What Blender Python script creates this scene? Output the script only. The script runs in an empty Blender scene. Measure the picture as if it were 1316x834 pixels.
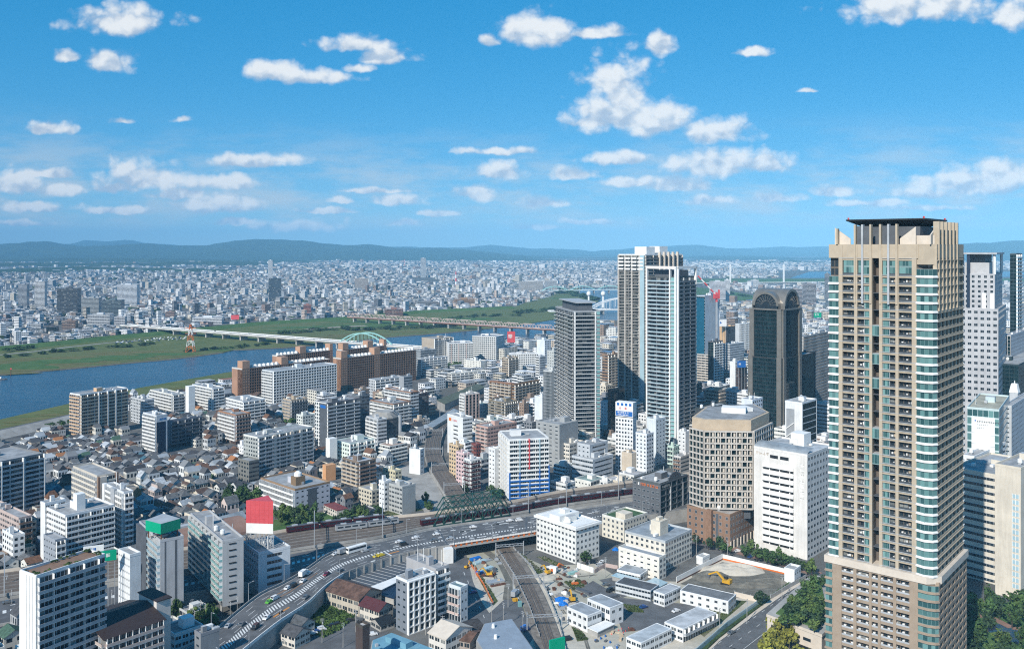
import bpy, math, random
import numpy as np
from mathutils import noise as mnoise, Vector
rnd = random.Random(11)
rad = math.radians
S = bpy.context.scene
COL = S.collection
# ---- camera: level, lens shifted down, 170 m above the ground -------------------------------------------------
FX, CX, HY, CH = 1150.0, 658.0, 319.0, 170.0
cd = bpy.data.cameras.new("camera"); cam = bpy.data.objects.new("camera", cd); COL.objects.link(cam)
cd.sensor_width = 36.0; cd.lens = FX / 1316 * 36.0
cd.shift_y = -(417 - HY) / 1316.0
cd.clip_start = 1.0; cd.clip_end = 200000.0
cam.location = (0, 0, CH); cam.rotation_euler = (rad(90), 0, 0)
S.camera = cam
# ---- view, sun, sky ------------------------------------------------------------------------------------------
S.view_settings.view_transform = 'Standard'; S.view_settings.look = 'None'
S.view_settings.gamma = 1.0; S.view_settings.exposure = 0.2
S.cycles.use_denoising = False; S.cycles.filter_width = 1.15; S.cycles.max_bounces = 4; S.cycles.diffuse_bounces = 2; S.cycles.glossy_bounces = 2
S.cycles.transmission_bounces = 2; S.cycles.volume_bounces = 0
SUN_EL, SUN_AZ = rad(36), rad(180 + 31)           # azimuth clockwise from +Y: behind the camera, to its left
sd = Vector((math.sin(SUN_AZ) * math.cos(SUN_EL), math.cos(SUN_AZ) * math.cos(SUN_EL), math.sin(SUN_EL)))
sl = bpy.data.lights.new("sun", 'SUN'); sl.energy = 4.9; sl.angle = rad(0.5); sl.color = (1.0, 0.95, 0.86)
so = bpy.data.objects.new("sun", sl); COL.objects.link(so)
so.rotation_euler = sd.to_track_quat('Z', 'Y').to_euler()


class G:
    """small helper that writes node trees"""
    def __init__(s, tree): s.t = tree; s.n = tree.nodes; s.l = tree.links; s.n.clear()
    def new(s, kind, **kw):
        x = s.n.new(kind)
        for k, v in kw.items(): setattr(x, k, v)
        return x
    def put(s, sock, v):
        if v is None: return
        if hasattr(v, 'is_linked'): s.l.new(v, sock)
        elif isinstance(v, bpy.types.Node): s.l.new(v.outputs[0], sock)
        else: sock.default_value = v
    def m(s, op, a, b=None, c=None, clamp=False):
        x = s.new('ShaderNodeMath', operation=op, use_clamp=clamp)
        for i, v in enumerate((a, b, c)): s.put(x.inputs[i], v)
        return x.outputs[0]
    def vm(s, op, a, b=None, c=None):
        x = s.new('ShaderNodeVectorMath', operation=op)
        for i, v in enumerate((a, b, c)): s.put(x.inputs[i], v)
        return x.outputs['Value'] if op in ('LENGTH', 'DOT_PRODUCT') else x.outputs[0]
    def mix(s, f, a, b, bt='MIX'):
        x = s.new('ShaderNodeMix', data_type='RGBA', blend_type=bt)
        s.put(x.inputs[0], f)
        for i, v in ((6, a), (7, b)):
            if isinstance(v, tuple) and len(v) == 3: v = (*v, 1)
            s.put(x.inputs[i], v)
        return x.outputs[2]
    def ramp(s, f, a, b, lo=0.0, hi=1.0):
        x = s.new('ShaderNodeMapRange', interpolation_type='SMOOTHSTEP')
        s.put(x.inputs[0], f); s.put(x.inputs[1], a); s.put(x.inputs[2], b); s.put(x.inputs[3], lo); s.put(x.inputs[4], hi)
        return x.outputs[0]
    def noise(s, vec, scale, detail=3.0, rough=0.5):
        x = s.new('ShaderNodeTexNoise'); s.put(x.inputs['Vector'], vec)
        x.inputs['Scale'].default_value = scale; x.inputs['Detail'].default_value = detail; x.inputs['Roughness'].default_value = rough
        return x.outputs[0]


W = bpy.data.worlds.new("World"); S.world = W; W.use_nodes = True
g = G(W.node_tree)
sky = g.new('ShaderNodeTexSky', sky_type='NISHITA'); sky.sun_disc = False
sky.sun_elevation = SUN_EL; sky.sun_rotation = SUN_AZ
sky.air_density = 0.6; sky.dust_density = 0.2; sky.ozone_density = 6.0; sky.altitude = 0
SKY = 0.0875
CLD, CLW = (0.40, 0.50, 0.63), (0.80, 0.82, 0.83)       # shaded and sunlit cloud
tc = g.new('ShaderNodeTexCoord')
sep = g.new('ShaderNodeSeparateXYZ'); g.put(sep.inputs[0], tc.outputs['Generated'])
yy = g.m('MAXIMUM', sep.outputs[1], 0.05)
comb = g.new('ShaderNodeCombineXYZ')
g.put(comb.inputs[0], g.m('DIVIDE', g.m('MULTIPLY', sep.outputs[0], FX / 100), yy))
g.put(comb.inputs[1], g.m('DIVIDE', g.m('MULTIPLY', sep.outputs[2], FX / 100), yy))
p0 = comb.outputs[0]
# every cloud: bearing and height above the horizon, half sizes (hundredths of the focal unit), thickness
CLOUDS = [(160, 32, 68, 24), (87, 74, 17, 11), (138, 85, 32, 18), (352, 95, 42, 20), (398, 101, 54, 13), (466, 60, 48, 14), (490, 75, 40, 17),
 (463, 89, 20, 9), (62, 168, 38, 11), (158, 157, 16, 6), (235, 155, 18, 6), (188, 232, 62, 25), (150, 243, 32, 12), (325, 210, 62, 11),
 (357, 206, 32, 11), (80, 246, 36, 11), (15, 240, 46, 20), (278, 266, 66, 18), (285, 236, 46, 14), (508, 258, 42, 12), (440, 258, 18, 6),
 (608, 250, 31, 16), (632, 222, 42, 15), (690, 45, 50, 31), (765, 44, 38, 11), (632, 55, 16, 10), (848, 62, 17, 18), (792, 108, 42, 40),
 (800, 152, 68, 36), (805, 128, 40, 40), (850, 162, 48, 28), (762, 158, 34, 12), (915, 173, 52, 23), (970, 69, 24, 8), (798, 206, 52, 11), (738, 225, 36, 12),
 (815, 236, 36, 10), (920, 215, 64, 25), (985, 214, 42, 17), (870, 240, 40, 14), (910, 258, 42, 8), (1005, 256, 38, 9), (1077, 248, 34, 10),
 (700, 262, 36, 11), (1150, 12, 86, 32), (1215, 4, 44, 22), (1295, 20, 50, 32), (1255, 238, 80, 22), (1290, 228, 46, 25), (1190, 250, 46, 9),
 (690, 293, 34, 6), (378, 292, 56, 12), (520, 288, 24, 7), (1040, 118, 14, 5),
 (40, 268, 70, 9), (150, 272, 50, 7), (230, 252, 40, 9), (420, 272, 40, 5), (480, 246, 60, 5), (560, 275, 26, 5), (760, 286, 40, 5), (1120, 262, 60, 6), (1200, 268, 50, 6), (60, 225, 40, 8), (640, 196, 50, 7), (30, 288, 50, 5), (300, 286, 30, 6)]
d = None
wob = g.vm('MULTIPLY_ADD', g.vm('SUBTRACT', g.new('ShaderNodeTexNoise').outputs['Color'], (0.5, 0.5, 0.5)), (0.16, 0.10, 0), p0)
nz = [x for x in g.n if x.type == 'TEX_NOISE'][0]; g.put(nz.inputs['Vector'], p0); nz.inputs['Scale'].default_value = 5.0; nz.inputs['Detail'].default_value = 4
WS, YS = g.m('ADD', 0.15, 0.0), g.m('ADD', 0.0, 0.0)
for (a, b, c, e) in CLOUDS:
    s_ = (100.0 / c, 100.0 / e, 0)
    q = g.vm('MULTIPLY_ADD', wob, s_, (-(a - CX) / 100 * s_[0], -(HY - b) / 100 * s_[1], 0))
    if c > 40:
        wq_ = g.m('MAXIMUM', g.m('SUBTRACT', 1.35, g.vm('LENGTH', q)), 0.0); yq_ = g.vm('DOT_PRODUCT', q, (0, 1, 0)); WS = g.m('ADD', WS, wq_); YS = g.m('MULTIPLY_ADD', wq_, yq_, YS)
    q = g.vm('LENGTH', g.vm('MAXIMUM', q, g.vm('MULTIPLY', q, (-1, -1.9, 0))))
    d = q if d is None else g.m('SMOOTH_MIN', d, q, 0.15)
def billow(vec, sc_, det):
    x = g.new('ShaderNodeTexVoronoi', feature='F1', voronoi_dimensions='2D'); g.put(x.inputs['Vector'], vec)
    x.inputs['Scale'].default_value = sc_; x.inputs['Detail'].default_value = det; x.inputs['Roughness'].default_value = 0.47; x.inputs['Lacunarity'].default_value = 2.1; x.normalize = True
    return g.m('SUBTRACT', 1.0, x.outputs['Distance'])
wq = g.vm('MULTIPLY_ADD', g.vm('SUBTRACT', nz.outputs['Color'], (0.5, 0.5, 0.5)), (0.12, 0.12, 0), p0)
wv = g.vm('MULTIPLY', wq, (1.0, 1.25, 0))
b1 = billow(wv, 2.3, 3); b2 = billow(g.vm('ADD', wv, (-0.06, 0.13, 0)), 2.3, 2.0)
n1 = g.noise(p0, 1.7, 7, 0.56)
val = g.m('ADD', g.m('SUBTRACT', 1.0, d), g.m('ADD', g.m('MULTIPLY', g.m('SUBTRACT', b1, 0.66), 2.0), g.m('MULTIPLY', g.m('SUBTRACT', n1, 0.5), 1.1)))
mask = g.m('MULTIPLY', g.ramp(val, -0.18, 0.62), 0.97)
lit = g.ramp(g.m('ADD', g.m('MULTIPLY', g.m('SUBTRACT', b1, b2), 2.3), g.m('MULTIPLY_ADD', g.m('DIVIDE', YS, WS), 0.6, g.m('MULTIPLY', val, 0.10))), -0.42, 0.42)
ccol = g.mix(lit, CLD, CLW)
# thin veil of far cloud low over the horizon
veil = g.noise(g.vm('MULTIPLY', p0, (0.45, 1.7, 0)), 1.6, 6, 0.6)
vband = g.m('MULTIPLY', g.ramp(sep.outputs[2], 0.0, 0.04), g.ramp(sep.outputs[2], 0.15, 0.05))
vm_ = g.m('MULTIPLY', g.m('MULTIPLY', g.ramp(veil, 0.38, 0.68), vband), 0.75)
gam = g.new('ShaderNodeGamma'); g.put(gam.inputs[0], sky.outputs[0]); gam.inputs[1].default_value = 0.39
skyc = g.new('ShaderNodeHueSaturation'); g.put(skyc.inputs['Color'], g.vm('MULTIPLY', gam.outputs[0], (3.4, 3.72, 3.85)))
skyc.inputs['Saturation'].default_value = 1.9
c1 = g.mix(vm_, skyc.outputs[0], (6.2, 6.9, 7.4))
sc = g.vm('SCALE', ccol); g.n[-1].inputs['Scale'].default_value = 1.0 / SKY
c2 = g.mix(g.m('MULTIPLY', mask, g.ramp(sep.outputs[1], 0.05, 0.2)), c1, sc)
bg = g.new('ShaderNodeBackground'); g.put(bg.inputs[0], c2); bg.inputs[1].default_value = SKY
g.l.new(bg.outputs[0], g.new('ShaderNodeOutputWorld').inputs[0])


# ---- geometry helpers ----------------------------------------------------------------------------------------
def gp(px, py, z=0.0):
    """point at height z seen at photo pixel (px, py)"""
    Y = (CH - z) * FX / (py - HY)
    return ((px - CX) / FX * Y, Y)
def DB(py, z=0.0): return (CH - z) * FX / (py - HY)
def pix(x, y, z): return (CX + FX * x / y, HY + (CH - z) * FX / y)


class MB:
    def __init__(s, org=(0, 0, 0)): s.v = []; s.f = []; s.uv = []; s.mi = []; s.org = (*org, 0)[:3] if len(org) == 2 else org
    def face(s, pts, mi=0, uv=None):
        n = len(s.v); s.v += pts; s.f.append(tuple(range(n, n + len(pts)))); s.uv += uv if uv else [(0, 0)] * len(pts); s.mi.append(mi)
    def box(s, o, d, u0, u1, n0, n1, z0, z1, mi=0, top=None):
        nx, ny = d[1], -d[0]
        def P(u, n, z): return (o[0] + d[0] * u + nx * n, o[1] + d[1] * u + ny * n, z)
        a = [P(u0, n0, z0), P(u1, n0, z0), P(u1, n1, z0), P(u0, n1, z0), P(u0, n0, z1), P(u1, n0, z1), P(u1, n1, z1), P(u0, n1, z1)]
        k = len(s.v); s.v += a
        for q in ((0, 1, 2, 3), (7, 6, 5, 4), (4, 5, 1, 0), (5, 6, 2, 1), (6, 7, 3, 2), (7, 4, 0, 3)):
            s.f.append(tuple(k + i for i in q)); s.uv += [(0, 0)] * 4; s.mi.append(mi if top is None or q[0] != 7 or q[1] != 6 else top)
    def cbox(s, x, y, z0, z1, lx, ly, ang=0.0, mi=0, top=None):
        c, n = math.cos(ang), math.sin(ang)
        s.box((x, y), (c, n), -lx / 2, lx / 2, -ly / 2, ly / 2, z0, z1, mi, top)
    def prism(s, pts, z0, z1, mi=0, top=None):
        k = len(pts)
        for i in range(k):
            a, b = pts[i], pts[(i + 1) % k]
            s.face([(*a, z0), (*b, z0), (*b, z1), (*a, z1)], mi)
        s.face([(*p, z1) for p in pts], mi if top is None else top)
    def cyl(s, x, y, z0, z1, r0, r1=None, n=10, mi=0, cap=True):
        r1 = r0 if r1 is None else r1
        a = [(math.cos(2 * math.pi * i / n), math.sin(2 * math.pi * i / n)) for i in range(n)]
        for i in range(n):
            p, q = a[i], a[(i + 1) % n]
            s.face([(x + p[0] * r0, y + p[1] * r0, z0), (x + q[0] * r0, y + q[1] * r0, z0), (x + q[0] * r1, y + q[1] * r1, z1), (x + p[0] * r1, y + p[1] * r1, z1)], mi)
        if cap and r1 > 0: s.face([(x + p[0] * r1, y + p[1] * r1, z1) for p in a], mi)
    def bar(s, a, b, t, mi=0):
        """square bar between two 3-D points"""
        A, B = Vector(a), Vector(b); w = (B - A).normalized()
        u = w.cross(Vector((0, 0, 1)))
        u = Vector((1, 0, 0)) if u.length < 1e-3 else u.normalized()
        v = w.cross(u) * (t / 2); u = u * (t / 2)
        c = [(p + i * u + j * v)[:] for p in (A, B) for i, j in ((-1, -1), (1, -1), (1, 1), (-1, 1))]
        k = len(s.v); s.v += [tuple(x) for x in c]
        for q in ((0, 1, 2, 3), (7, 6, 5, 4), (0, 4, 5, 1), (1, 5, 6, 2), (2, 6, 7, 3), (3, 7, 4, 0)):
            s.f.append(tuple(k + i for i in q)); s.uv += [(0, 0)] * 4; s.mi.append(mi)
    def mesh(s, name, mats):
        me = bpy.data.meshes.new(name)
        o = s.org
        me.from_pydata([(x - o[0], y - o[1], z - o[2]) for x, y, z in s.v], [], s.f)
        if s.f:
            me.uv_layers.new(name="uv").data.foreach_set("uv", [c for t in s.uv for c in t])
            me.polygons.foreach_set("material_index", s.mi)
        for m in (mats if isinstance(mats, (list, tuple)) else [mats]): me.materials.append(m)
        return me
    def build(s, name, mats, parent=None, color=None):
        return put(s.mesh(name, mats), name, parent, (0, 0, 0) if parent else s.org, color)


def put(me, name, parent=None, loc=(0, 0, 0), color=None, rz=0.0):
    o = bpy.data.objects.new(name, me); COL.objects.link(o); o.location = loc
    if rz: o.rotation_euler = (0, 0, rz)
    if parent: o.parent = parent
    if color: o.color = (*color[:3], 1)
    return o
def tag(o, label=None, cat=None, group=None, kind=None):
    for k, v in (("label", label), ("category", cat), ("group", group), ("kind", kind)):
        if v: o[k] = v
    return o
def thing(name, label, cat, loc, group=None, rz=0.0):
    return tag(put(None, name, None, (*loc, 0)[:3], None, rz), label, cat, group)


# ---- materials ----------------------------------------------------------------------------------------------
def mat(name):
    m = bpy.data.materials.new(name); m.use_nodes = True
    g = G(m.node_tree)
    b = g.new('ShaderNodeBsdfPrincipled'); o = g.new('ShaderNodeOutputMaterial'); g.l.new(b.outputs[0], o.inputs[0])
    return m, g, b
def solid(name, col, rough=0.7, var=0.18, scale=0.25, metal=0.0, spec=0.3, bump=0.0, objcol=False):
    m, g, b = mat(name)
    pos = g.new('ShaderNodeNewGeometry').outputs['Position']
    n = g.noise(pos, scale, 5, 0.65)
    c = g.new('ShaderNodeObjectInfo').outputs['Color'] if objcol else (*col, 1)
    f = g.ramp(n, 0.3, 0.7, 1 - var, 1 + var * 0.4)
    v = g.new('ShaderNodeVectorMath', operation='SCALE'); g.put(v.inputs[0], c if objcol else col); g.put(v.inputs['Scale'], f)
    g.put(b.inputs['Base Color'], v.outputs[0]); b.inputs['Roughness'].default_value = rough
    b.inputs['Metallic'].default_value = metal; b.inputs['Specular IOR Level'].default_value = spec
    if bump:
        bp = g.new('ShaderNodeBump'); bp.inputs['Strength'].default_value = bump; g.put(bp.inputs['Height'], g.noise(pos, scale * 4, 6)); g.put(b.inputs['Normal'], bp.outputs[0])
    return m


def facade(name, u0, u1, v0, v1, glass=(0.02, 0.03, 0.04), glass2=(0.25, 0.26, 0.25), p2=0.25, attr=False, rough=0.12, split=0.0, streak=1.0, line=0.0, spec=0.4):
    """wall with one window in every UV cell (u: bays, v: storeys); the wall takes its object's colour (or the attribute Col)"""
    m, g, b = mat(name)
    uv = g.new('ShaderNodeUVMap'); sp = g.new('ShaderNodeSeparateXYZ'); g.put(sp.inputs[0], uv.outputs[0])
    U, V = sp.outputs[0], sp.outputs[1]
    fu, fv = g.m('FRACT', U), g.m('FRACT', V)
    k = g.m('MULTIPLY', g.m('MULTIPLY', g.m('GREATER_THAN', fu, u0), g.m('LESS_THAN', fu, u1)), g.m('MULTIPLY', g.m('GREATER_THAN', fv, v0), g.m('LESS_THAN', fv, v1)))
    if split: k = g.m('MULTIPLY', k, g.m('GREATER_THAN', g.m('ABSOLUTE', g.m('SUBTRACT', fu, (u0 + u1) / 2)), split))
    k = g.m('MULTIPLY', k, g.m('GREATER_THAN', g.m('ABSOLUTE', V), 0.001))
    oi = g.new('ShaderNodeObjectInfo')
    cv = g.new('ShaderNodeCombineXYZ'); g.put(cv.inputs[0], g.m('FLOOR', U)); g.put(cv.inputs[1], g.m('FLOOR', V)); g.put(cv.inputs[2], g.m('MULTIPLY', oi.outputs['Random'], 97.0))
    wn = g.new('ShaderNodeTexWhiteNoise', noise_dimensions='3D'); g.put(wn.inputs['Vector'], cv.outputs[0])
    gsel = g.m('MULTIPLY', g.m('LESS_THAN', wn.outputs[0], p2), g.m('FRACT', g.m('MULTIPLY', wn.outputs[0], 37.0)))
    gc = g.mix(gsel, glass, glass2)
    pos = g.new('ShaderNodeNewGeometry').outputs['Position']
    n1 = g.noise(pos, 0.12, 4, 0.6); n2 = g.noise(g.vm('MULTIPLY', pos, (1, 1, 0.08)), 0.9, 4, 0.7)
    f = g.m('MULTIPLY', g.ramp(n1, 0.3, 0.7, 0.88, 1.04), g.ramp(n2, 0.35, 0.65, 1 - 0.10 * streak, 1.02))
    if line: f = g.m('MULTIPLY', f, g.ramp(fv, 0.02, line, 0.72, 1.0))
    wc = g.new('ShaderNodeVertexColor', layer_name='Col').outputs[0] if attr else oi.outputs['Color']
    sc = g.new('ShaderNodeVectorMath', operation='SCALE'); g.put(sc.inputs[0], wc); g.put(sc.inputs['Scale'], f)
    g.put(b.inputs['Base Color'], g.mix(k, sc.outputs[0], gc))
    g.put(b.inputs['Roughness'], g.m('ADD', 0.75, g.m('MULTIPLY', k, rough - 0.75)))
    b.inputs['Specular IOR Level'].default_value = spec
    return m


ST = dict(
    pun=facade("wall_square_windows", 0.22, 0.78, 0.28, 0.74),
    wid=facade("wall_wide_windows", 0.12, 0.88, 0.30, 0.72, split=0.03),
    rib=facade("wall_ribbon_windows", 0.02, 0.98, 0.36, 0.74, split=0.02),
    apt=facade("wall_balcony_doors", 0.06, 0.94, 0.02, 0.80, p2=0.28, split=0.04),
    bal=facade("wall_painted_balcony_recess", 0.04, 0.96, 0.42, 0.95, glass=(0.03, 0.035, 0.045), p2=0.25),  # dark band paints balcony doors and the shade of their recess
    cur=facade("wall_curtain_glass", 0.04, 0.97, 0.05, 0.93, glass=(0.005, 0.015, 0.018), glass2=(0.012, 0.032, 0.037), p2=0.5, rough=0.05, spec=0.25),
    tea=facade("wall_teal_glass", 0.04, 0.96, 0.10, 0.90, glass=(0.03, 0.085, 0.09), glass2=(0.16, 0.31, 0.30), p2=0.7, rough=0.08),
    slt=facade("wall_narrow_slots", 0.30, 0.70, 0.40, 0.66),
    bla=facade("wall_plain", 2, 3, 2, 3, line=0.0),
)
STA = dict(pun=facade("far_square_windows", 0.2, 0.8, 0.28, 0.75, attr=True, streak=0.3), bal=facade("far_balconies", 0.03, 0.97, 0.42, 0.95, attr=True, streak=0.3),  # far balconies: recess shade painted as a flat dark band
           bla=facade("far_plain", 2, 3, 2, 3, attr=True, streak=0.3))
MT = dict(
    white=solid("white_paint", (0.78, 0.78, 0.76), 0.6, 0.10), grey=solid("grey_paint", (0.40, 0.42, 0.44), 0.6, 0.15), dgrey=solid("dark_grey_paint", (0.10, 0.11, 0.125), 0.6, 0.2),
    black=solid("black_paint", (0.02, 0.022, 0.025), 0.5), roof=solid("roof_membrane", (0.3, 0.3, 0.3), 0.85, 0.35, 0.15, objcol=True),
    obj=solid("painted_panel", (0.5, 0.5, 0.5), 0.65, 0.12, 0.2, objcol=True), brown=solid("brown_tile", (0.25, 0.155, 0.105), 0.7), tan=solid("tan_tile", (0.50, 0.40, 0.29), 0.75, 0.12),
    teal=solid("teal_glass_panel", (0.22, 0.42, 0.42), 0.15, 0.08, spec=0.6), bglass=solid("blue_glass_panel", (0.36, 0.50, 0.56), 0.12, 0.1, spec=0.6), glass=solid("dark_window_glass", (0.02, 0.03, 0.04), 0.08, 0.3, 0.5, spec=0.6),
    navy=solid("navy_tile", (0.015, 0.03, 0.06), 0.5), steel=solid("galvanised_steel", (0.45, 0.47, 0.49), 0.45, 0.1, metal=0.4), conc=solid("concrete", (0.38, 0.37, 0.35), 0.85, 0.28, 0.1),
    asph=solid("asphalt", (0.125, 0.127, 0.132), 0.9, 0.28, 0.12), mark=solid("road_paint", (0.72, 0.72, 0.70), 0.8, 0.25, 0.8), omark=solid("orange_road_paint", (0.55, 0.24, 0.06), 0.8, 0.25, 0.8),
    ball=solid("track_ballast", (0.21, 0.185, 0.16), 0.95, 0.4, 0.4), dgl=solid("smoked_balcony_glass", (0.06, 0.07, 0.08), 0.12, 0.1, spec=0.6), bluegl=solid("blue_curtain_glass", (0.012, 0.10, 0.17), 0.1, 0.2, 0.3, spec=0.6), sleep=solid("sleepers", (0.14, 0.115, 0.095), 0.9, 0.3, 0.5), rust=solid("rusty_steel", (0.14, 0.06, 0.035), 0.85, 0.45, 0.35), rail=solid("rail_steel", (0.30, 0.25, 0.22), 0.4, 0.2, metal=0.5),
    green=solid("green_bridge_paint", (0.018, 0.075, 0.058), 0.55, 0.2), maroon=solid("maroon_train_paint", (0.055, 0.008, 0.012), 0.3, 0.1), sgreen=solid("green_sign_sheet", (0.0, 0.33, 0.18), 0.5, 0.06),
    red=solid("red_sign_sheet", (0.60, 0.085, 0.095), 0.5, 0.1), blue=solid("blue_paint", (0.02, 0.13, 0.42), 0.5, 0.1), yellow=solid("yellow_machine_paint", (0.60, 0.33, 0.02), 0.5, 0.15), orange=solid("orange_paint", (0.62, 0.16, 0.03), 0.5, 0.15),
    tarp=solid("blue_tarpaulin", (0.01, 0.16, 0.55), 0.5, 0.3, 1.0), rubber=solid("tyre_rubber", (0.02, 0.02, 0.02), 0.8), sand=solid("sandy_soil", (0.34, 0.29, 0.22), 0.95, 0.3, 0.12, bump=0.3), soil=solid("grey_soil", (0.17, 0.16, 0.135), 0.95, 0.4, 0.2, bump=0.5),
    abridge=solid("pale_green_bridge_paint", (0.30, 0.55, 0.52), 0.5, 0.1), pinkst=solid("faded_red_steel", (0.52, 0.41, 0.375), 0.7, 0.25, 0.1), trunk=solid("bark", (0.07, 0.05, 0.035), 0.9), cream=solid("cream_stucco", (0.66, 0.60, 0.50), 0.8, 0.15), tin=solid("grey_tin_roof", (0.33, 0.36, 0.38), 0.5, 0.3, 0.2, metal=0.2),
    hroof=solid("tiled_roof", (0.1, 0.1, 0.1), 0.75, 0.4, 0.6, objcol=True), car=solid("car_paint", (0.5, 0.5, 0.5), 0.25, 0.02, objcol=True, spec=0.6), brick=solid("brown_brick", (0.26, 0.155, 0.10), 0.85, 0.22, 0.5), grid=solid("beige_precast", (0.52, 0.485, 0.44), 0.8, 0.15),
    stone=solid("beige_stone", (0.44, 0.37, 0.28), 0.75, 0.10, 0.3), lstone=solid("pale_stone", (0.60, 0.53, 0.45), 0.75, 0.1, 0.3))


# ---- buildings ----------------------------------------------------------------------------------------------
def rect(xl, xc, xr, D, r):
    """footprint of a box building from the photo columns of its left edge, near corner and right edge, the corner's distance and the turn"""
    r = rad(r); X = (xc - CX) / FX * D
    tl, tr = (xl - CX) / FX, (xr - CX) / FX
    dl, dr = (-math.sin(r), math.cos(r)), (math.cos(r), math.sin(r))
    L = (tl * D - X) / (dl[0] - tl * dl[1]) if xl < xc else 14.0
    w = (tr * D - X) / (dr[0] - tr * dr[1]) if xr > xc else 14.0
    if L < 3 or L > 130: L = 22.0
    if w < 3 or w > 140: w = 26.0
    a = (X + dl[0] * L, D + dl[1] * L); c = (X, D); b = (X + dr[0] * w, D + dr[1] * w)
    return [a, c, b, (a[0] + dr[0] * w, a[1] + dr[1] * w)]
def edge(p, q):
    dx, dy = q[0] - p[0], q[1] - p[1]; w = math.hypot(dx, dy)
    return (dx / w, dy / w), w
def inset(pts, t):
    out = []; k = len(pts)
    for i in range(k):
        d0, _ = edge(pts[i - 1], pts[i]); d1, _ = edge(pts[i], pts[(i + 1) % k])
        n0, n1 = (-d0[1], d0[0]), (-d1[1], d1[0])
        c = 1 + n0[0] * n1[0] + n0[1] * n1[1]
        out.append((pts[i][0] + (n0[0] + n1[0]) / c * t, pts[i][1] + (n0[1] + n1[1]) / c * t))
    return out


def share(root, me, name, places, stuff_after=100, color=None):
    for i, p in enumerate(places[:stuff_after]): put(me, name, root, p, color)


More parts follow.
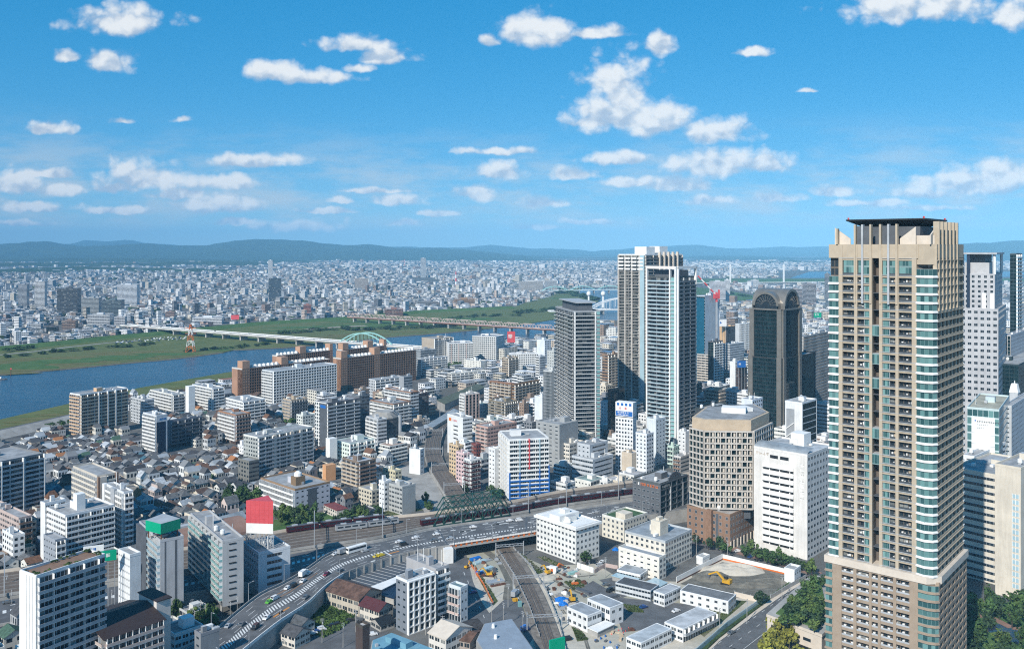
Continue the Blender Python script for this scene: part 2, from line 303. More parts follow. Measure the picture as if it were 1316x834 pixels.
def side(root, wall, p, q, z0, H, nf, spec, org, col, vis):
    """one facade: wall faces go into the mesh builder wall, everything with a look of its own becomes a part of root"""
    d, w = edge(p, q); nrm = (d[1], -d[0]); fh = (H - z0) / nf
    kind = spec[0]; bay = spec[1] if len(spec) > 1 else 3.0
    nb = max(1, round(w / bay)); bw = w / nb
    style = {'b': 'apt', 'g': 'cur', 'p': 'bla', 'r': 'bla', 'z': 'bla'}.get(kind, kind)
    if not vis and kind in 'bgpr': style = {'b': 'bal', 'g': 'pun', 'p': 'pun', 'r': 'rib'}[kind]
    mi = SLOT.index(style)
    ro = rnd.randrange(50)
    wall.face([(*p, z0), (*q, z0), (*q, H), (*p, H)], mi, [(ro, 1e-2), (ro + nb, 1e-2), (ro + nb, nf), (ro, nf)])
    if not vis or kind not in 'bgpr': return
    O = (org[0], org[1], 0)
    m = MB(O)
    if kind == 'b':
        par = MT[spec[2]]; dep = spec[3] if len(spec) > 3 else 1.3; fin = spec[4] if len(spec) > 4 else 2
        cols = spec[5] if len(spec) > 5 else 0
        m.box(p, d, 0.2, w - 0.2, 0.01, dep + (0.06 if len(spec) > 6 else 0), -0.38 if len(spec) > 6 else -0.16, 0.02, 0)
        ph = spec[6] if len(spec) > 6 else 1.05
        m.box(p, d, 0.2, w - 0.2, dep - 0.12, dep + 0.02, 0.0, ph, 1)
        for sx in (0.2, w - 0.32): m.box(p, d, sx, sx + 0.12, 0.01, dep - 0.12, 0.0, ph, 1)
        if fin:
            for j in range(0, nb + 1, fin):
                u = min(max(j * bw, 0.4), w - 0.4); m.box(p, d, u - 0.07, u + 0.07, 0.01, dep - 0.13, 0.0, fh - 0.17, 0)
        for j in range(nb):                              # washing, ac boxes and other small things on the balconies
            if rnd.random() < 0.35: u = (j + rnd.uniform(0.2, 0.7)) * bw; m.box(p, d, u, u + 0.8, 0.15, 0.5, 0.0, rnd.uniform(0.6, 1.2), 2)
        me = m.mesh("balcony", [MT[spec[7]] if len(spec) > 7 else MT['white'] if spec[2] not in ('dgrey', 'brown') else MT['grey'], par, MT['white']])
        share(root, me, "balcony", [(0, 0, z0 + k * fh) for k in range(1, nf)], color=col)
        if cols:
            c = MB(O); c.box(p, d, -0.3, 0.3, 0.0, dep + 0.25, 0, H - z0 + 0.5, 0); cm = c.mesh("column", [MT['white'] if cols > 0 else MT['obj']])
            n = abs(cols); share(root, cm, "column", [(d[0] * w * j / n, d[1] * w * j / n, z0) for j in range(n + 1)], color=col)
    elif kind == 'g':
        cw, sh, dep = spec[2], spec[3], spec[4]; fm = MT[spec[5]] if len(spec) > 5 else MT['obj']
        for j in range(nb + 1): m.box(p, d, max(0, j * bw - cw / 2), min(w, j * bw + cw / 2), 0.0, dep + 0.03, z0, H, 0)
        fr = m.build("facade_frame", [fm], root, col)
        s = MB(O); s.box(p, d, 0.05, w - 0.05, 0.0, dep, -sh * 0.3, sh * 0.7, 0)
        share(root, s.mesh("spandrel", [fm]), "spandrel", [(0, 0, z0 + k * fh) for k in range(0, nf + 1)], color=col)
    elif kind == 'p':
        ww, wh = spec[2], spec[3]; t = 0.10
        x0, y0 = -ww / 2, 0.45 * fh - wh * 0.35
        m.box((0, 0), d, x0 - t, x0 + ww + t, 0.0, 0.05, y0 - t, y0, 0); m.box((0, 0), d, x0 - t, x0 + ww + t, 0.0, 0.06, y0 + wh, y0 + wh + t, 0)
        for xx in (x0 - t, x0 + ww / 2 - t / 2, x0 + ww): m.box((0, 0), d, xx, xx + t, 0.0, 0.05, y0, y0 + wh, 0)
        m.box((0, 0), d, x0, x0 + ww, 0.0, 0.02, y0, y0 + wh, 1)
        m.org = (0, 0, 0)
        me = m.mesh("window", [MT['grey'], MT['glass']])
        pl = [(p[0] - org[0] + d[0] * (j + 0.5) * bw, p[1] - org[1] + d[1] * (j + 0.5) * bw, z0 + k * fh) for k in range(nf - 1, -1, -1) for j in range(nb)]
        lim = spec[4] if len(spec) > 4 else 60
        share(root, me, "window", pl, lim)
        if len(pl) > lim:
            r_ = MB((0, 0, 0))
            for (x, y, z) in pl[lim:]:
                r_.box((x, y), d, x0, x0 + ww, 0.0, 0.02, z + y0, z + y0 + wh, 0)
            tag(r_.build("window_panes", [MT['glass']], root), kind="stuff")
    elif kind == 'r':
        h0, h1 = spec[2], spec[3]; m0 = spec[4] if len(spec) > 4 else 0.6
        m.box(p, d, m0, w - m0, 0.0, 0.03, h0, h1, 1)
        m.box(p, d, m0, w - m0, 0.0, 0.22, h1, h1 + 0.15, 0)
        for j in range(1, nb): m.box(p, d, j * bw - 0.06, j * bw + 0.06, 0.0, 0.06, h0, h1, 0) if m0 < j * bw < w - m0 else None
        share(root, m.mesh("window_band", [MT['grey'], MT['glass']]), "window_band", [(0, 0, z0 + k * fh) for k in range(nf)])


SLOT = ['pun', 'wid', 'rib', 'apt', 'bal', 'cur', 'tea', 'slt', 'bla']
SMATS = [ST[k] for k in SLOT]
FOOT = []                                                    # footprints already taken
KEEP = []                                                    # (x0, x1, visible foot row, distance) of what fill must not hide
LAND = []                                                    # (name, px, py) landmarks for labels
USED = set()


def block(label, pts, H, sides=None, col=(0.7, 0.7, 0.68), nf=None, name="apartment_building", cat="apartment block", group=None,
          roof=(0.33, 0.34, 0.35), par=0.9, eq=3, z0=0.0, fh=3.0, vb=None, base=None, parc=None, root=None, foot=True):
    sides = sides or {}
    nf = nf or max(1, round((H - z0) / fh))
    org = (sum(p[0] for p in pts) / len(pts), sum(p[1] for p in pts) / len(pts), 0)
    new = root is None
    if new: root = thing(name, label, cat, org, group)
    else: org = tuple(root.location)
    wall = MB(org)
    k = len(pts); dflt = sides.get('d', ('pun', 3.0))
    for i in range(k):
        p, q = pts[i], pts[(i + 1) % k]
        d, w = edge(p, q); mx, my = (p[0] + q[0]) / 2, (p[1] + q[1]) / 2
        vis = (d[1] * -mx + -d[0] * -my) > 0
        side(root, wall, p, q, z0, H, nf, sides.get(i, dflt), org, col, vis)
    wall.build("wall", SMATS, root, col)
    rf = MB(org); rf.face([(*p, H) for p in pts], 0)
    if par:
        inn = inset(pts, 0.35); outp = inset(pts, -0.06)
        for i in range(k):
            a, b, c, e = outp[i], outp[(i + 1) % k], inn[(i + 1) % k], inn[i]
            rf.face([(*a, H - 0.3), (*b, H - 0.3), (*b, H + par), (*a, H + par)], 1); rf.face([(*a, H + par), (*b, H + par), (*c, H + par), (*e, H + par)], 1)
            rf.face([(*e, H), (*c, H), (*c, H + par), (*e, H + par)], 1)
    ro = rf.build("roof", [MT['roof'], MT['obj']], root, roof)
    if par:
        ro.data.materials[1] = parmat(parc or col)
    if eq: rooftop(root, pts, H, eq, col, org)
    if foot:
        FOOT.append(pts)
        px = [pix(p[0], p[1], H) for p in pts]
        if vb: KEEP.append((min(a[0] for a in px) - 1, max(a[0] for a in px) + 1, vb, min(p[1] for p in pts)))
    return root


PM = {}
def parmat(c):
    key = tuple(round(x, 2) for x in c)
    if key not in PM: PM[key] = solid("parapet_paint", key, 0.7, 0.12)
    return PM[key]


def rooftop(root, pts, H, n, col, org):
    """lift house, tanks, ac units and a mast on a flat roof"""
    cx, cy = sum(p[0] for p in pts) / len(pts), sum(p[1] for p in pts) / len(pts)
    d, w = edge(pts[0], pts[1]); d2, w2 = edge(pts[1], pts[2]); a = math.atan2(d2[1], d2[0])
    s = min(w, w2)
    def at(u, v): return cx + d2[0] * u * w2 * 0.38 + d[0] * v * w * 0.36, cy + d2[1] * u * w2 * 0.38 + d[1] * v * w * 0.36
    if s < 5: return
    x, y = at(rnd.uniform(-0.6, 0.6), rnd.uniform(-0.3, 0.5))
    m = MB(org); m.cbox(x, y, H, H + rnd.uniform(2.6, 4.2), min(s * 0.35, 7), min(s * 0.3, 5), a, 0, 1); m.build("penthouse", [MT['obj'], MT['grey']], root, col)
    for i in range(n):
        x, y = at(rnd.uniform(-1, 1), rnd.uniform(-1, 1)); t = rnd.random()
        m = MB(org)
        if t < 0.25:
            m.cyl(x, y, H + 0.8, H + 2.6, 1.1, 1.1, 10, 0); m.cyl(x, y, H + 2.6, H + 3.0, 1.1, 0.2, 10, 0); m.cbox(x, y, H, H + 0.8, 1.4, 1.4, a, 1)
            m.build("water_tank", [MT['white'], MT['grey']], root)
        elif t < 0.85:
            m.cbox(x, y, H + 0.2, H + rnd.uniform(1.2, 2.0), rnd.uniform(1.2, 3.2), rnd.uniform(1, 1.8), a, 0); m.build("ac_unit", [MT['white' if t < 0.6 else 'grey']], root)
        else:
            m.bar((x, y, H), (x, y, H + rnd.uniform(4, 8)), 0.22, 0); m.build("antenna", [MT['white']], root)


def A(label, xl, xc, xr, yt, D, r, L=('pun', 3.0), R=None, col=(0.7, 0.7, 0.68), land=None, **kw):
    """box building placed from where the photo shows its corner"""
    pts = rect(xl, xc, xr, D, r); H = CH - (yt - HY) * D / FX
    R = R or L
    root = block(label, pts, H, {0: L, 1: R, 'd': ('pun', 3.0) if L[0] != 'z' else R}, col, **kw)
    if land: LAND.append((land, (xl + xr) / 2, (yt + (kw.get('vb') or yt + 30)) / 2))
    return root, pts, H


# ---- land, river and hills ------------------------------------------------------------------------------------
def gmat(name, cols, scale, rough=0.95, bump=0.0, stretch=(1, 1, 1)):
    m, g, b = mat(name); pos = g.vm('MULTIPLY', g.new('ShaderNodeNewGeometry').outputs['Position'], stretch)
    n = g.noise(pos, scale, 8, 0.7); n2 = g.noise(pos, scale * 0.13, 3)
    c = g.mix(g.ramp(n, 0.35, 0.65), cols[0], cols[1])
    if len(cols) > 2: c = g.mix(g.ramp(n2, 0.45, 0.6), c, cols[2])
    g.put(b.inputs['Base Color'], c); b.inputs['Roughness'].default_value = rough; b.inputs['Specular IOR Level'].default_value = 0.1
    if bump:
        bp = g.new('ShaderNodeBump'); bp.inputs['Strength'].default_value = bump; bp.inputs['Distance'].default_value = 1.0
        g.put(bp.inputs['Height'], g.noise(pos, scale * 3, 6)); g.put(b.inputs['Normal'], bp.outputs[0])
    return m
MT['ground'] = gmat("urban_ground", [(0.085, 0.087, 0.09), (0.17, 0.168, 0.16), (0.12, 0.118, 0.11)], 0.05)
MT['grass'] = gmat("river_grass", [(0.08, 0.115, 0.035), (0.15, 0.165, 0.065), (0.12, 0.14, 0.055)], 0.03, bump=0.6, stretch=(1, 2, 1))
MT['lawn'] = gmat("mown_bank_grass", [(0.055, 0.115, 0.035), (0.09, 0.15, 0.05)], 0.05)
MT['forest'] = gmat("forest_hill", [(0.018, 0.036, 0.022), (0.045, 0.07, 0.032), (0.03, 0.055, 0.03)], 0.004, bump=1.0)
MT['levee'] = gmat("levee_concrete", [(0.26, 0.25, 0.235), (0.37, 0.36, 0.34)], 0.08)
wm, wg, wb = mat("river_water")
wpos = wg.new('ShaderNodeNewGeometry').outputs['Position']
wn_ = wg.noise(wg.vm('MULTIPLY', wpos, (0.5, 1.0, 1)), 0.10, 7, 0.65); wn2 = wg.noise(wpos, 0.006, 4, 0.6)
wg.put(wb.inputs['Base Color'], wg.mix(wg.ramp(wn2, 0.35, 0.65), (0.010, 0.045, 0.085), (0.016, 0.065, 0.115)))
wb.inputs['Roughness'].default_value = 0.22; wb.inputs['Specular IOR Level'].default_value = 0.35
bp = wg.new('ShaderNodeBump'); bp.inputs['Strength'].default_value = 0.9; bp.inputs['Distance'].default_value = 2.2; wg.put(bp.inputs['Height'], wn_); wg.put(wb.inputs['Normal'], bp.outputs[0])
MT['water'] = wm

B_ = 30000.0
m = MB(); m.face([(-B_, -600, 0), (B_, -600, 0), (B_, B_, 0), (-B_, B_, 0)]); tag(m.build("ground", [MT['ground']]), kind="structure")

WATER = [(-150, 577), (0, 540), (89, 519.5), (180, 499), (293, 479), (430, 459), (541, 444), (608, 441), (700, 434), (795, 425), (850, 415), (900, 400), (940, 393),
         (968, 390.5), (968, 387.5), (905, 386.5), (893, 380), (820, 372), (748, 371), (741, 377), (770, 388), (722, 398), (714, 411), (660, 420), (600, 426),
         (572, 428.7), (501, 434), (370, 447.7), (300, 451), (286, 454), (252, 459), (212, 463.5), (159, 468), (110, 473), (60, 477.5), (0, 483), (-150, 499)]
RIVER = [gp(*p) for p in WATER]
m = MB(); m.face([(*p, 0.3) for p in RIVER]); tag(m.build("river_water", [MT['water']]), kind="structure")
m = MB(); m.face([(*gp(*p), 0.3) for p in [(1015, 357.5), (1420, 355.5), (1420, 349), (1040, 349.5)]])
tag(m.build("river_water", [MT['water']]), kind="structure")
def bank(name, pts, z, mt, kind="structure", skirt=0.0, **kw):
    m = MB(); m.prism([gp(*p) for p in pts], skirt, z, 0); return tag(m.build(name, [MT[mt]]), kind=kind, **kw)
NEARG = [(-150, 577), (0, 540), (89, 519.5), (180, 499), (293, 479), (430, 459), (541, 444), (541, 448), (430, 466), (298, 489), (268, 494.5), (225, 505), (180, 512.5), (90, 535.5), (0, 555), (-150, 588)]
bank("river_grass", NEARG, 0.9, 'grass')
FARG = [(-150, 498), (0, 482.3), (60, 476.8), (110, 472.4), (159, 467.4), (212, 463), (252, 458.5), (286, 453.5), (300, 450.5), (370, 447.2), (440, 440.4), (501, 433.6), (572, 428.3), (600, 425.6), (660, 419.6), (714, 410.6),
        (722, 397.6), (770, 387.6), (741, 376.6), (748, 370.8), (716, 372), (690, 384), (660, 395), (544, 400), (450, 409), (330, 416), (201, 429), (140, 434), (72, 442), (0, 448), (-150, 462)]
bank("river_grass", FARG, 0.8, 'grass')
bank("river_grass", [(893, 386), (893, 369), (930, 373), (985, 383), (985, 386.5)], 0.8, 'lawn')
bank("river_grass", [(880, 365), (1060, 363), (1420, 361), (1420, 357.8), (1030, 358.5), (880, 358.5)], 0.8, 'lawn')
rg = random.Random(8)
def patch(poly_px, n, mt, smin, smax, z):
    P = [gp(*p) for p in poly_px]; m = MB()
    for _ in range(n):
        px, py = rg.choice(poly_px), 0; a, b = rg.choice(P), rg.choice(P); c = rg.choice(P); u, v = sorted((rg.random(), rg.random())); x, y = (a[0] * u + b[0] * (v - u) + c[0] * (1 - v), a[1] * u + b[1] * (v - u) + c[1] * (1 - v)); s = rg.uniform(smin, smax); k = 11; o = rg.random() * 9
        m.face([(x + 1.6 * s * math.cos(6.283 * i / k) * (1 + .5 * mnoise.noise(Vector((i * .9, o, 0)))), y + .6 * s * math.sin(6.283 * i / k) * (1 + .5 * mnoise.noise(Vector((i * .9, o, 4)))), z + _ * .004) for i in range(k)])
    return tag(m.build("river_grass", [MT[mt]]), kind="structure")
MT['reed'] = gmat("dry_reeds", [(0.16, 0.15, 0.065), (0.11, 0.115, 0.04)], 0.08, bump=0.6); MT['mud'] = gmat("bank_mud", [(0.10, 0.09, 0.065), (0.16, 0.145, 0.11)], 0.1)
patch([(0, 480), (0, 465), (90, 458), (100, 470), (200, 460), (190, 452), (240, 455)], 34, 'reed', 14, 42, 0.86); patch([(0, 476), (60, 466), (150, 462), (230, 456), (20, 470), (280, 450)], 26, 'lawn', 10, 34, 1.0)
patch([(330, 426), (440, 415), (500, 410), (420, 425), (560, 415), (640, 408)], 30, 'lawn', 16, 46, 0.9); patch([(350, 440), (430, 432), (500, 430), (560, 424)], 16, 'reed', 12, 30, 1.05)
patch([(10, 548), (60, 536), (120, 523), (200, 508), (250, 497), (290, 485)], 26, 'reed', 5, 14, 0.95)
patch([(700, 376), (740, 380), (760, 386), (720, 384)], 10, 'lawn', 16, 40, 0.9)
for shore in ([(-150, 498.4), (0, 482.7), (60, 477.2), (110, 472.7), (159, 467.7), (212, 463.2), (252, 458.7), (286, 453.7)], [(300, 450.7), (370, 447.4), (440, 440.7), (501, 433.8), (572, 428.5), (600, 425.8), (660, 419.8)]):
    P = [gp(*p) for p in shore]; m = MB()
    for a, b in zip(P, P[1:]):
        d, w = edge(a, b); k = max(1, int(w / 14)); n = (-d[1], d[0])
        for i in range(k):
            t0, t1 = w * i / k, w * (i + 1) / k; q = lambda t, o: (a[0] + d[0] * t + n[0] * o, a[1] + d[1] * t + n[1] * o)
            e0, e1 = 3 + 5 * mnoise.noise(Vector((t0 * .03 + a[0], 0, 0))), 3 + 5 * mnoise.noise(Vector((t1 * .03 + a[0], 0, 0)))
            m.face([(*q(t0, -3 - e0 * .6), .45), (*q(t1, -3 - e1 * .6), .45), (*q(t1, 4 + e1), 1.1), (*q(t0, 4 + e0), 1.1)])
    tag(m.build("shore", [MT['mud']]), kind="structure")
# far levee: a grassed ridge with a track along its foot
lev = [(-150, 465), (0, 450.5), (72, 444), (140, 436.5), (201, 431), (330, 418), (450, 410.5), (544, 402), (660, 396.5)]
m = MB(); pw = [gp(*p) for p in lev]
for a, b in zip(pw, pw[1:]):
    d, w = edge(a, b); n = (-d[1], d[0])
    q = lambda p, t, z: (p[0] + n[0] * t, p[1] + n[1] * t, z)
    for t0, z0, t1, z1 in ((-14, 0.7, 6, 6.0), (6, 6.0, 12, 6.0), (12, 6.0, 26, 0.0)): m.face([q(a, t0, z0), q(b, t0, z0), q(b, t1, z1), q(a, t1, z1)])
tag(m.build("levee_terrain", [MT['lawn']]), kind="structure")
def ribbon(name, pts, w, z, mt, kind="structure"):
    P = [gp(*p, z) for p in pts]; m = MB()
    for a, b in zip(P, P[1:]):
        d, l = edge(a, b); n = (-d[1] * w / 2, d[0] * w / 2)
        m.face([(a[0] - n[0], a[1] - n[1], z), (b[0] - n[0], b[1] - n[1], z), (b[0] + n[0], b[1] + n[1], z), (a[0] + n[0], a[1] + n[1], z)])
    return tag(m.build(name, [MT[mt]]), kind=kind)
ribbon("river_path", [(-100, 463), (0, 456), (50, 451), (88, 446), (140, 440.5), (180, 437.5)], 9, 1.0, 'levee')
ribbon("river_path", [(395, 423.5), (430, 420.5), (470, 418.5)], 26, 1.0, 'sand')
# near levee: concrete slope with a road on top
P1 = [gp(*p) for p in [(-150, 590), (0, 557), (90, 537), (164, 519), (225, 507), (268, 497), (298, 491), (430, 468), (541, 450)]]
m = MB()
for a, b in zip(P1, P1[1:]):
    d, w = edge(a, b); n = (d[1], -d[0])
    q = lambda p, t, z: (p[0] + n[0] * t, p[1] + n[1] * t, z)
    for t0, z0, t1, z1, mi in ((-5, 0.9, 3, 4.6, 0), (3, 4.6, 9, 4.6, 1), (9, 4.6, 10, 5.2, 0), (10, 5.2, 24, 0.1, 0)): m.face([q(a, t0, z0), q(b, t0, z0), q(b, t1, z1), q(a, t1, z1)], mi)
tag(m.build("levee_terrain", [MT['levee'], MT['asph']]), kind="structure")
FOOT.append([(P1[0][0], P1[0][1]), (P1[3][0], P1[3][1]), (P1[3][0] + 10, P1[3][1] - 30), (P1[0][0] + 10, P1[0][1] - 30)])

def hills(name, prof, Y0, Y1, seed, step=7):
    xs = [p[0] for p in prof]; ys = [p[1] for p in prof]; m = MB(); rows = []
    K = 14; cols = list(range(-420, 1760, step))
    for px in cols:
        top = float(np.interp(px, xs, ys)); r = []
        for k in range(K + 5):
            t = k / K; Y = Y0 + (Y1 - Y0) * t
            h = max(0.0, CH - (top - HY) * Y1 / FX)
            s = t * t * (3 - 2 * t) if t <= 1 else max(0, 1 - (t - 1) * 3)
            X = (px - CX) / FX * Y1 * (0.86 + 0.14 * min(t, 1))
            n = mnoise.fractal(Vector((X / 1500 + seed, Y / 1500, 0)), 1.0, 2.0, 5)
            r.append((X, Y, max(-1, h * s * (1 + 0.22 * n * (1.3 - t) * 2) + (34 * n * s if t < 0.95 else 12 * n))))
        rows.append(r)
    for a, b in zip(rows, rows[1:]):
        for k in range(K + 4): m.face([a[k], b[k], b[k + 1], a[k + 1]])
    o = tag(m.build(name, [MT['forest']]), kind="structure")
    for p in o.data.polygons: p.use_smooth = True
hills("hills", [(-420, 312), (-150, 314), (0, 313.5), (35, 312), (60, 309.8), (85, 314.5), (105, 315.5), (150, 313), (190, 311.5), (230, 314), (265, 315.5), (300, 310), (330, 307.5), (362, 308.5), (390, 309), (415, 313), (440, 315), (475, 314), (510, 318), (540, 319.5),
                (570, 319.5), (600, 321), (630, 323), (655, 326), (700, 331), (1000, 332), (1180, 326), (1225, 313), (1245, 311), (1262, 312.5), (1285, 310), (1400, 308), (1760, 312)], 11800, 16000, 3.0)
hills("hills", [(-420, 318), (60, 318), (100, 314), (112, 310.5), (140, 310.8), (172, 308.5), (190, 313), (300, 318), (570, 318.5), (600, 317.5), (630, 314.5), (655, 317.5), (680, 320.5), (720, 321), (760, 323), (800, 320), (830, 316.5), (862, 315), (890, 314.5),
                (930, 318.5), (980, 319.5), (1050, 317), (1110, 318), (1200, 316), (1500, 313), (1760, 316)], 18000, 23500, 8.0)
# low wooded rises in the middle distance
rn = random.Random(4)
for (px, py, w, h) in [(-20, 350, 260, 26), (120, 347, 230, 30), (240, 349, 150, 26), (60, 342, 360, 42), (250, 341, 260, 44), (120, 337, 420, 60), (330, 338, 200, 40), (20, 335, 300, 70), (420, 335, 160, 36), (560, 333, 140, 40), (1010, 338, 120, 30), (640, 331, 200, 50), (900, 332, 260, 50), (1180, 333, 200, 50)]:
    x, y = gp(px, py); L = w / FX * y; m = MB((x, y)); n = 26; ring = []
    for i in range(n + 1):
        t = i / n * 2 - 1; e = math.sqrt(max(0, 1 - t * t)); hh = h * e * (0.75 + 0.4 * mnoise.noise(Vector((px + t * 3, py, 0)))) + 0.5
        ring.append([(x + t * L / 2, y - e * L * 0.10, 0.3), (x + t * L / 2, y, hh), (x + t * L / 2, y + e * L * 0.16, 0.3)])
    for a, b in zip(ring, ring[1:]): m.face([a[0], b[0], b[1], a[1]]); m.face([a[1], b[1], b[2], a[2]])
    tag(m.build("wooded_terrain", [MT['forest']]), kind="structure")

# ---- elevated road, railways ------------------------------------------------------------------------------------
def crom(P, n):
    P = [np.array(p, float) for p in P]; P = [2 * P[0] - P[1]] + P + [2 * P[-1] - P[-2]]; out = []
    for i in range(1, len(P) - 2):
        a, b, c, d = P[i - 1:i + 3]
        for k in range(n):
            t = k / n; out.append(0.5 * (2 * b + (c - a) * t + (2 * a - 5 * b + 4 * c - d) * t * t + (3 * b - a - 3 * c + d) * t ** 3))
    return out + [P[-2]]


class Strip:
    """a road or railway between two edge lines, given in photo pixels at height z"""
    def __init__(s, up, lo, z, n=8, world=False):
        f = (lambda p: p) if world else (lambda p: gp(p[0], p[1], z))
        s.U = crom([f(p) for p in up], n); s.L = crom([f(p) for p in lo], n); s.z = z
        c = [(a + b) / 2 for a, b in zip(s.U, s.L)]; s.s = [0.0]
        for a, b in zip(c, c[1:]): s.s.append(s.s[-1] + float(np.hypot(*(b - a))))
        s.len = s.s[-1]
    def at(s, t, v):
        """t metres along, v across (0 = upper edge, 1 = lower edge)"""
        u = [np.interp(t, s.s, [q[i] for q in s.U]) for i in (0, 1)]; l = [np.interp(t, s.s, [q[i] for q in s.L]) for i in (0, 1)]
        return (u[0] * (1 - v) + l[0] * v, u[1] * (1 - v) + l[1] * v)
    def head(s, t, v=0.5):
        a, b = s.at(max(0, t - 2), v), s.at(min(s.len, t + 2), v); return math.atan2(b[1] - a[1], b[0] - a[0])
    def quad(s, m, t0, t1, v0, v1, z, mi=0): m.face([(*s.at(t0, v1), z), (*s.at(t1, v1), z), (*s.at(t1, v0), z), (*s.at(t0, v0), z)], mi)
    def deck(s, name, mats, thick, skirts=((0, 1e9),), both=True):
        m = MB()
        for i in range(len(s.U) - 1):
            a, b, c, d = s.L[i], s.L[i + 1], s.U[i + 1], s.U[i]; z = s.z
            m.face([(*a, z), (*b, z), (*c, z), (*d, z)], 0)
            low = 0.0 if any(x0 <= s.s[i] < x1 for x0, x1 in skirts) else z - thick
            m.face([(*a, low), (*b, low), (*b, z), (*a, z)], 1); m.face([(*d, low), (*c, low), (*c, z), (*d, z)], 1)
            if low > 0: m.face([(*a, low), (*b, low), (*c, low), (*d, low)], 1)
        return tag(m.build(name, mats), kind="structure")
    def wall(s, m, v, h, th=0.35, z=None, t0=0, t1=1e9, step=6.0, mi=0):
        z = s.z if z is None else z; t1 = min(t1, s.len); n = max(1, int((t1 - t0) / step))
        for i in range(n):
            a, b = s.at(t0 + (t1 - t0) * i / n, v), s.at(t0 + (t1 - t0) * (i + 1) / n, v); d, w = edge(a, b)
            m.box(a, d, 0, w, -th / 2, th / 2, z - 0.3, z + h, mi)


HW = Strip([(225, 838), (270, 815), (297.6, 792), (333, 764.5), (360, 751.5), (384, 738), (402, 726), (421, 713), (452, 702), (491, 694.5), (562, 678.5), (660, 665.5), (735, 655), (811, 644), (905, 631)],
           [(268, 880), (300, 848), (322, 829), (360, 799), (394, 777), (414, 758), (430, 746), (447, 736), (479, 724), (523, 711), (577, 702), (660, 689), (735, 677), (811, 665), (905, 650)], 8.0)
def tpx(st, px, v):                                        # metres along a strip where the photo column px meets line v
    return min((abs(pix(*st.at(t, v), st.z)[0] - px), t) for t in np.arange(0, st.len, 2.0))[1]
T577, T690 = tpx(HW, 580, 1), tpx(HW, 690, 1)
HW.deck("elevated_road", [MT['asph'], MT['conc']], 1.6, ((0, T577), (T690, 1e9)))
t441 = tpx(HW, 441, 1)
m = MB(); HW.wall(m, 0.005, 1.0); tag(m.build("parapet_wall", [MT['conc']]), "grey concrete parapet along the rail side of the elevated road", "road wall")
m = MB(); HW.wall(m, 0.995, 1.1, t1=t441); tag(m.build("parapet_wall", [MT['white']]), "pale parapet along the outer curve of the elevated road beside the rusty warehouse", "road wall")
m = MB(); HW.wall(m, 0.995, 0.9, t0=t441, t1=T577)
for k in range(14):
    a = HW.at(t441 + (T577 - t441) * k / 14, 0.998); m.cbox(a[0], a[1] - 0.3, 0, 8.6, 0.7, 0.5, HW.head(t441 + (T577 - t441) * k / 14))
tag(m.build("parapet_wall", [MT['conc']]), "ribbed concrete retaining parapet above the parking roof", "road wall")
m = MB(); HW.wall(m, 0.995, 0.5, t0=T577, t1=T690 + 4)
tag(m.build("parapet_wall", [MT['rust']]), "rust-stained low parapet of the bridge over the freight line", "road wall")
m = MB()
for k in range(34):
    t = T577 + (T690 - T577) * k / 33; a = HW.at(t, 0.992); m.cbox(*a, 8.5, 9.6, 0.18, 0.18)
    if k % 2 == 0: m.cbox(a[0], a[1] - 0.25, 7.2, 8.4, 1.1, 0.12, HW.head(t), 1)
HW.wall(m, 0.992, 1.35, 0.1, t0=T577, t1=T690)
tag(m.build("bridge_railing", [MT['white'], MT['orange']]), "white post railing with rusty patches on the road bridge over the yard", "railing")
m = MB(); a = HW.at(T577 - 2, 0.9); m.cbox(a[0] + 1, a[1] - 5, 0, 8.0, 5, 4, 0.3); tag(m.build("bridge_abutment", [MT['white']]), "white block abutment at the corner of the dark underpass", "abutment")
mk = MB(); om = MB()
z = HW.z + 0.02
for t in np.arange(2, HW.len - 2, 1.9):                      # hatched median that winds along the road
    v = float(np.interp(t, [0, tpx(HW, 400, .5), tpx(HW, 560, .5), HW.len], [0.56, 0.58, 0.66, 0.62])); w_ = float(np.interp(t, [0, tpx(HW, 420, .5), tpx(HW, 470, .5), HW.len], [0.075, 0.075, 0.04, 0.012]))
    HW.quad(mk, t, t + 0.95, v - w_, v + w_, z)
for v, dash, gap in ((0.04, 3, 0), (0.96, 3, 0), (0.17, 6, 8), (0.30, 6, 8), (0.43, 6, 8), (0.72, 6, 8), (0.84, 6, 8)):
    for t in np.arange(3, HW.len - 8, dash + gap): HW.quad(mk, t, t + dash + 0.02, v - 0.004, v + 0.004, z + 0.004)
for t in (tpx(HW, 365, .3), tpx(HW, 345, .3), tpx(HW, 385, .3)): HW.quad(om, t, t + 12, 0.235, 0.245, z + 0.008); HW.quad(om, t + 3, t + 15, 0.36, 0.37, z + 0.008)
for t in (tpx(HW, 352, .8), tpx(HW, 358, .8), tpx(HW, 500, .8)): HW.quad(om, t, t + 7, 0.76, 0.80, z + 0.008)
rq = random.Random(5)
for _ in range(60):                                          # arrows, letters and merge dashes near the bend and on the bridge
    t = rq.uniform(tpx(HW, 455, .5), HW.len * 0.93); v = rq.choice((0.12, 0.24, 0.37, 0.5, 0.78, 0.9)); HW.quad(mk, t, t + rq.uniform(2, 4), v - 0.016, v + 0.016, z + 0.012)
for t in (tpx(HW, 500, .8),): HW.quad(mk, t, t + 0.8, 0.68, 0.97, z + 0.016)
for tt in (tpx(HW, 566, .5), tpx(HW, 676, .5), tpx(HW, 740, .5)):
    q = MB(); HW.quad(q, tt, tt + 1.0, 0.01, 0.99, z + 0.024); tag(q.build("road_joint_line", [MT['dgrey']]), kind="structure")
tag(mk.build("road_markings", [MT['mark']]), kind="structure"); tag(om.build("road_markings", [MT['omark']]), kind="structure")

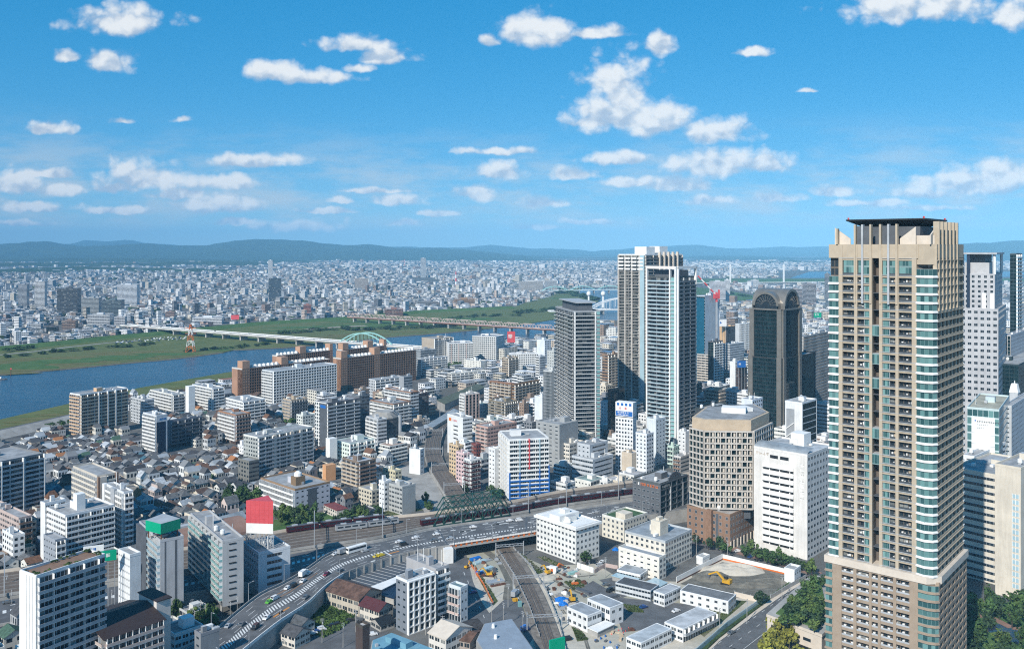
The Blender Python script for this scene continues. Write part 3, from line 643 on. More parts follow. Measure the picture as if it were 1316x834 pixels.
RW = Strip([(-120, 752), (0, 736), (120, 720), (240, 706), (373, 682), (480, 668), (552, 661), (651, 647), (720, 633), (812, 620), (920, 604)],
           [(-120, 785), (0, 766), (120, 749), (240, 733), (373, 707.5), (480, 692), (552, 677), (651, 662), (720, 650), (812, 637.5), (920, 622)], 6.0)
RW.deck("railway_terrain", [MT['ball'], MT['conc']], 2.0)
m = MB(); RW.wall(m, 0.0, 1.6); tag(m.build("boundary_wall", [MT['lstone']]), "long pale concrete wall behind the railway tracks", "wall")
m = MB(); RW.wall(m, 1.0, 1.0); tag(m.build("boundary_wall", [MT['conc']]), "grey trackside wall between railway and road", "wall")
def track(st, v, name="railway_track", g_=0.0):
    m = MB(); n = int(st.len / 8)
    off = 0.72 / max(1.0, float(np.hypot(*(np.array(st.at(st.len / 2, 0)) - np.array(st.at(st.len / 2, 1))))))
    for i in range(n):
        t0, t1 = st.len * i / n, st.len * (i + 1) / n
        st.quad(m, t0, t1, v - off * 1.9, v + off * 1.9, st.z + 0.05, 1)
        for k in (-1, 1):
            a, b = st.at(t0, v + k * off), st.at(t1, v + k * off); d, w = edge(a, b); m.box(a, d, 0, w + 0.05, -0.1, 0.1, st.z + 0.05, st.z + 0.28, 0)
    return tag(m.build(name, [MT['rail'], MT['sleep']]), kind="structure")
for v in (0.10, 0.24, 0.38, 0.52, 0.68, 0.84): track(RW, v)
def cstrip(pts, w, z):
    P = crom([gp(*p, z) for p in pts], 4); U, L = [], []
    for i, p in enumerate(P):
        a, b = P[max(0, i - 1)], P[min(len(P) - 1, i + 1)]; d, _ = edge(a, b); U.append((p[0] - d[1] * w / 2, p[1] + d[0] * w / 2)); L.append((p[0] + d[1] * w / 2, p[1] - d[0] * w / 2))
    return Strip(U, L, z, 2, world=True)
JR = cstrip([(612, 668), (594, 648), (577, 622), (562, 598), (556, 580), (558, 562), (566, 546), (580, 531), (600, 517), (622, 505), (650, 494)], 13.5, 3.0)
JR.deck("railway_terrain", [MT['ball'], MT['conc']], 2.0)
for v in (0.15, 0.38, 0.62, 0.85): track(JR, v)
FR = cstrip([(640, 692), (655, 714), (670, 738), (684, 766), (697, 800), (709, 838), (720, 880)], 12, 0.6)
FR.deck("railway_terrain", [MT['ball'], MT['conc']], 0.6)
for v in (0.36, 0.62): track(FR, v)
def pts_of(st): return [tuple(p) for p in st.U] + [tuple(p) for p in st.L[::-1]]
for st in (HW, RW, JR, FR): FOOT.append(pts_of(st))
SR = Strip([(-140, 806), (0, 772), (120, 757), (240, 739), (373, 712), (440, 700)], [(-140, 840), (0, 804), (120, 785), (240, 764), (373, 738), (440, 712)], 5.2)
SR.deck("road", [MT['asph'], MT['conc']], 1.5); FOOT.append(pts_of(SR))
mk = MB()
for t in np.arange(0, SR.len - 4, 3.0):
    SR.quad(mk, t, t + 1.5, 0.42, 0.54, 5.22)
    if int(t / 3) % 3 == 0: SR.quad(mk, t, t + 4, 0.24, 0.26, 5.22); SR.quad(mk, t, t + 4, 0.74, 0.76, 5.22)
tag(mk.build("road_markings", [MT['mark']]), kind="structure")
m = MB(); SR.wall(m, 1.0, 1.0); tag(m.build("parapet_wall", [MT['conc']]), "grey parapet of the street beside the railway at the roof-garden block", "road wall")

# ---- bridges over the river --------------------------------------------------------------------------------------
def span(label, a, b, z, w, pier, deckm, name="road_bridge", group=None, px=True):
    A_, B2 = (gp(*a, z), gp(*b, z)) if px else (a, b); d, L = edge(A_, B2)
    r = thing(name, label, "bridge", A_, group)
    m = MB(A_); m.box(A_, d, 0, L, -w / 2, w / 2, z - 2.4, z, 0); m.build("deck", [MT[deckm]], r)
    for s_ in (-1, 1):
        m = MB(A_); m.box(A_, d, 0, L, s_ * w / 2 - 0.3, s_ * w / 2 + 0.3, z, z + 1.2, 0); m.build("parapet", [MT['white' if deckm != 'rust' else 'pinkst']], r)
    q = MB((0, 0, 0)); q.box((0, 0), d, -1.6, 1.6, -w * 0.4, w * 0.4, 0.2, z - 2.4, 0); q.box((0, 0), d, -2.2, 2.2, -w * 0.46, w * 0.46, z - 4, z - 2.4, 0)
    share(r, q.mesh("pier", [MT['conc']]), "pier", [(d[0] * t, d[1] * t, 0) for t in np.arange(pier / 2, L, pier)])
    return r, A_, d, L
def arch(r, O, d, t0, t1, z, rise, off, mt, hang=8, th=1.6, seg=16):
    n = (d[1], -d[0]); P = lambda t, h: (O[0] + d[0] * t + n[0] * off, O[1] + d[1] * t + n[1] * off, z + h)
    m = MB(O); pr = None
    for i in range(seg + 1):
        u = i / seg; p = P(t0 + (t1 - t0) * u, rise * 4 * u * (1 - u))
        if pr: m.bar(pr, p, th)
        pr = p
    m.build("arch_rib", [MT[mt]], r)
    for i in range(1, hang):
        m = MB(O); u = i / hang; t = t0 + (t1 - t0) * u; m.bar(P(t, 0), P(t, rise * 4 * u * (1 - u)), th * 0.28); m.build("hanger", [MT[mt]], r)
r, O, d, L = span("long white road bridge over the river with a pale green arch", (160, 417.6), (575, 449), 12, 20, 48, 'conc')
t0 = (gp(444, 437, 12)[0] - O[0]) / d[0]; t1 = (gp(502, 441.5, 12)[0] - O[0]) / d[0]
for s_ in (-8, 8): arch(r, O, d, t0, t1, 12, 17, s_, 'abridge', 12, 1.7)
HB = (O, d, L)
r, O, d, L = span("long pinkish railway truss bridge upstream of the green arch bridge", (448, 407), (745, 425.5), 12, 11, 40, 'rust', "railway_bridge")
n = (d[1], -d[0])
for k in range(int(L / 40)):
    for s_ in (-5, 5):
        m = MB(O); P = lambda t, h: (O[0] + d[0] * t + n[0] * s_, O[1] + d[1] * t + n[1] * s_, 12 + h)
        t = k * 40 + 1.0
        m.bar(P(t, 0.5), P(t + 38, 0.5), 0.9); m.bar(P(t + 6, 8), P(t + 32, 8), 0.8)
        for i, (x0, h0, x1, h1) in enumerate([(0, 0, 6, 8), (38, 0, 32, 8), (6, 8, 12.5, 0), (12.5, 0, 19, 8), (19, 8, 25.5, 0), (25.5, 0, 32, 8)]): m.bar(P(t + x0, h0), P(t + x1, h1), 0.7)
        m.build("truss", [MT['pinkst']], r)
r, O, d, L = span("white single-arch road bridge between the grey tower and the white tower", (706, 399.5), (905, 394), 11, 22, 60, 'white')
t0 = (gp(757, 398, 11)[0] - O[0]) / d[0]; t1 = (gp(840, 396, 11)[0] - O[0]) / d[0]
for s_ in (-9, 9): arch(r, O, d, t0, t1, 11, 28, s_, 'white', 14, 2.2)
r, O, d, L = span("pale blue multi-arch bridge far upstream", (695, 373.5), (850, 371.5), 12, 16, 60, 'bglass')
for k in range(int(L / 110)): arch(r, O, d, k * 110 + 4, k * 110 + 106, 12, 15, 0, 'abridge', 8, 3.0)
r, O, d, L = span("low grey bridge with white masts across the far right channel", (868, 364), (1120, 361.8), 10, 14, 120, 'conc')
for t in (L * 0.27, L * 0.54): m = MB(O); m.box(O, d, t - 3, t + 3, -3, 3, 10, 95, 0); m.build("mast", [MT['white']], r)
r, O, d, L = span("far pale multi-arch bridge on the horizon behind the dark twin-framed tower", (885, 343.5), (1010, 343.2), 14, 16, 200, 'bglass')
for k in range(int(L / 230)): arch(r, O, d, k * 230 + 6, k * 230 + 224, 14, 34, 0, 'white', 8, 5.0)
for px, lab in ((759, "white round-topped water gate tower beside the white arch, nearer its springing"), (778, "white round-topped water gate tower seen through the white arch")):
    x, y = gp(px, 397); y += 60; r = thing("gate_tower", lab, "tower", (x, y))
    m = MB((x, y)); m.cyl(x, y, 0, 34, 3.0, 2.6, 10, 0); m.build("shaft", [MT['white']], r)
    m = MB((x, y)); m.cyl(x, y, 34, 37, 4.5, 6.5, 12, 0); m.cyl(x, y, 37, 44, 6.5, 6.0, 12, 0); m.cyl(x, y, 44, 47, 6.0, 1.0, 12, 0); m.build("head", [MT['white']], r)

# ---- green truss over the freight line -----------------------------------------------------------------------------
ta, tb = tpx(RW, 556, 1), tpx(RW, 657, 1)
root = thing("truss_bridge", "dark green lattice railway bridge above the curving tracks", "bridge", RW.at((ta + tb) / 2, 0.5)); O = tuple(root.location)
TR = []
for v in (-0.02, 0.52, 1.02):
    m = MB(O); N = 8; z0 = 6.2; hh = 9.5
    P = lambda i, h: (*RW.at(ta + (tb - ta) * i / N, v), z0 + h)
    m.bar(P(0, 0), P(N, 0), 0.45); m.bar(P(1, hh), P(N - 1, hh), 0.45); m.bar(P(0, 0), P(1, hh), 0.5); m.bar(P(N, 0), P(N - 1, hh), 0.5)
    for i in range(1, N): m.bar(P(i, 0), P(i, hh), 0.4)
    for i in range(1, N - 1): m.bar(P(i, 0), P(i + 1, hh), 0.35); m.bar(P(i + 1, 0), P(i, hh), 0.35)
    m.build("truss", [MT['green']], root)
m = MB(O)
for i in range(1, 8):
    for j in (0, 1):
        a, b = (-0.02, 0.52) if j == 0 else (0.52, 1.02); t = ta + (tb - ta) * i / 8; q = lambda tt, v: (*RW.at(tt, v), 15.7)
        m.bar(q(t, a), q(t, b), 0.45)
        if i < 7: t2 = ta + (tb - ta) * (i + 1) / 8; m.bar(q(t, a), q(t2, b), 0.3); m.bar(q(t, b), q(t2, a), 0.3)
m.build("top_bracing", [MT['green']], root)


# ---- the named buildings ------------------------------------------------------------------------------------------
WH, OW, LG, MG, DG, CR, TN, BR, DB_, PK, NV = (0.74, 0.75, 0.75), (0.70, 0.69, 0.64), (0.50, 0.52, 0.54), (0.32, 0.34, 0.36), (0.09, 0.095, 0.105), (0.66, 0.60, 0.50), (0.46, 0.37, 0.27), (0.25, 0.14, 0.09), (0.11, 0.075, 0.055), (0.52, 0.42, 0.38), (0.014, 0.028, 0.055)
Z = ('z',)
def bc(par='white', bay=3.2, dep=1.3, fin=2, cols=0): return ('b', bay, par, dep, fin, cols)
def gr(bay=3.0, cw=0.5, sh=0.9, dep=0.5, *m): return ('g', bay, cw, sh, dep, *m)
def pw(bay=3.0, w=1.5, h=1.4, lim=60): return ('p', bay, w, h, lim)
def rb(h0=1.0, h1=2.3, bay=3.0, m0=0.6): return ('r', bay, h0, h1, m0)
def glyphs(root, p, d, u0, n0, z0, n, s, mt, vert=False, gap=1.3, name="lettering"):
    """blocky strokes for signs whose writing is too small in the photo to read"""
    m = MB(tuple(root.location)); r_ = random.Random(n * 7 + int(s * 10))
    for i in range(n):
        u, z = (u0, z0 - i * s * gap) if vert else (u0 + i * s * gap, z0)
        for k in range(3): h = r_.choice((0.15, 0.45, 0.8)) * s; m.box(p, d, u, u + s, n0, n0 + 0.06, z + h, z + h + 0.16 * s)
        for k in range(2): w = r_.uniform(0.05, 0.8) * s; m.box(p, d, u + w, u + w + 0.16 * s, n0, n0 + 0.08, z, z + s)
    return m.build(name, [MT[mt]], root)
def panel(root, p, d, u0, u1, z0, z1, mt, n0=0.0, n1=0.12, name="panel", col=None):
    m = MB(tuple(root.location)); m.box(p, d, u0, u1, n0, n1, z0, z1); return m.build(name, [MT[mt]], root, col)
def fsd(pts, i): d, w = edge(pts[i], pts[(i + 1) % len(pts)]); return pts[i], d, w

# -- left foreground
r, P, H = A("white slab apartment block with a planted brown roof garden", 26, 47, 135, 742, 318, 58, Z, bc('grey', 3.0, 1.4, 2), col=(0.40, 0.42, 0.44), parc=WH, eq=0, vb=834, roof=(0.20, 0.13, 0.10), land="roof-garden slab")  # wall colour greyed to carry the shade of the long right side
p, d, w = fsd(P, 0)
panel(r, p, d, -0.05, w, 0, H + 0.6, 'white', 0, 0.3, "end_wall")  # white sheet over the greyed wall keeps the sunlit end bright
for u in (0.42, 0.62, 0.8): panel(r, p, d, w * u, w * u + 0.25, 0, H, 'grey', 0.3, 0.34, "wall_groove")
GARDEN = (P, H)
p, d, w = fsd(P, 1)
r, P, H = A("pale pink apartment block with a long dark brown gabled roof", 91, 135, 210, 820, 333, 50, bc('obj', 3.0, 1.2, 2), bc('obj', 2.7, 1.2, 1), col=(0.50, 0.42, 0.38), eq=0, par=0, vb=834, land="brown gabled apartment block")
GABLE = (r, P, H)
A("white narrow block with four round holes down its corner", 152, 167, 181, 715, 395, 48, ('slt', 2.0), Z, col=WH, eq=2, vb=778)
BR_ROOT = None
r, P, H = A("slim grey tower with white balconies and a green rooftop sign", 179, 206, 236, 696, 404, 37, bc('bglass', 2.8, 1.3, 1), Z, col=(0.42, 0.43, 0.45), eq=1, vb=790, land="green sign tower")
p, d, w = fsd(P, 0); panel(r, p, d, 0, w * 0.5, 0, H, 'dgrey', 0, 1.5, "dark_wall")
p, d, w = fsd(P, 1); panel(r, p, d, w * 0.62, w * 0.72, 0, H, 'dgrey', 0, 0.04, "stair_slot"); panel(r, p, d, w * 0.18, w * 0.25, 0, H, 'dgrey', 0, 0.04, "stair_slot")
GSIGN = (P, H)
r, P, H = A("grey-sided apartment block with pale teal balcony glass raised on columns", 245, 286, 313, 697, 413, 35, bc('teal', 3.4, 1.5, 2), Z, col=(0.43, 0.44, 0.45), eq=4, z0=4.5, vb=786, nf=10, land="teal balcony block")
p, d, w = fsd(P, 1)
q = MB((0, 0, 0)); q.box((0, 0), d, 0, w * 0.34, 0, 0.25, 0, 0.5, 0)
share(r, q.mesh("window", [MT['black']]), "window", [(p[0] - r.location.x + d[0] * w * 0.3, p[1] - r.location.y + d[1] * w * 0.3, 4.5 + (H - 4.5) / 10 * (k + 0.5)) for k in range(10)])
m = MB(tuple(r.location)); [m.cbox(P[i][0] * 0.85 + r.location.x * 0.15, P[i][1] * 0.85 + r.location.y * 0.15, 0, 4.5, 0.9, 0.9) for i in range(4)]; m.build("column", [MT['conc']], r)
r, P, H = A("white office block with strip windows under the red and white sign", 312, 332, 373, 712, 437, 37, pw(3.2, 1.0, 1.4), rb(0.9, 2.3, 1.6, 4.5), col=(0.62, 0.66, 0.70), eq=3, nf=6, vb=764, land="red and white sign")
OSIGN = (P, H)
r, P, H = A("white stepped apartment complex with long balconies and a lift tower", 60, 84, 147, 664, 468, 50, ('wid', 3.0), bc('white', 3.2, 1.3, 2), col=WH, eq=2, vb=712, land="white stepped complex")
block("", rect(52, 58, 84, 482, 52), 32, {'d': ('wid', 3.0), 0: Z}, WH, root=r, eq=1)
block("", rect(56, 71, 84, 452, 50), 22, {0: ('slt', 3.0), 1: bc('white', 3, 1.2, 1), 'd': ('pun', 3)}, (0.30, 0.33, 0.37), root=r, eq=0)
m = MB(tuple(r.location)); x, y = gp(102, 655, 29); m.cbox(x, y, 29, 38, 4.5, 4.5, 0.85); m.build("lift_tower", [MT['white']], r)
A("tall dark apartment block with thin white frames at the left edge of the view", -70, -28, 56, 600, 540, 57, Z, bc('grey', 3.2, 1.4, 3, 3), col=(0.20, 0.21, 0.22), eq=2, vb=670, land="tall dark block")
A("low pinkish apartment block below the tall dark one", -22, 24, 41, 667, 500, 50, ('wid', 3.2), bc('brown', 3.0, 1.2, 1), col=PK, eq=2, vb=700)
A("small white three-storey house block at the left edge", 3, 17, 32, 690, 478, 48, ('pun', 3.0), ('pun', 3.0), col=WH, eq=1, vb=716, name="house", cat="house")
r, P, H = A("white balcony block with a grey central fin above the stepped complex", 135, 159, 171, 634, 498, 45, bc('white', 3.0, 1.2, 1), bc('white', 3.0, 1.2, 1), col=(0.68, 0.69, 0.70), eq=2, vb=678)
p, d, w = fsd(P, 0); panel(r, p, d, w * 0.46, w * 0.66, 0, H + 1, 'grey', 0, 1.7, "fin"); panel(r, p, d, 0, w * 0.12, 0, H + 1, 'white', 0, 1.6, "fin")
r, P, H = A("cream apartment block with a grid of small balconies and a flat grey roof", 94, 125, 151, 613, 520, 47, bc('cream', 3.0, 1.1, 1), bc('cream', 3.2, 1.2, 2), col=(0.56, 0.51, 0.44), eq=0, vb=650, land="cream grid block")
p, d, w = fsd(P, 1); panel(r, p, d, 0, w * 0.1, 0, H, 'brown', 0, 1.4, "dark_strip"); panel(r, p, d, w * 0.1, w * 0.42, 0, H, 'lstone', 0, 1.45, "stair_wall"); panel(r, p, d, w * 0.9, w, 0, H + 1, 'brown', 0, 1.5, "dark_strip")
# -- by the river
r, P, H = A("tall orange and brown apartment slab standing alone by the river", 90, 103, 164, 508, 797, 56, bc('obj', 3.4, 1.0, 1), bc('tan', 3.4, 1.5, 2), col=(0.60, 0.40, 0.24), eq=3, vb=560, parc=WH, land="orange river slab")
p, d, w = fsd(P, 1)
for u in (0.36, 0.55, 0.72): panel(r, p, d, w * u, w * u + 0.8, 0, H + 0.5, 'white', 0, 1.8, "column")
r, P, H = A("white and navy block with a small blue logo near the river", 184, 201, 215, 535, 736, 50, bc('white', 3.0, 1.2, 1), Z, col=(0.66, 0.68, 0.70), eq=3, vb=582, land="navy and white block")
p, d, w = fsd(P, 1); panel(r, p, d, 0, w * 0.86, 0, H - 5, 'navy', 0, 0.05, "navy_wall"); glyphs(r, p, d, w * 0.25, 0.05, H - 3.6, 3, 1.6, 'blue', name="logo")
A("long dark wing behind the white and navy block", 215, 219, 260, 542, 762, 50, Z, bc('dgrey', 3.2, 1.4, 2), col=(0.16, 0.18, 0.21), eq=2, vb=580)  # dark wall and parapet colours carry the shadow on its long side
A("white stepped apartments with a lift tower below the grassy bank", 193, 222, 237, 508, 900, 48, bc('white', 3.0), bc('grey', 3.0), col=OW, eq=5, vb=530)
A("white block with a tall blank stair tower near the river grass", 247, 273, 288, 500, 905, 48, bc('white', 3.0), bc('white', 3.0), col=WH, eq=2, vb=528)
r = thing("stair_tower", "tall blank white stair tower at the end of the riverside block", "stair tower", gp(244.5, 540)); x, y = r.location[:2]; m = MB((x, y)); m.cbox(x, y, 0, 34, 6.5, 7, 0.8); m.build("shaft", [MT['white']], r)
A("low grey workshops beside the orange river slab", 168, 186, 198, 515, 860, 48, ('pun', 3.4), ('rib', 3), col=LG, eq=4, vb=532, name="workshop", cat="workshop")
r, P, H = A("orange-brown apartment tower with white stair zigzags", 281, 303, 322, 534, 775, 46, bc('white', 3.0, 1.2, 1), bc('brown', 3.0, 1.2, 1), col=(0.36, 0.19, 0.11), eq=2, vb=574)
A("white apartments with a curved roofline behind the orange-brown tower", 290, 312, 341, 517, 830, 46, ('wid', 3.0), bc('white', 3.0), col=WH, eq=4, vb=534)
r, P, H = A("long pale grid-fronted apartment slab in front of the brown slabs", 337, 351, 432, 478, 962, 48, bc('white', 3.4, 1.2, 1), gr(3.4, 0.55, 1.25, 1.2, 'white'), col=(0.62, 0.66, 0.68), eq=3, vb=520, land="long pale slab")
# -- brown slabs with toothed white roofs
def crenel(label, xl, xc, xr, yt, D, towers, r0=48.5, vb=None):
    r, P, H = A(label, xl, xc, xr, yt, D, r0, Z, gr(3.0, 0.5, 1.2, 1.0, 'brown'), col=(0.40, 0.23, 0.15), eq=0, vb=vb, par=1.0, parc=(0.6, 0.6, 0.58))
    p, d, w = fsd(P, 1); m = MB((0, 0, 0)); m.box((0, 0), d, 0, 1.8, -5.5, -0.6, 0, 3.0, 0); m.box((0, 0), d, 0.3, 1.5, -5.0, -1.2, 3.0, 3.8, 0)
    n = int(w / 5.4); o = r.location
    share(r, m.mesh("roof_vent", [MT['white']]), "roof_vent", [(p[0] - o.x + d[0] * (i + 0.4) * 5.4, p[1] - o.y + d[1] * (i + 0.4) * 5.4, H) for i in range(n) if all(abs((i + .5) * 5.4 / w - t) > 0.06 for t in towers)])
    for t in towers:
        m = MB(tuple(o)); a = max(0, w * t - 4.5); m.box(p, d, a, min(w, a + 9), -9, 0.9, 0, H + 9); m.build("stair_tower", [MT['obj']], r, (0.48, 0.29, 0.19))
crenel("rear brown slab with a toothed white roof beside the water", 350, 356, 427, 458, 1098, (0.45, 1.0), vb=470)
crenel("front brown slab with a toothed white roof half hidden by the pale slab", 298, 311, 424, 475, 984, (0.0, 0.46), vb=500, )
crenel("rear brown slab behind the wide brown one near the green arch", 433, 440, 496, 450.5, 1152, (0.0, 0.62, 1.0), vb=462)
crenel("wide brown slab with a central stair tower and toothed roof", 428, 438, 534, 461.5, 1066, (0.0, 0.46), vb=500)
LAND.append(("wide brown slab", 480, 475))
# -- towards the bend of the river
A("grey apartment block with a tan end wall at the bend of the river", 542, 558, 582, 436, 1288, 45, Z, bc('grey', 3.4, 1.3, 2, 2), col=(0.42, 0.36, 0.29), eq=3, vb=452)
r, P, H = A("white apartment slab with two reddish window columns", 573, 577, 608, 442, 1276, 12, Z, gr(3.2, 0.45, 1.2, 1.0, 'white'), col=WH, eq=3, vb=470)
p, d, w = fsd(P, 1); [panel(r, p, d, w * u, w * u + 1.0, 0, H, 'pinkst', 0, 1.1, "red_strip") for u in (0.08, 0.38, 0.7)]
A("tall white grid slab with a single roof tower", 607, 637, 648, 433.5, 1335, 70, gr(3.2, 0.5, 1.25, 0.6, 'white'), gr(3.2, 0.5, 1.25, 0.6, 'white'), col=WH, eq=1, vb=464, land="tall white grid slab")
A("low grey terrace of flats beside the brown slab", 536, 541, 575, 462, 1180, 40, ('bal', 3), bc('white', 3.2), col=LG, eq=3, vb=476)
A("grey flat block behind the low terrace", 533, 541, 561, 451, 1240, 40, ('pun', 3), ('bal', 3), col=MG, eq=2, vb=460)
A("plain white hall in front of the tall white slabs", 596, 618, 626, 465, 1200, 50, ('slt', 5), ('slt', 5), col=OW, eq=2, vb=474)
A("long low white flats along the station", 575, 580, 624, 481, 1100, 38, ('bal', 3), bc('white', 3.2), col=OW, eq=4, vb=490)
A("white department block with small square windows near the tower", 654, 658, 692, 456, 1180, 15, ('pun', 3), gr(3, 0.9, 1.5, 0.2, 'white'), col=WH, eq=4, vb=470)
A("tall white block with a blank side left of the grey tower", 690, 700, 708, 438, 1200, 45, Z, ('pun', 3), col=(0.70, 0.74, 0.78), eq=2, vb=462)
A("plain grey block left of the grey tower", 703, 712, 722, 452, 1000, 48, ('slt', 4), ('slt', 4), col=(0.46, 0.48, 0.47), eq=1, vb=478)
A("striped white and dark office left of the grey tower", 689, 694, 701, 459, 1080, 45, bc('white', 3), ('rib', 3), col=LG, eq=2, vb=482)
A("brown flats below the white department block", 645, 653, 666, 461, 1120, 48, ('bal', 3), bc('tan', 3), col=TN, eq=2, vb=478)
A("slender grey ribbed tower left of the dark grey tower", 698.5, 709, 716, 478, 800, 48, gr(1.4, 0.35, 0.1, 0.25, 'grey'), Z, col=(0.56, 0.58, 0.58), eq=1, vb=545)
A("plain white box beside the slender ribbed tower", 687, 697, 703, 511, 830, 48, Z, Z, col=(0.70, 0.74, 0.77), eq=1, vb=538)
r, P, H = A("big L-shaped orange-brown apartment block", 629, 657, 660, 494, 930, 47, bc('tan', 3.0, 1.2, 2), Z, col=(0.30, 0.17, 0.08), eq=4, vb=520, parc=BR, land="orange-brown block")
block("", rect(658, 661, 693, 922, 50), H + 0.5, {1: bc('tan', 3.0, 1.3, 2), 'd': ('bal', 3)}, (0.28, 0.16, 0.08), root=r, eq=3)
A("olive stepped apartment block with a white zigzag stair", 628, 648, 665, 518, 868, 46, bc('obj', 3.0, 1.2, 3), bc('obj', 3.0, 1.2, 1), col=(0.24, 0.20, 0.14), eq=3, vb=540)
A("brown-striped white tower with a blue roof tank", 591, 598, 616, 508, 860, 38, bc('white', 2.8, 1.2, 1), gr(4.0, 1.6, 0.2, 0.3, 'pinkst'), col=(0.62, 0.6, 0.57), eq=3, vb=544)
r, P, H = A("white office with a small orange logo above the railway curve", 575, 595, 607, 538, 728, 38, Z, ('rib', 3), col=WH, eq=1, vb=570, land="orange logo office")
p, d, w = fsd(P, 0); panel(r, p, d, w * 0.1, w * 0.26, H - 4.4, H - 1.8, 'orange', 0, 0.06, "logo"); glyphs(r, p, d, w * 0.34, 0.02, H - 4, 4, 1.4, 'red')
q = MB((0, 0, 0)); q.box((0, 0), d, 0, w * 0.28, 0, 0.12, 0, 0.9); share(r, q.mesh("window", [MT['black']]), "window", [(p[0] - r.location.x + d[0] * w * 0.4, p[1] - r.location.y + d[1] * w * 0.4, H - 8 - k * 3.4) for k in range(5)])
A("peach gabled-front house block below the orange logo office", 577, 589, 596, 574, 660, 40, ('pun', 3), ('pun', 3), col=(0.62, 0.47, 0.30), eq=1, vb=600, name="house", cat="house")
A("pink and beige apartment building with a rooftop terrace", 612, 627, 664, 550, 715, 44, bc('obj', 3, 1.2, 2), ('wid', 3), col=(0.55, 0.36, 0.30), eq=5, vb=582)
A("slim white and maroon balcony tower by the tracks", 597, 604, 617, 592, 620, 40, bc('maroon', 3, 1.2, 1), bc('maroon', 4, 1.2, 3), col=WH, eq=1, vb=628)
A("pale pink narrow building beside the maroon balcony tower", 586, 596, 604, 584, 640, 40, ('pun', 3), ('pun', 3), col=(0.68, 0.50, 0.50), eq=1, vb=616)
A("white slit-windowed building left of the white block with blue base", 628, 636, 642, 578, 620, 40, ('slt', 3), Z, col=WH, eq=1, vb=620)
A("dark red brick building behind the maroon balcony tower", 606, 612, 618, 572, 680, 40, ('pun', 3), ('pun', 3), col=(0.22, 0.07, 0.055), eq=1, vb=592)
r, P, H = A("white apartment block with blue lower bays and a single red stripe", 642, 654, 705, 566, 598, 13, bc('white', 3.0, 1.2, 2), bc('white', 3.05, 1.4, 2), col=WH, eq=2, vb=640, land="blue-based white block")
p, d, w = fsd(P, 1)
for u, z0, z1, mt in ((0.0, 0, 20, 'blue'), (0.25, 0, 20, 'blue'), (0.5, 0, 15, 'blue'), (0.75, 0, 22, 'blue'), (0.985, 0, 24, 'blue'), (0.49, 22, H + 0.6, 'red'), (0.25, 20, H, 'bglass'), (0.75, 22, H, 'bglass')): panel(r, p, d, w * u - 0.35 + 0.35, w * u + 0.7, z0, z1, mt, 0, 1.62, "bay_stripe")
m = MB((0, 0, 0)); m.box(p, d, 0.2, w - 0.2, 1.43, 1.56, 0.05, 1.0); 
m.org = tuple(r.location); me = m.mesh("bay_rail", [MT['blue']]); share(r, me, "bay_rail", [(0, 0, H / 15 * k) for k in range(1, 6)])
# -- the two railway-side groups in the middle
r, P, H = A("black and white apartment tower with a small blue sign", 405, 420, 462, 519, 752, 47, gr(2.6, 0.9, 0.9, 0.4, 'white'), bc('grey', 3.2, 1.4, 3), col=(0.12, 0.125, 0.135), eq=4, vb=575, land="black and white tower")
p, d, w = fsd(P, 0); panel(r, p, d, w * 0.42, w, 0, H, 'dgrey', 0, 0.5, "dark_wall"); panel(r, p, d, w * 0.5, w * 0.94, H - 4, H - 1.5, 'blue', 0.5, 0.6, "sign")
A("dark rear wing of the black and white tower", 452, 462, 475, 510, 800, 47, Z, ('bal', 3.2), col=(0.16, 0.18, 0.2), eq=2, vb=560)
A("tan stepped block left of the black and white tower", 364, 374, 395, 515, 858, 46, bc('tan', 3, 1.2, 1), bc('dgrey', 3, 1.2, 1), col=TN, eq=5, vb=544)
A("small white flats with plain square windows below the tan block", 381, 389, 406, 535, 815, 46, ('pun', 3), ('pun', 3), col=(0.66, 0.68, 0.64), eq=2, vb=557)
r, P, H = A("large dark apartment slab with three pale stair columns", 313, 331, 402, 563, 650, 52, ('pun', 3.0), bc('grey', 3.2, 1.5, 2), col=(0.42, 0.44, 0.42), eq=3, vb=605, parc=OW, land="large dark slab")
p, d, w = fsd(P, 1); [panel(r, p, d, w * u, w * u + 2.4, 0, H, 'lstone', 0, 1.2, "stair_column") for u in (0.27, 0.57, 0.74)]
A("low dark grey annex in front of the large dark slab", 306, 320, 333, 594, 636, 48, ('pun', 3.2), ('rib', 3), col=(0.19, 0.19, 0.175), eq=0, vb=620)
r, P, H = A("cluttered-balcony apartment block with a brown penthouse and domed tank", 335, 379, 424, 630, 566, 46, bc('white', 2.8, 1.3, 1), ('slt', 4.0), col=(0.52, 0.53, 0.58), eq=2, vb=660, parc=(0.3, 0.2, 0.12), nf=5, land="domed-tank block")
m = MB(tuple(r.location)); x, y = gp(383, 622, H); m.cbox(x, y, H, H + 5.5, 7, 6, 0.8); m.build("penthouse", [MT['obj']], r, (0.22, 0.15, 0.09)); m = MB(tuple(r.location)); m.cyl(x, y, H + 5.5, H + 7.5, 2.6, 2.4, 14); m.cyl(x, y, H + 7.5, H + 8.6, 2.4, 0.8, 14); m.build("water_tank", [MT['white']], r)
p, d, w = fsd(P, 1); panel(r, p, d, w * 0.36, w * 0.62, 0, H - 1, 'dgrey', 0, 0.06, "recess_shade_panel")  # flat dark panel stands in for the shade of a recess
A("brown tiled apartment block with striped balconies", 440, 461, 483, 595, 628, 46, bc('tan', 2.8, 1.1, 2), bc('brown', 3.0, 1.3, 3), col=(0.22, 0.165, 0.13), eq=2, vb=628, nf=7, roof=(0.45, 0.47, 0.5), land="brown tiled block")
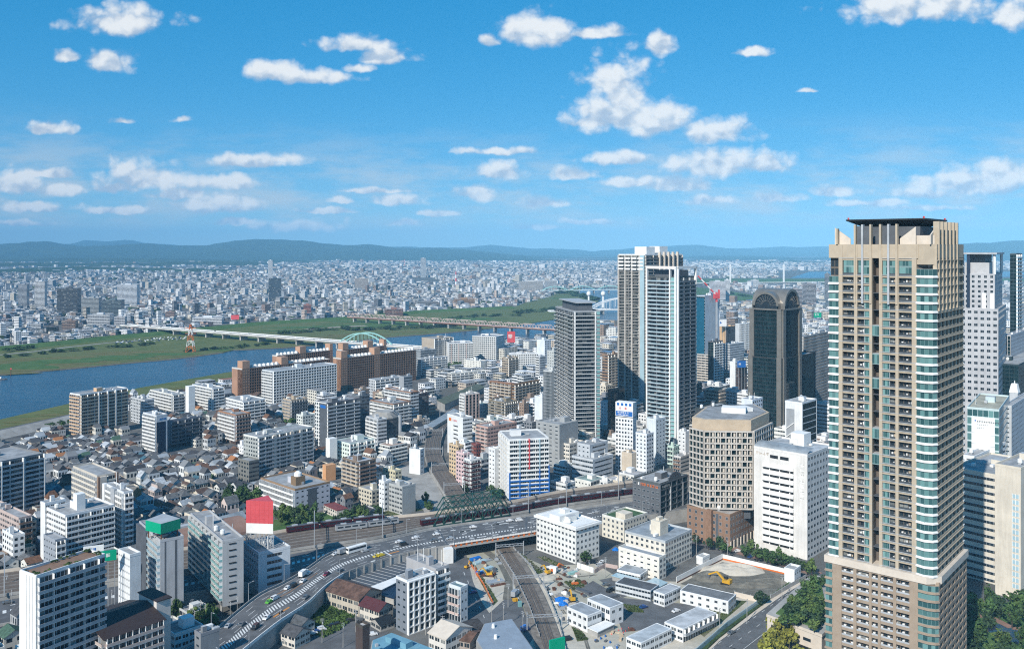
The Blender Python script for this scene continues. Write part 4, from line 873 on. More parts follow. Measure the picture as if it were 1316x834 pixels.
r, P, H = A("low cream and orange building left of the brown tiled block", 410, 417, 441, 606, 655, 40, ('pun', 3), ('rib', 3), col=CR, eq=3, vb=620)
m = MB(tuple(r.location)); x, y = P[1]; m.cbox(x + 3, y + 2, 0, H + 5, 8, 5, 0.7); m.build("orange_tower", [MT['obj']], r, (0.66, 0.36, 0.18))
r, P, H = A("white and pale green apartment block with a blank stair tower", 431, 449, 481, 571, 690, 46, ('pun', 3.0), bc('obj', 3.4, 1.2, 1, 3), col=(0.66, 0.74, 0.68), eq=4, vb=590)
m = MB(tuple(r.location)); x, y = gp(426, 570, H); m.cbox(x, y, 0, H + 4.5, 6.5, 6, 0.75); m.build("stair_tower", [MT['white']], r)
A("grey and white office with a blank grey end beside the tracks", 500, 517, 534, 627, 570, 46, ('wid', 3.0), Z, col=(0.42, 0.43, 0.42), eq=4, vb=660, nf=6, land="grey-ended office")
A("white narrow wing of the grey-ended office", 487, 494, 503, 620, 578, 46, ('slt', 3), ('pun', 3), col=WH, eq=1, vb=648)
A("cream rounded house with a roof terrace", 461, 478, 493, 632, 585, 46, ('pun', 3), ('pun', 3.4), col=(0.58, 0.53, 0.42), eq=2, vb=652, name="house", cat="house")
A("yellowish flats beside the cream rounded house", 492, 508, 516, 606, 645, 46, ('pun', 3), ('pun', 3), col=(0.60, 0.56, 0.40), eq=2, vb=620)
A("grey-white building with striped windows on the station bend", 471, 486, 497, 540, 756, 40, bc('white', 3), ('bal', 3), col=LG, eq=2, vb=574)
RD = [gp(492 + 21 * math.sin(a), 566 + 0 * a) for a in (-1, 1)]; cx_, cy_ = gp(492, 574); cy_ += 13
RP = [(cx_ + 13 * math.cos(a), cy_ + 13 * math.sin(a)) for a in np.linspace(math.pi * .96, math.pi * 2.04, 11)] + [(cx_ + 11, cy_ + 12), (cx_ - 11, cy_ + 12)]
r = block("round-fronted dark office with ribbon windows and a pale domed roof by the railway bend", RP, 24, {'d': ('rib', 2.0)}, (0.10, 0.10, 0.105), nf=7, eq=1, par=0.6, vb=572, name="office_building", cat="office block", parc=(0.3, 0.3, 0.29))
m = MB(tuple(r.location)); [m.prism(inset(RP, 0.6 + 1.1 * i), 24 + i * 0.9, 24.9 + i * 0.9) for i in range(5)]; m.build("stepped_roof", [MT['conc']], r); m = MB(tuple(r.location)); m.cyl(cx_ + 13.2, cy_ - 3, 0, 25, 1.8, 1.8, 12); m.build("corner_column", [MT['grey']], r)
A("white apartments with brown roof edges near the station", 495, 528, 538, 505, 858, 47, bc('white', 3), ('bal', 3), col=WH, eq=5, vb=530, parc=BR)
A("second row of white flats with brown roof edges behind the round dark office", 476, 505, 528, 520, 830, 47, bc('white', 3), bc('white', 3), col=OW, eq=5, vb=540, parc=BR)
A("dark block with a pink round corner above the railway bend", 528, 537, 551, 507, 880, 47, ('rib', 3), ('bal', 3), col=(0.13, 0.10, 0.10), eq=2, vb=540)
A("grey block with a blue rooftop sign near the white flats", 513, 519, 530, 485, 955, 47, Z, ('rib', 3), col=MG, eq=1, vb=500)
A("long low white slab behind the blue rooftop sign", 474, 482, 519, 489, 985, 44, ('pun', 3), bc('white', 3.2), col=LG, eq=2, vb=500)
A("white cafe-like block with a dark red hipped roof", 416, 433, 447, 656, 563, 40, ('pun', 3), Z, col=(0.62, 0.58, 0.53), eq=0, vb=663, par=0.3, parc=(0.2, 0.06, 0.06), roof=(0.2, 0.06, 0.06), name="pavilion", cat="pavilion")
r, P, H = A("white wedge-shaped building squeezed beside the curving tracks", 526, 540, 545, 579, 672, 62, Z, ('slt', 6), col=(0.74, 0.76, 0.76), eq=1, vb=604)
# -- right of the road: offices on the flat
r, P, H = A("white five-storey office with a wide roof overhang", 689.5, 740, 770, 679, 482, 41, pw(2.9, 1.3, 1.2, 70), pw(2.9, 1.3, 1.2, 40), col=(0.74, 0.74, 0.71), eq=2, vb=722, nf=6, parc=WH, land="overhang office")
m = MB(tuple(r.location)); m.prism(inset(P, -1.1), H - 0.9, H + 0.35, 0); m.build("eaves_slab", [MT['white']], r)
m = MB(tuple(r.location)); c = r.location; d = edge(P[1], P[2])[0]; m.box((c.x, c.y), d, -9, 6, -5, 3, H + 0.3, H + 3.6); m.box((c.x, c.y), d, -3, 1, -3, 1, H + 3.6, H + 5.6); m.build("penthouse", [MT['white']], r)
r, P, H = A("small cream office with a green roof lawn", 774, 802, 832, 670, 517, 44, pw(3.0, 1.2, 1.3, 40), pw(2.6, 1.3, 1.3, 40), col=(0.72, 0.68, 0.58), eq=0, vb=694, roof=(0.06, 0.12, 0.05), parc=OW, nf=4, land="green-roof office")
m = MB(tuple(r.location)); m.cbox(P[1][0] + 1, P[1][1] + 7, 0, H + 3.5, 7, 7, 0.77); m.build("stair_tower", [MT['cream']], r)
r, P, H = A("cream office with a grey flat roof and a square roof tower", 803, 855, 889, 697, 472, 48, pw(3.4, 1.4, 1.2, 30), pw(2.7, 1.7, 1.5, 60), col=(0.72, 0.68, 0.60), eq=2, vb=738, nf=5, roof=(0.28, 0.32, 0.36), parc=(0.45, 0.48, 0.5), land="grey-roofed cream office")
m = MB(tuple(r.location)); c = r.location; d = edge(P[1], P[2])[0]; m.box((c.x, c.y), d, -6, 2, -1, 5, H, H + 7.5); m.box((c.x, c.y), d, -4, 0, 1, 3, H + 7.5, H + 9); m.build("roof_tower", [MT['cream']], r)
block("", rect(795, 847, 856, 458, 48), 11, {0: ('slt', 4.5), 1: pw(3, 1.7, 1.3, 30), 'd': ('pun', 3)}, (0.74, 0.71, 0.64), root=r, eq=0, roof=(0.30, 0.33, 0.36))
r, P, H = A("dark grey office with small lit-looking window squares and an orange roof sign", 813, 848, 883, 623, 546, 47, pw(3.2, 1.7, 1.3, 28), gr(6.5, 0.5, 0.5, 0.6, 'dgrey'), col=(0.115, 0.12, 0.13), eq=5, vb=668, nf=7, parc=DG, land="dark grey office")
p, d, w = fsd(P, 0); glyphs(r, p, d, w * 0.3, 0.02, H - 2.6, 6, 1.7, 'orange'); panel(r, p, d, w * 0.2, w * 0.25, H - 2.6, H - 1, 'white', 0, 0.06, "logo")
p, d, w = fsd(P, 1); [panel(r, p, d, w * u, w * u + 0.7, 0, H - 3, 'grey', 0, 0.9, "pilaster") for u in (0.35, 0.8)]; glyphs(r, p, d, w * 0.06, 0.62, H - 2.2, 5, 1.3, 'grey')
m = MB(tuple(r.location)); pr = None
for i in range(13): u = 0.3 + 0.7 * i / 12; pt = (u * w, H + 1 + 4.0 * math.sin(math.pi * min(1, i / 8)) * (i > 0)); (m.box(p, d, pr[0], pt[0], -0.4, 0.3, H - 0.5, max(pr[1], pt[1])) if pr else None); pr = pt
m.build("wave_parapet", [MT['dgrey']], r)
# brown brick base and its egg-crate tower
r, P, H = A("brown brick podium with an arcaded ground floor", 883, 938, 972, 663, 505, 47, pw(4.2, 1.2, 1.7, 30), pw(3.0, 1.3, 1.5, 40), col=(0.27, 0.165, 0.11), eq=5, vb=700, nf=5, roof=(0.36, 0.33, 0.3), land="brick podium")
p, d, w = fsd(P, 1); [panel(r, p, d, w * i / 8, w * i / 8 + 1.2, 0, 4.5, 'lstone', 0, 0.5, "arcade_pier") for i in range(8)]; panel(r, p, d, 0.5, w - 0.5, 0.1, 4.2, 'black', 0, 0.04, "arcade_shade_panel")  # black sheet behind the piers stands in for the shade inside the arcade
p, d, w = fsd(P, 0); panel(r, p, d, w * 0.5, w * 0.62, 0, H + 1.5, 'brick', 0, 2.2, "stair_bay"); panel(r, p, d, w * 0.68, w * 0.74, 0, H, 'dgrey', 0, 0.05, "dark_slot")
k = lambda px, D: ((px - CX) / FX * D, D)
EGG = [k(887, 526), k(905, 517), k(967, 515), k(991, 541), k(970, 572), k(905, 560)]
HE = CH - (555 - HY) * 515 / FX
r = block("beige egg-crate office tower with a tan crown above the brick podium", EGG, HE, {0: gr(3.0, 0.35, 0.7, 0.9, 'grid'), 1: gr(2.9, 0.55, 0.75, 1.3, 'grid'), 2: gr(4.0, 0.45, 0.9, 1.2, 'grid'), 'd': ('rib', 3)}, (0.34, 0.25, 0.19), nf=13, z0=20, eq=0, par=0.4, vb=648, name="office_tower", cat="office tower")
m = MB(tuple(r.location)); m.prism([((p[0]) * 1, p[1]) for p in inset(EGG, 1.5)], 14, 20); m.build("neck", [MT['dgrey']], r)
LAND.append(("egg-crate tower", 935, 600))
m = MB(tuple(r.location)); m.prism(inset(EGG, 1.0), HE, HE + 6.5); m.build("crown", [MT['tan']], r)
m = MB(tuple(r.location)); m.prism(inset(EGG, 2.6), HE + 6.0, HE + 6.8); m.build("upper_roof", [MT['roof']], r, (0.3, 0.31, 0.32))
m = MB(tuple(r.location)); c = r.location; m.cbox(c.x + 3, c.y + 2, HE + 6.8, HE + 10, 14, 9, -0.3); m.cbox(c.x + 11, c.y + 8, HE + 6.8, HE + 9, 6, 9, 0.3); m.build("penthouse", [MT['white']], r)
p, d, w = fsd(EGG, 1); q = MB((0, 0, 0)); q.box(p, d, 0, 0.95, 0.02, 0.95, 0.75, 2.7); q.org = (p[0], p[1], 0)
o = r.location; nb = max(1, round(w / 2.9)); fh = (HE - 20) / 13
share(r, q.mesh("pale_screen", [MT['lstone']]), "pale_screen", [(p[0] - o.x + d[0] * (j * w / nb + 1.35), p[1] - o.y + d[1] * (j * w / nb + 1.35), 20 + i * fh) for i in range(12, -1, -1) for j in range(nb) if (i * 7 + j * 5) % 4], 100)  # pale stone boxes in most cells of the grid
# white slab beside the tall tower
r, P, H = A("white slab office with long dark window strips and a blank end strip", 969, 1037.5, 1071, 586, 488, 47, Z, pw(3.6, 1.9, 1.4, 64), col=(0.70, 0.68, 0.65), eq=3, vb=716, nf=15, roof=(0.42, 0.45, 0.48), name="office_building", cat="office block", land="white slab office")
p, d, w = fsd(P, 0); fh = H / 15; q = MB(tuple(r.location))
q.box(p, d, w * 0.17, w * 0.75, 0.0, 0.9, 1.6, 3.3, 0); q.box(p, d, w * 0.31, w * 0.48, 0.0, 0.05, 0.1, 1.5, 1); q.box(p, d, w * 0.5, w * 0.67, 0.0, 0.05, 0.1, 1.5, 1); q.box(p, d, w * 0.18, w * 0.29, 0.0, 0.05, 0.2, 1.2, 1); q.box(p, d, w * 0.69, w * 0.75, 0.0, 0.05, 0.1, 1.5, 1)
share(r, q.mesh("window_ledge", [MT['white'], MT['black']]), "window_ledge", [(0, 0, fh * i) for i in range(1, 13)])
q = MB(tuple(r.location)); q.box(p, d, w * 0.31, w * 0.46, 0, 0.05, H - 4.4, H - 2.6); q.box(p, d, w * 0.5, w * 0.66, 0, 0.05, H - 4.4, H - 2.6); q.build("top_window", [MT['black']], r)
glyphs(r, p, d, w * 0.87, 0.02, H - 7, 7, 2.2, 'white', True); glyphs(r, p, d, w * 0.04, 0.02, H - 3.4, 4, 1.6, 'lstone')
m = MB(tuple(r.location)); pr = None                          # curved roof edge
for i in range(9):
    a = i / 8 * math.pi / 2; pt = (-(1 - math.cos(a)) * 9, H + 0.3 + math.sin(a) * 2.6)
    if pr:
        n = (d[1], -d[0]); f = lambda u, q_: (p[0] + d[0] * u + n[0] * q_[0], p[1] + d[1] * u + n[1] * q_[0], q_[1]); m.face([f(0, pr), f(w, pr), f(w, pt), f(0, pt)])
    pr = pt
m.build("curved_roof", [MT['tin']], r)
m = MB(tuple(r.location)); c = r.location; m.cbox(c.x + 6, c.y + 6, H, H + 7, 9, 8, 0.82); m.build("penthouse", [MT['white']], r)
# -- middle right
r, P, H = A("white windowless block with an outside zigzag stair", 1009, 1031, 1049.5, 519, 580, 47, Z, gr(60, 0.4, 0.25, 0.05, 'white'), col=WH, eq=3, vb=560, nf=16)
p, d, w = fsd(P, 0); q = MB(tuple(r.location)); panel(r, p, d, w * 0.08, w * 0.55, 6, H - 4, 'steel', 0, 0.3, "stair_screen")
for i in range(9): q.bar((p[0] + d[0] * w * 0.1 - 0.4, p[1] + d[1] * w * 0.1 - 0.4, 8 + i * 5.5), (p[0] + d[0] * w * 0.52 - 0.4, p[1] + d[1] * w * 0.52 - 0.4, 12 + i * 5.5), 0.5)
q.build("stair_flights", [MT['white']], r)
A("large grey grid office behind the tall tan tower", 1024, 1032, 1085, 434, 850, 52, ('pun', 3), gr(3.2, 0.6, 1.5, 0.5, 'conc'), col=(0.40, 0.40, 0.39), eq=4, vb=520, name="office_building", cat="office block")
A("dark blue-black block right of the twin-arched tower", 1020, 1029, 1048, 457, 770, 45, ('cur', 3), ('cur', 3), col=(0.02, 0.03, 0.05), eq=1, vb=512, name="office_building", cat="office block")  # near-black colour carries the shade lying on this block
A("striped beige apartment block with a grey end right of the twin towers", 896, 916, 929, 457, 1080, 48, bc('lstone', 3.2), ('slt', 5), col=(0.42, 0.41, 0.38), eq=2, vb=494)
r, P, H = A("blue glass tower with a blank pale side, still under a crane", 893, 906, 924.5, 381, 1090, 47, ('cur', 3), Z, col=(0.50, 0.55, 0.60), eq=2, vb=456, nf=28, name="office_tower", cat="office tower", land="crane tower")
for o_ in r.children:
    if o_.name.startswith("wall"): pass
p, d, w = fsd(P, 0); panel(r, p, d, 0, w * 0.93, 2, H - 2, 'bluegl', 0, 0.1, "blue_glazing", None)
CRANE = (P, H)
A("orange-sided office with a dark grid front below the crane", 924, 933, 945, 421, 1240, 47, Z, gr(2.6, 0.4, 0.8, 0.3, 'dgrey'), col=(0.52, 0.34, 0.18), eq=3, vb=442, name="office_building", cat="office block")
A("pale grid office between the crane and the twin-arched tower", 945, 950, 968, 417, 1200, 40, Z, gr(2.8, 0.7, 1.2, 0.3, 'white'), col=(0.55, 0.57, 0.58), eq=3, vb=444, name="office_building", cat="office block")
A("black-fronted white striped flats under the crane tower", 910, 917, 929, 440, 1060, 45, ('cur', 3), bc('white', 3), col=(0.1, 0.1, 0.11), eq=1, vb=456)
A("grey low office with ribbon windows by the cypress trees", 929, 938, 956, 443, 1130, 45, ('rib', 3), ('rib', 3), col=LG, eq=3, vb=460, name="office_building", cat="office block")
r, P, H = A("brown narrow building with a blue and white rooftop billboard", 946, 951, 960, 474, 930, 45, ('pun', 3), ('rib', 3), col=(0.08, 0.05, 0.045), eq=0, vb=496)
A("white building with an orange banner left of the brown narrow one", 938, 945, 951, 466, 960, 45, Z, ('pun', 3), col=WH, eq=2, vb=495)
A("black box building with a grey end below the striped block", 893, 905, 935, 527, 645, 47, Z, ('bla',), col=(0.05, 0.055, 0.062), eq=2, vb=540)
A("small white office with a row of arches behind the tan crown", 953, 967, 980, 515, 690, 47, Z, ('pun', 3.2), col=(0.68, 0.73, 0.80), eq=3, vb=526)
r, P, H = A("white hotel with a blue and white rooftop sign between the towers", 791, 813.5, 818, 539, 682, 60, ('pun', 2.4), Z, col=WH, eq=0, vb=590, land="blue and white sign hotel")
HSIGN = (P, H)
A("white blank block behind the square-windowed tower", 831, 843, 855, 540, 700, 47, Z, ('slt', 4), col=(0.66, 0.72, 0.76), eq=2, vb=570)
A("slim white tower with small square windows by the railway", 817, 831, 840, 559, 662, 47, pw(3.0, 1.2, 1.0, 40), ('pun', 3.0), col=(0.72, 0.76, 0.80), eq=2, vb=612, land="slim white tower")
A("beige windowless block left of the slim white tower", 799, 812, 822, 584, 664, 47, Z, Z, col=(0.58, 0.50, 0.40), eq=2, vb=610)
A("mint green flats right of the slim white tower", 858, 866, 873, 575, 690, 47, bc('obj', 3), ('pun', 3), col=(0.52, 0.66, 0.58), eq=1, vb=604)
A("brown and white shop block left of the egg-crate tower", 866, 875, 888, 588, 665, 47, bc('brown', 3), ('rib', 3), col=(0.6, 0.58, 0.56), eq=2, vb=610)
A("white blank flats above the brown and white shop", 871, 881, 888, 556, 720, 47, ('slt', 3), Z, col=(0.70, 0.72, 0.74), eq=1, vb=584)
r, P, H = A("pale grey stepped office building beside the railway", 735, 762, 788, 592, 643, 47, ('rib', 3.0), rb(1.1, 2.2, 3.2, 2.0), col=(0.52, 0.55, 0.58), eq=3, vb=620, nf=5, land="stepped grey office")
block("", rect(742, 758, 781, 652, 47), H + 8.5, {'d': ('slt', 4), 1: rb(1, 2.2, 3, 3)}, (0.50, 0.53, 0.56), root=r, eq=2, z0=H - 1)
A("cream framed building behind the stepped grey office", 717, 732, 750, 572, 690, 47, ('wid', 4), ('wid', 4), col=(0.66, 0.62, 0.55), eq=4, vb=600)
A("grey concrete building at the foot of the dark grey tower", 689, 719, 743, 547, 690, 47, ('slt', 6), Z, col=(0.34, 0.35, 0.35), eq=3, vb=572)
A("brown building with a navy side in the shadow between the towers", 781, 785, 803, 502, 770, 47, Z, ('cur', 3), col=(0.25, 0.15, 0.12), eq=2, vb=560)
A("tan banded flats between the two tall towers", 774, 781, 800, 457, 980, 47, ('bal', 3), bc('tan', 3), col=(0.30, 0.19, 0.12), eq=3, vb=478)

# -- three towers at the centre right
def tower(*a, **k): return A(*a, name="residential_tower", cat="residential tower", **k)
r, P, H = tower("dark grey residential tower with pale slab edges and a thin canopy roof", 714, 737, 771, 401, 735, 11, ('b', 3.6, 'dgl', 1.6, 0, 0, 0.75, 'white'), ('b', 3.6, 'dgl', 1.5, 0, 0, 0.75, 'white'), col=(0.12, 0.13, 0.14), eq=0, vb=560, nf=37, parc=MG, land="dark grey tower")
p, d, w = fsd(P, 1)
for u in (0.02, 0.80): panel(r, p, d, w * u, w * u + 0.8, 0, H, 'white', 0, 1.9, "column")
panel(r, p, d, w * 0.83, w * 0.985, 0, H, 'teal', 0, 0.9, "glass_bay", None)
m = MB(tuple(r.location)); c = r.location; m.prism(inset(P, 5), H, H + 7); m.build("penthouse", [MT['dgrey']], r)
m = MB(tuple(r.location)); m.prism(inset(P, 2.5), H + 7, H + 7.9); m.build("canopy_roof", [MT['grey']], r)
r, P, H = tower("tall white residential tower with close balcony bands, the higher of the twin towers", 795, 829, 877, 328, 850, 46, ('b', 3.0, 'dgl', 1.2, 4, 0, 0.6, 'grid'), ('b', 3.2, 'dgl', 1.2, 4, 0, 0.7, 'grid'), col=(0.33, 0.32, 0.27), eq=0, vb=520, nf=52, parc=WH, land="tall white tower")
p, d, w = fsd(P, 0)
for u in (0.0, 0.26, 0.52, 0.8): panel(r, p, d, w * u, w * u + 1.2, 0, H, 'grid', 0, 1.6, "column")
panel(r, p, d, w * 0.83, w * 0.99, 0, H, 'bglass', 0, 1.3, "glass_bay")
for i in range(4):
    for j in range(4): panel(r, p, d, w * (0.02 + j * 0.245), w * (0.02 + j * 0.245) + w * 0.2, H - 4 - i * 3.4, H - 2.4 - i * 3.4, 'white', 1.3, 1.7, "white_frame")
p, d, w = fsd(P, 1)
for j in range(5): panel(r, p, d, w * (0.34 + j * 0.12), w * (0.34 + j * 0.12) + 1.8, H - 26, H + 3, 'lstone', 0, 2.2, "roof_fin")
m = MB(tuple(r.location)); c = r.location; d = edge(P[1], P[2])[0]; m.box((c.x, c.y), d, -16, -2, -8, 6, H, H + 8); m.box((c.x, c.y), d, 6, 20, -6, 6, H, H + 8.5); m.build("penthouse", [MT['white']], r)
r, P, H = tower("dark balconied residential tower with a white frame, the lower of the twin towers", 833, 869, 893, 357, 742, 47, ('b', 3.2, 'bglass', 1.8, 3, 0, 0.75, 'grey'), ('b', 3.2, 'dgl', 1.8, 3, 0, 0.8, 'grey'), col=(0.05, 0.055, 0.06), eq=2, vb=560, nf=44, parc=DG, land="white-framed tower")
p, d, w = fsd(P, 0)
for u, t in ((-0.03, 1.2), (0.80, 1.0), (0.985, 1.4)): panel(r, p, d, w * u, w * u + t, 0, H + 9, 'white', 0, 2.2, "frame_column")
panel(r, p, d, w * 0.84, w * 0.975, 0, H, 'teal', 0, 1.0, "glass_bay"); panel(r, p, d, -w * 0.03, w * 1.03, H + 7.2, H + 9.4, 'white', -1.0, 2.4, "frame_beam")
p, d, w = fsd(P, 1); panel(r, p, d, 0.0, 1.2, 0, H + 9, 'white', 0, 2.2, "frame_column"); panel(r, p, d, w - 1.2, w, H - 6, H + 9, 'white', 0, 2.2, "frame_column"); panel(r, p, d, 0, w, H + 7.2, H + 9.4, 'white', -1.0, 2.2, "frame_beam")
m = MB(tuple(r.location)); m.prism(inset(P, 4), H, H + 6); m.build("penthouse", [MT['dgrey']], r)

# -- dark glass tower with two arched heads
D0 = 720; P = rect(964, 1005, 1029, D0, 47); zt = CH - (398.5 - HY) * D0 / FX; zs = CH - (461 - HY) * D0 / FX
r = block("dark glass tower topped by two barrel-arched heads", P, zt, {'d': ('cur', 1.6), 0: ('cur', 1.6), 1: ('cur', 1.6)}, (0.03, 0.035, 0.04), nf=36, eq=0, par=0, name="office_tower", cat="office tower", vb=530, roof=(0.12, 0.12, 0.12))
LAND.append(("twin-arched tower", 998, 440))
brz = solid("bronze_cladding", (0.27, 0.25, 0.22), 0.35, 0.15, 0.2, metal=0.5); MT['bronze'] = brz
for i in (0, 1):
    p, d, w = fsd(P, i); o = r.location; n = (d[1], -d[0])
    for u in (0.0, 0.86): panel(r, p, d, w * u, w * u + w * 0.14, 0, zt + 0.5, 'bronze', 0, 1.2, "corner_pier")
    panel(r, p, d, 0, w, zt - 0.6, zt + 0.6, 'bronze', 0, 1.5, "cornice")
    R0 = w * 0.40; c0 = w / 2; dep = edge(P[(i + 1) % 4], P[(i + 2) % 4])[1]; hz = 3.0
    f = lambda a, q_, n0: (p[0] + d[0] * (c0 + math.cos(a) * q_) + n[0] * n0, p[1] + d[1] * (c0 + math.cos(a) * q_) + n[1] * n0, zt + hz + math.sin(a) * q_)
    vault = MB(tuple(o)); gl = MB(tuple(o)); rib = MB(tuple(o)); N = 20
    for j in range(N):
        a, b = math.pi * j / N, math.pi * (j + 1) / N
        vault.face([f(a, R0, 0.8), f(b, R0, 0.8), f(b, R0, -dep), f(a, R0, -dep)])
        vault.face([f(a, R0, 0.8), f(b, R0, 0.8), f(b, R0 * 0.84, 0.8), f(a, R0 * 0.84, 0.8)]); vault.face([f(a, R0 * 0.84, 0.8), f(b, R0 * 0.84, 0.8), f(b, R0 * 0.84, -0.6), f(a, R0 * 0.84, -0.6)])
        gl.face([f(a, R0 * 0.84, -0.5), f(b, R0 * 0.84, -0.5), f(b, 0.01, -0.5), f(a, 0.01, -0.5)])
        if j % 2 == 0:
            for q0, q1 in ((0.30, 0.45), (0.5, 0.62), (0.67, 0.78)): rib.bar(f(a + 0.08, R0 * q0, -0.3), f(a + 0.08, R0 * q1, -0.3), 0.3)
    for e in (0, math.pi): vault.face([f(e, R0, 0.8), f(e, R0, -dep), (*f(e, R0, -dep)[:2], zt), (*f(e, R0, 0.8)[:2], zt)])
    gl.face([f(0, R0 * 0.84, -0.5), f(math.pi, R0 * 0.84, -0.5), (*f(math.pi, R0 * 0.84, -0.5)[:2], zt), (*f(0, R0 * 0.84, -0.5)[:2], zt)])
    vault.build("barrel_head", [brz], r); gl.build("arch_glazing", [MT['glass']], r); rib.build("fan_bars", [brz], r)
P2 = rect(961, 1005, 1046, D0 - 4, 47)
block("", P2, zs, {'d': ('cur', 1.6)}, (0.035, 0.04, 0.045), nf=26, root=r, eq=0, par=0.5)
for i in (0, 1):
    p, d, w = fsd(P2, i)
    for u in ((0.03, 0.86) if i == 0 else (0.02, 0.5)): panel(r, p, d, w * u, w * u + 4.0, 0, zs + 1, 'bronze', 0, 1.2, "corner_pier")

# -- far right
D0 = 665; P = rect(1226, 1283, 1293, D0, 57); LGS = (0.46, 0.46, 0.47); z1 = CH - (398 - HY) * D0 / FX; z2 = CH - (353 - HY) * D0 / FX; z3 = CH - (338 - HY) * D0 / FX; z4 = CH - (325 - HY) * D0 / FX
r = block("pale grey stepped office tower with a flat dark canopy roof", P, z1, {0: pw(4.2, 2.3, 1.9, 90), 1: pw(4.2, 2.2, 1.9, 30), 'd': ('pun', 3.6)}, LGS, nf=26, eq=0, par=0.5, name="office_tower", cat="office tower", vb=522)
LAND.append(("canopy tower", 1260, 400))
P3 = [tuple(c_ * 1.0 for c_ in q) for q in inset(P, 2.5)]
block("", P3, z2, {0: pw(4.0, 1.8, 1.9, 10), 'd': ('pun', 3.6)}, LGS, z0=z1, fh=3.6, root=r, eq=0, par=0.4, foot=False)
p, d, w = fsd(P3, 0); [panel(r, p, d, w * u, w * u + w * 0.09, z1, z4, 'navy', 0, 0.5, "dark_glass_bay") for u in (0.08, 0.24)]; [panel(r, p, d, w * u, w * u + w * 0.1, z1 - 18, z1 + 12, 'white', 0, 0.6, "pale_pier") for u in (0.66, 0.88)]
P4 = inset(P3, 4); m = MB(tuple(r.location)); m.prism(P4, z2, z3); m.build("upper_storey", [MT['obj']], r, LGS)
m = MB(tuple(r.location)); m.prism(inset(P3, 7), z3, z4 - 1); m.build("plant_room", [MT['dgrey']], r)
m = MB(tuple(r.location)); m.prism(inset(P3, -1.5), z4 - 1.2, z4); m.build("canopy_roof", [MT['grey']], r)
m = MB(tuple(r.location)); [m.cbox(P3[i][0] * 0.96 + r.location.x * 0.04, P3[i][1] * 0.96 + r.location.y * 0.04, z2, z4 - 1, 1.6, 1.6) for i in range(4)]; m.build("canopy_column", [MT['white']], r)
A("blue-grey glass apartment tower at the right edge", 1298, 1306, 1345, 327, 800, 50, ('cur', 2.5), bc('bglass', 3.2, 1.3, 3), col=(0.08, 0.11, 0.13), eq=1, vb=510, nf=50, name="residential_tower", cat="residential tower")
A("pale ribbed block below the canopy tower", 1290, 1299, 1322, 432, 740, 50, gr(2.5, 0.8, 0.2, 0.4, 'conc'), ('slt', 3), col=(0.46, 0.47, 0.49), eq=2, vb=505)
A("dark teal block at the right edge above the curved hall", 1306, 1309, 1345, 470, 690, 50, ('cur', 3), ('cur', 3), col=(0.03, 0.05, 0.055), eq=1, vb=510)
r, P, H = A("pale glass office with a big white wall panel bearing small lettering", 1243, 1284, 1297, 528, 520, 56, ('tea', 3.0), ('tea', 2.5), col=(0.50, 0.60, 0.60), eq=2, vb=590, nf=16, roof=(0.4, 0.38, 0.3), name="office_building", cat="office block")
p, d, w = fsd(P, 0); panel(r, p, d, w * 0.14, w * 0.87, 0, H - 4.5, 'white', 0.02, 0.4, "wall_panel"); panel(r, p, d, w * 0.24, w * 0.275, H - 7.2, H - 6.2, 'blue', 0.4, 0.48, "logo"); glyphs(r, p, d, w * 0.31, 0.4, H - 7.6, 10, 0.9, 'dgrey'); glyphs(r, p, d, w * 0.31, 0.4, H - 9.4, 6, 0.8, 'grey'); glyphs(r, p, d, w * 0.31, 0.4, H - 11.2, 4, 0.8, 'grey')
for k in range(6): panel(r, p, d, w * 0.14, w * 0.30, H - 14 - k * 6.4, H - 13.8 - k * 6.4, 'grey', 0.4, 0.46, "panel_joint"); panel(r, p, d, w * 0.7, w * 0.87, H - 15 - k * 6.4, H - 14.8 - k * 6.4, 'grey', 0.4, 0.46, "panel_joint")
A("curved-roof grey hall right of the pale glass office", 1290, 1300, 1335, 523, 560, 50, ('slt', 4), ('slt', 4), col=LG, eq=3, vb=570, name="hall", cat="hall")
r = thing("lantern_tower", "small white lantern-topped turret right of the pale glass office", "turret", gp(1304, 640)); x, y = r.location[:2]
m = MB((x, y)); m.cbox(x, y, 0, 72, 5, 5, 0.8); m.build("shaft", [MT['obj']], r, LG); m = MB((x, y)); m.cyl(x, y, 72, 78, 3.9, 2.4, 4); m.cyl(x, y, 78, 80, 0.4, 0.2, 6); m.build("lantern", [MT['white']], r)
r, P, H = A("beige office with long dark window strips at the right edge", 1222, 1281, 1330, 612, 452, 40, rb(0.8, 2.2, 1.6, 1.0), Z, col=(0.66, 0.60, 0.50), eq=5, vb=770, nf=15, name="office_building", cat="office block", land="beige strip office")
r, P, H = A("tall blank beige block with a ladder of pale windows at the right edge", 1279, 1312, 1345, 603, 432, 42, Z, Z, col=(0.64, 0.58, 0.485), eq=1, vb=770, name="office_building", cat="office block")
p, d, w = fsd(P, 0); q = MB(tuple(r.location)); q.box(p, d, w * 0.66, w * 0.92, 0, 0.06, 0.3, 2.2, 0); [q.box(p, d, w * (0.66 + 0.13 * j), w * (0.66 + 0.13 * j) + 0.25, 0.06, 0.12, 0, 2.6, 1) for j in range(3)]
share(r, q.mesh("window", [MT['bglass'], MT['white']]), "window", [(0, 0, 5 + k * 2.9) for k in range(16)])
A("low white rooftop block before the beige strip office", 1238, 1252, 1292, 588, 505, 44, ('slt', 5), ('rib', 4), col=WH, eq=4, vb=606)


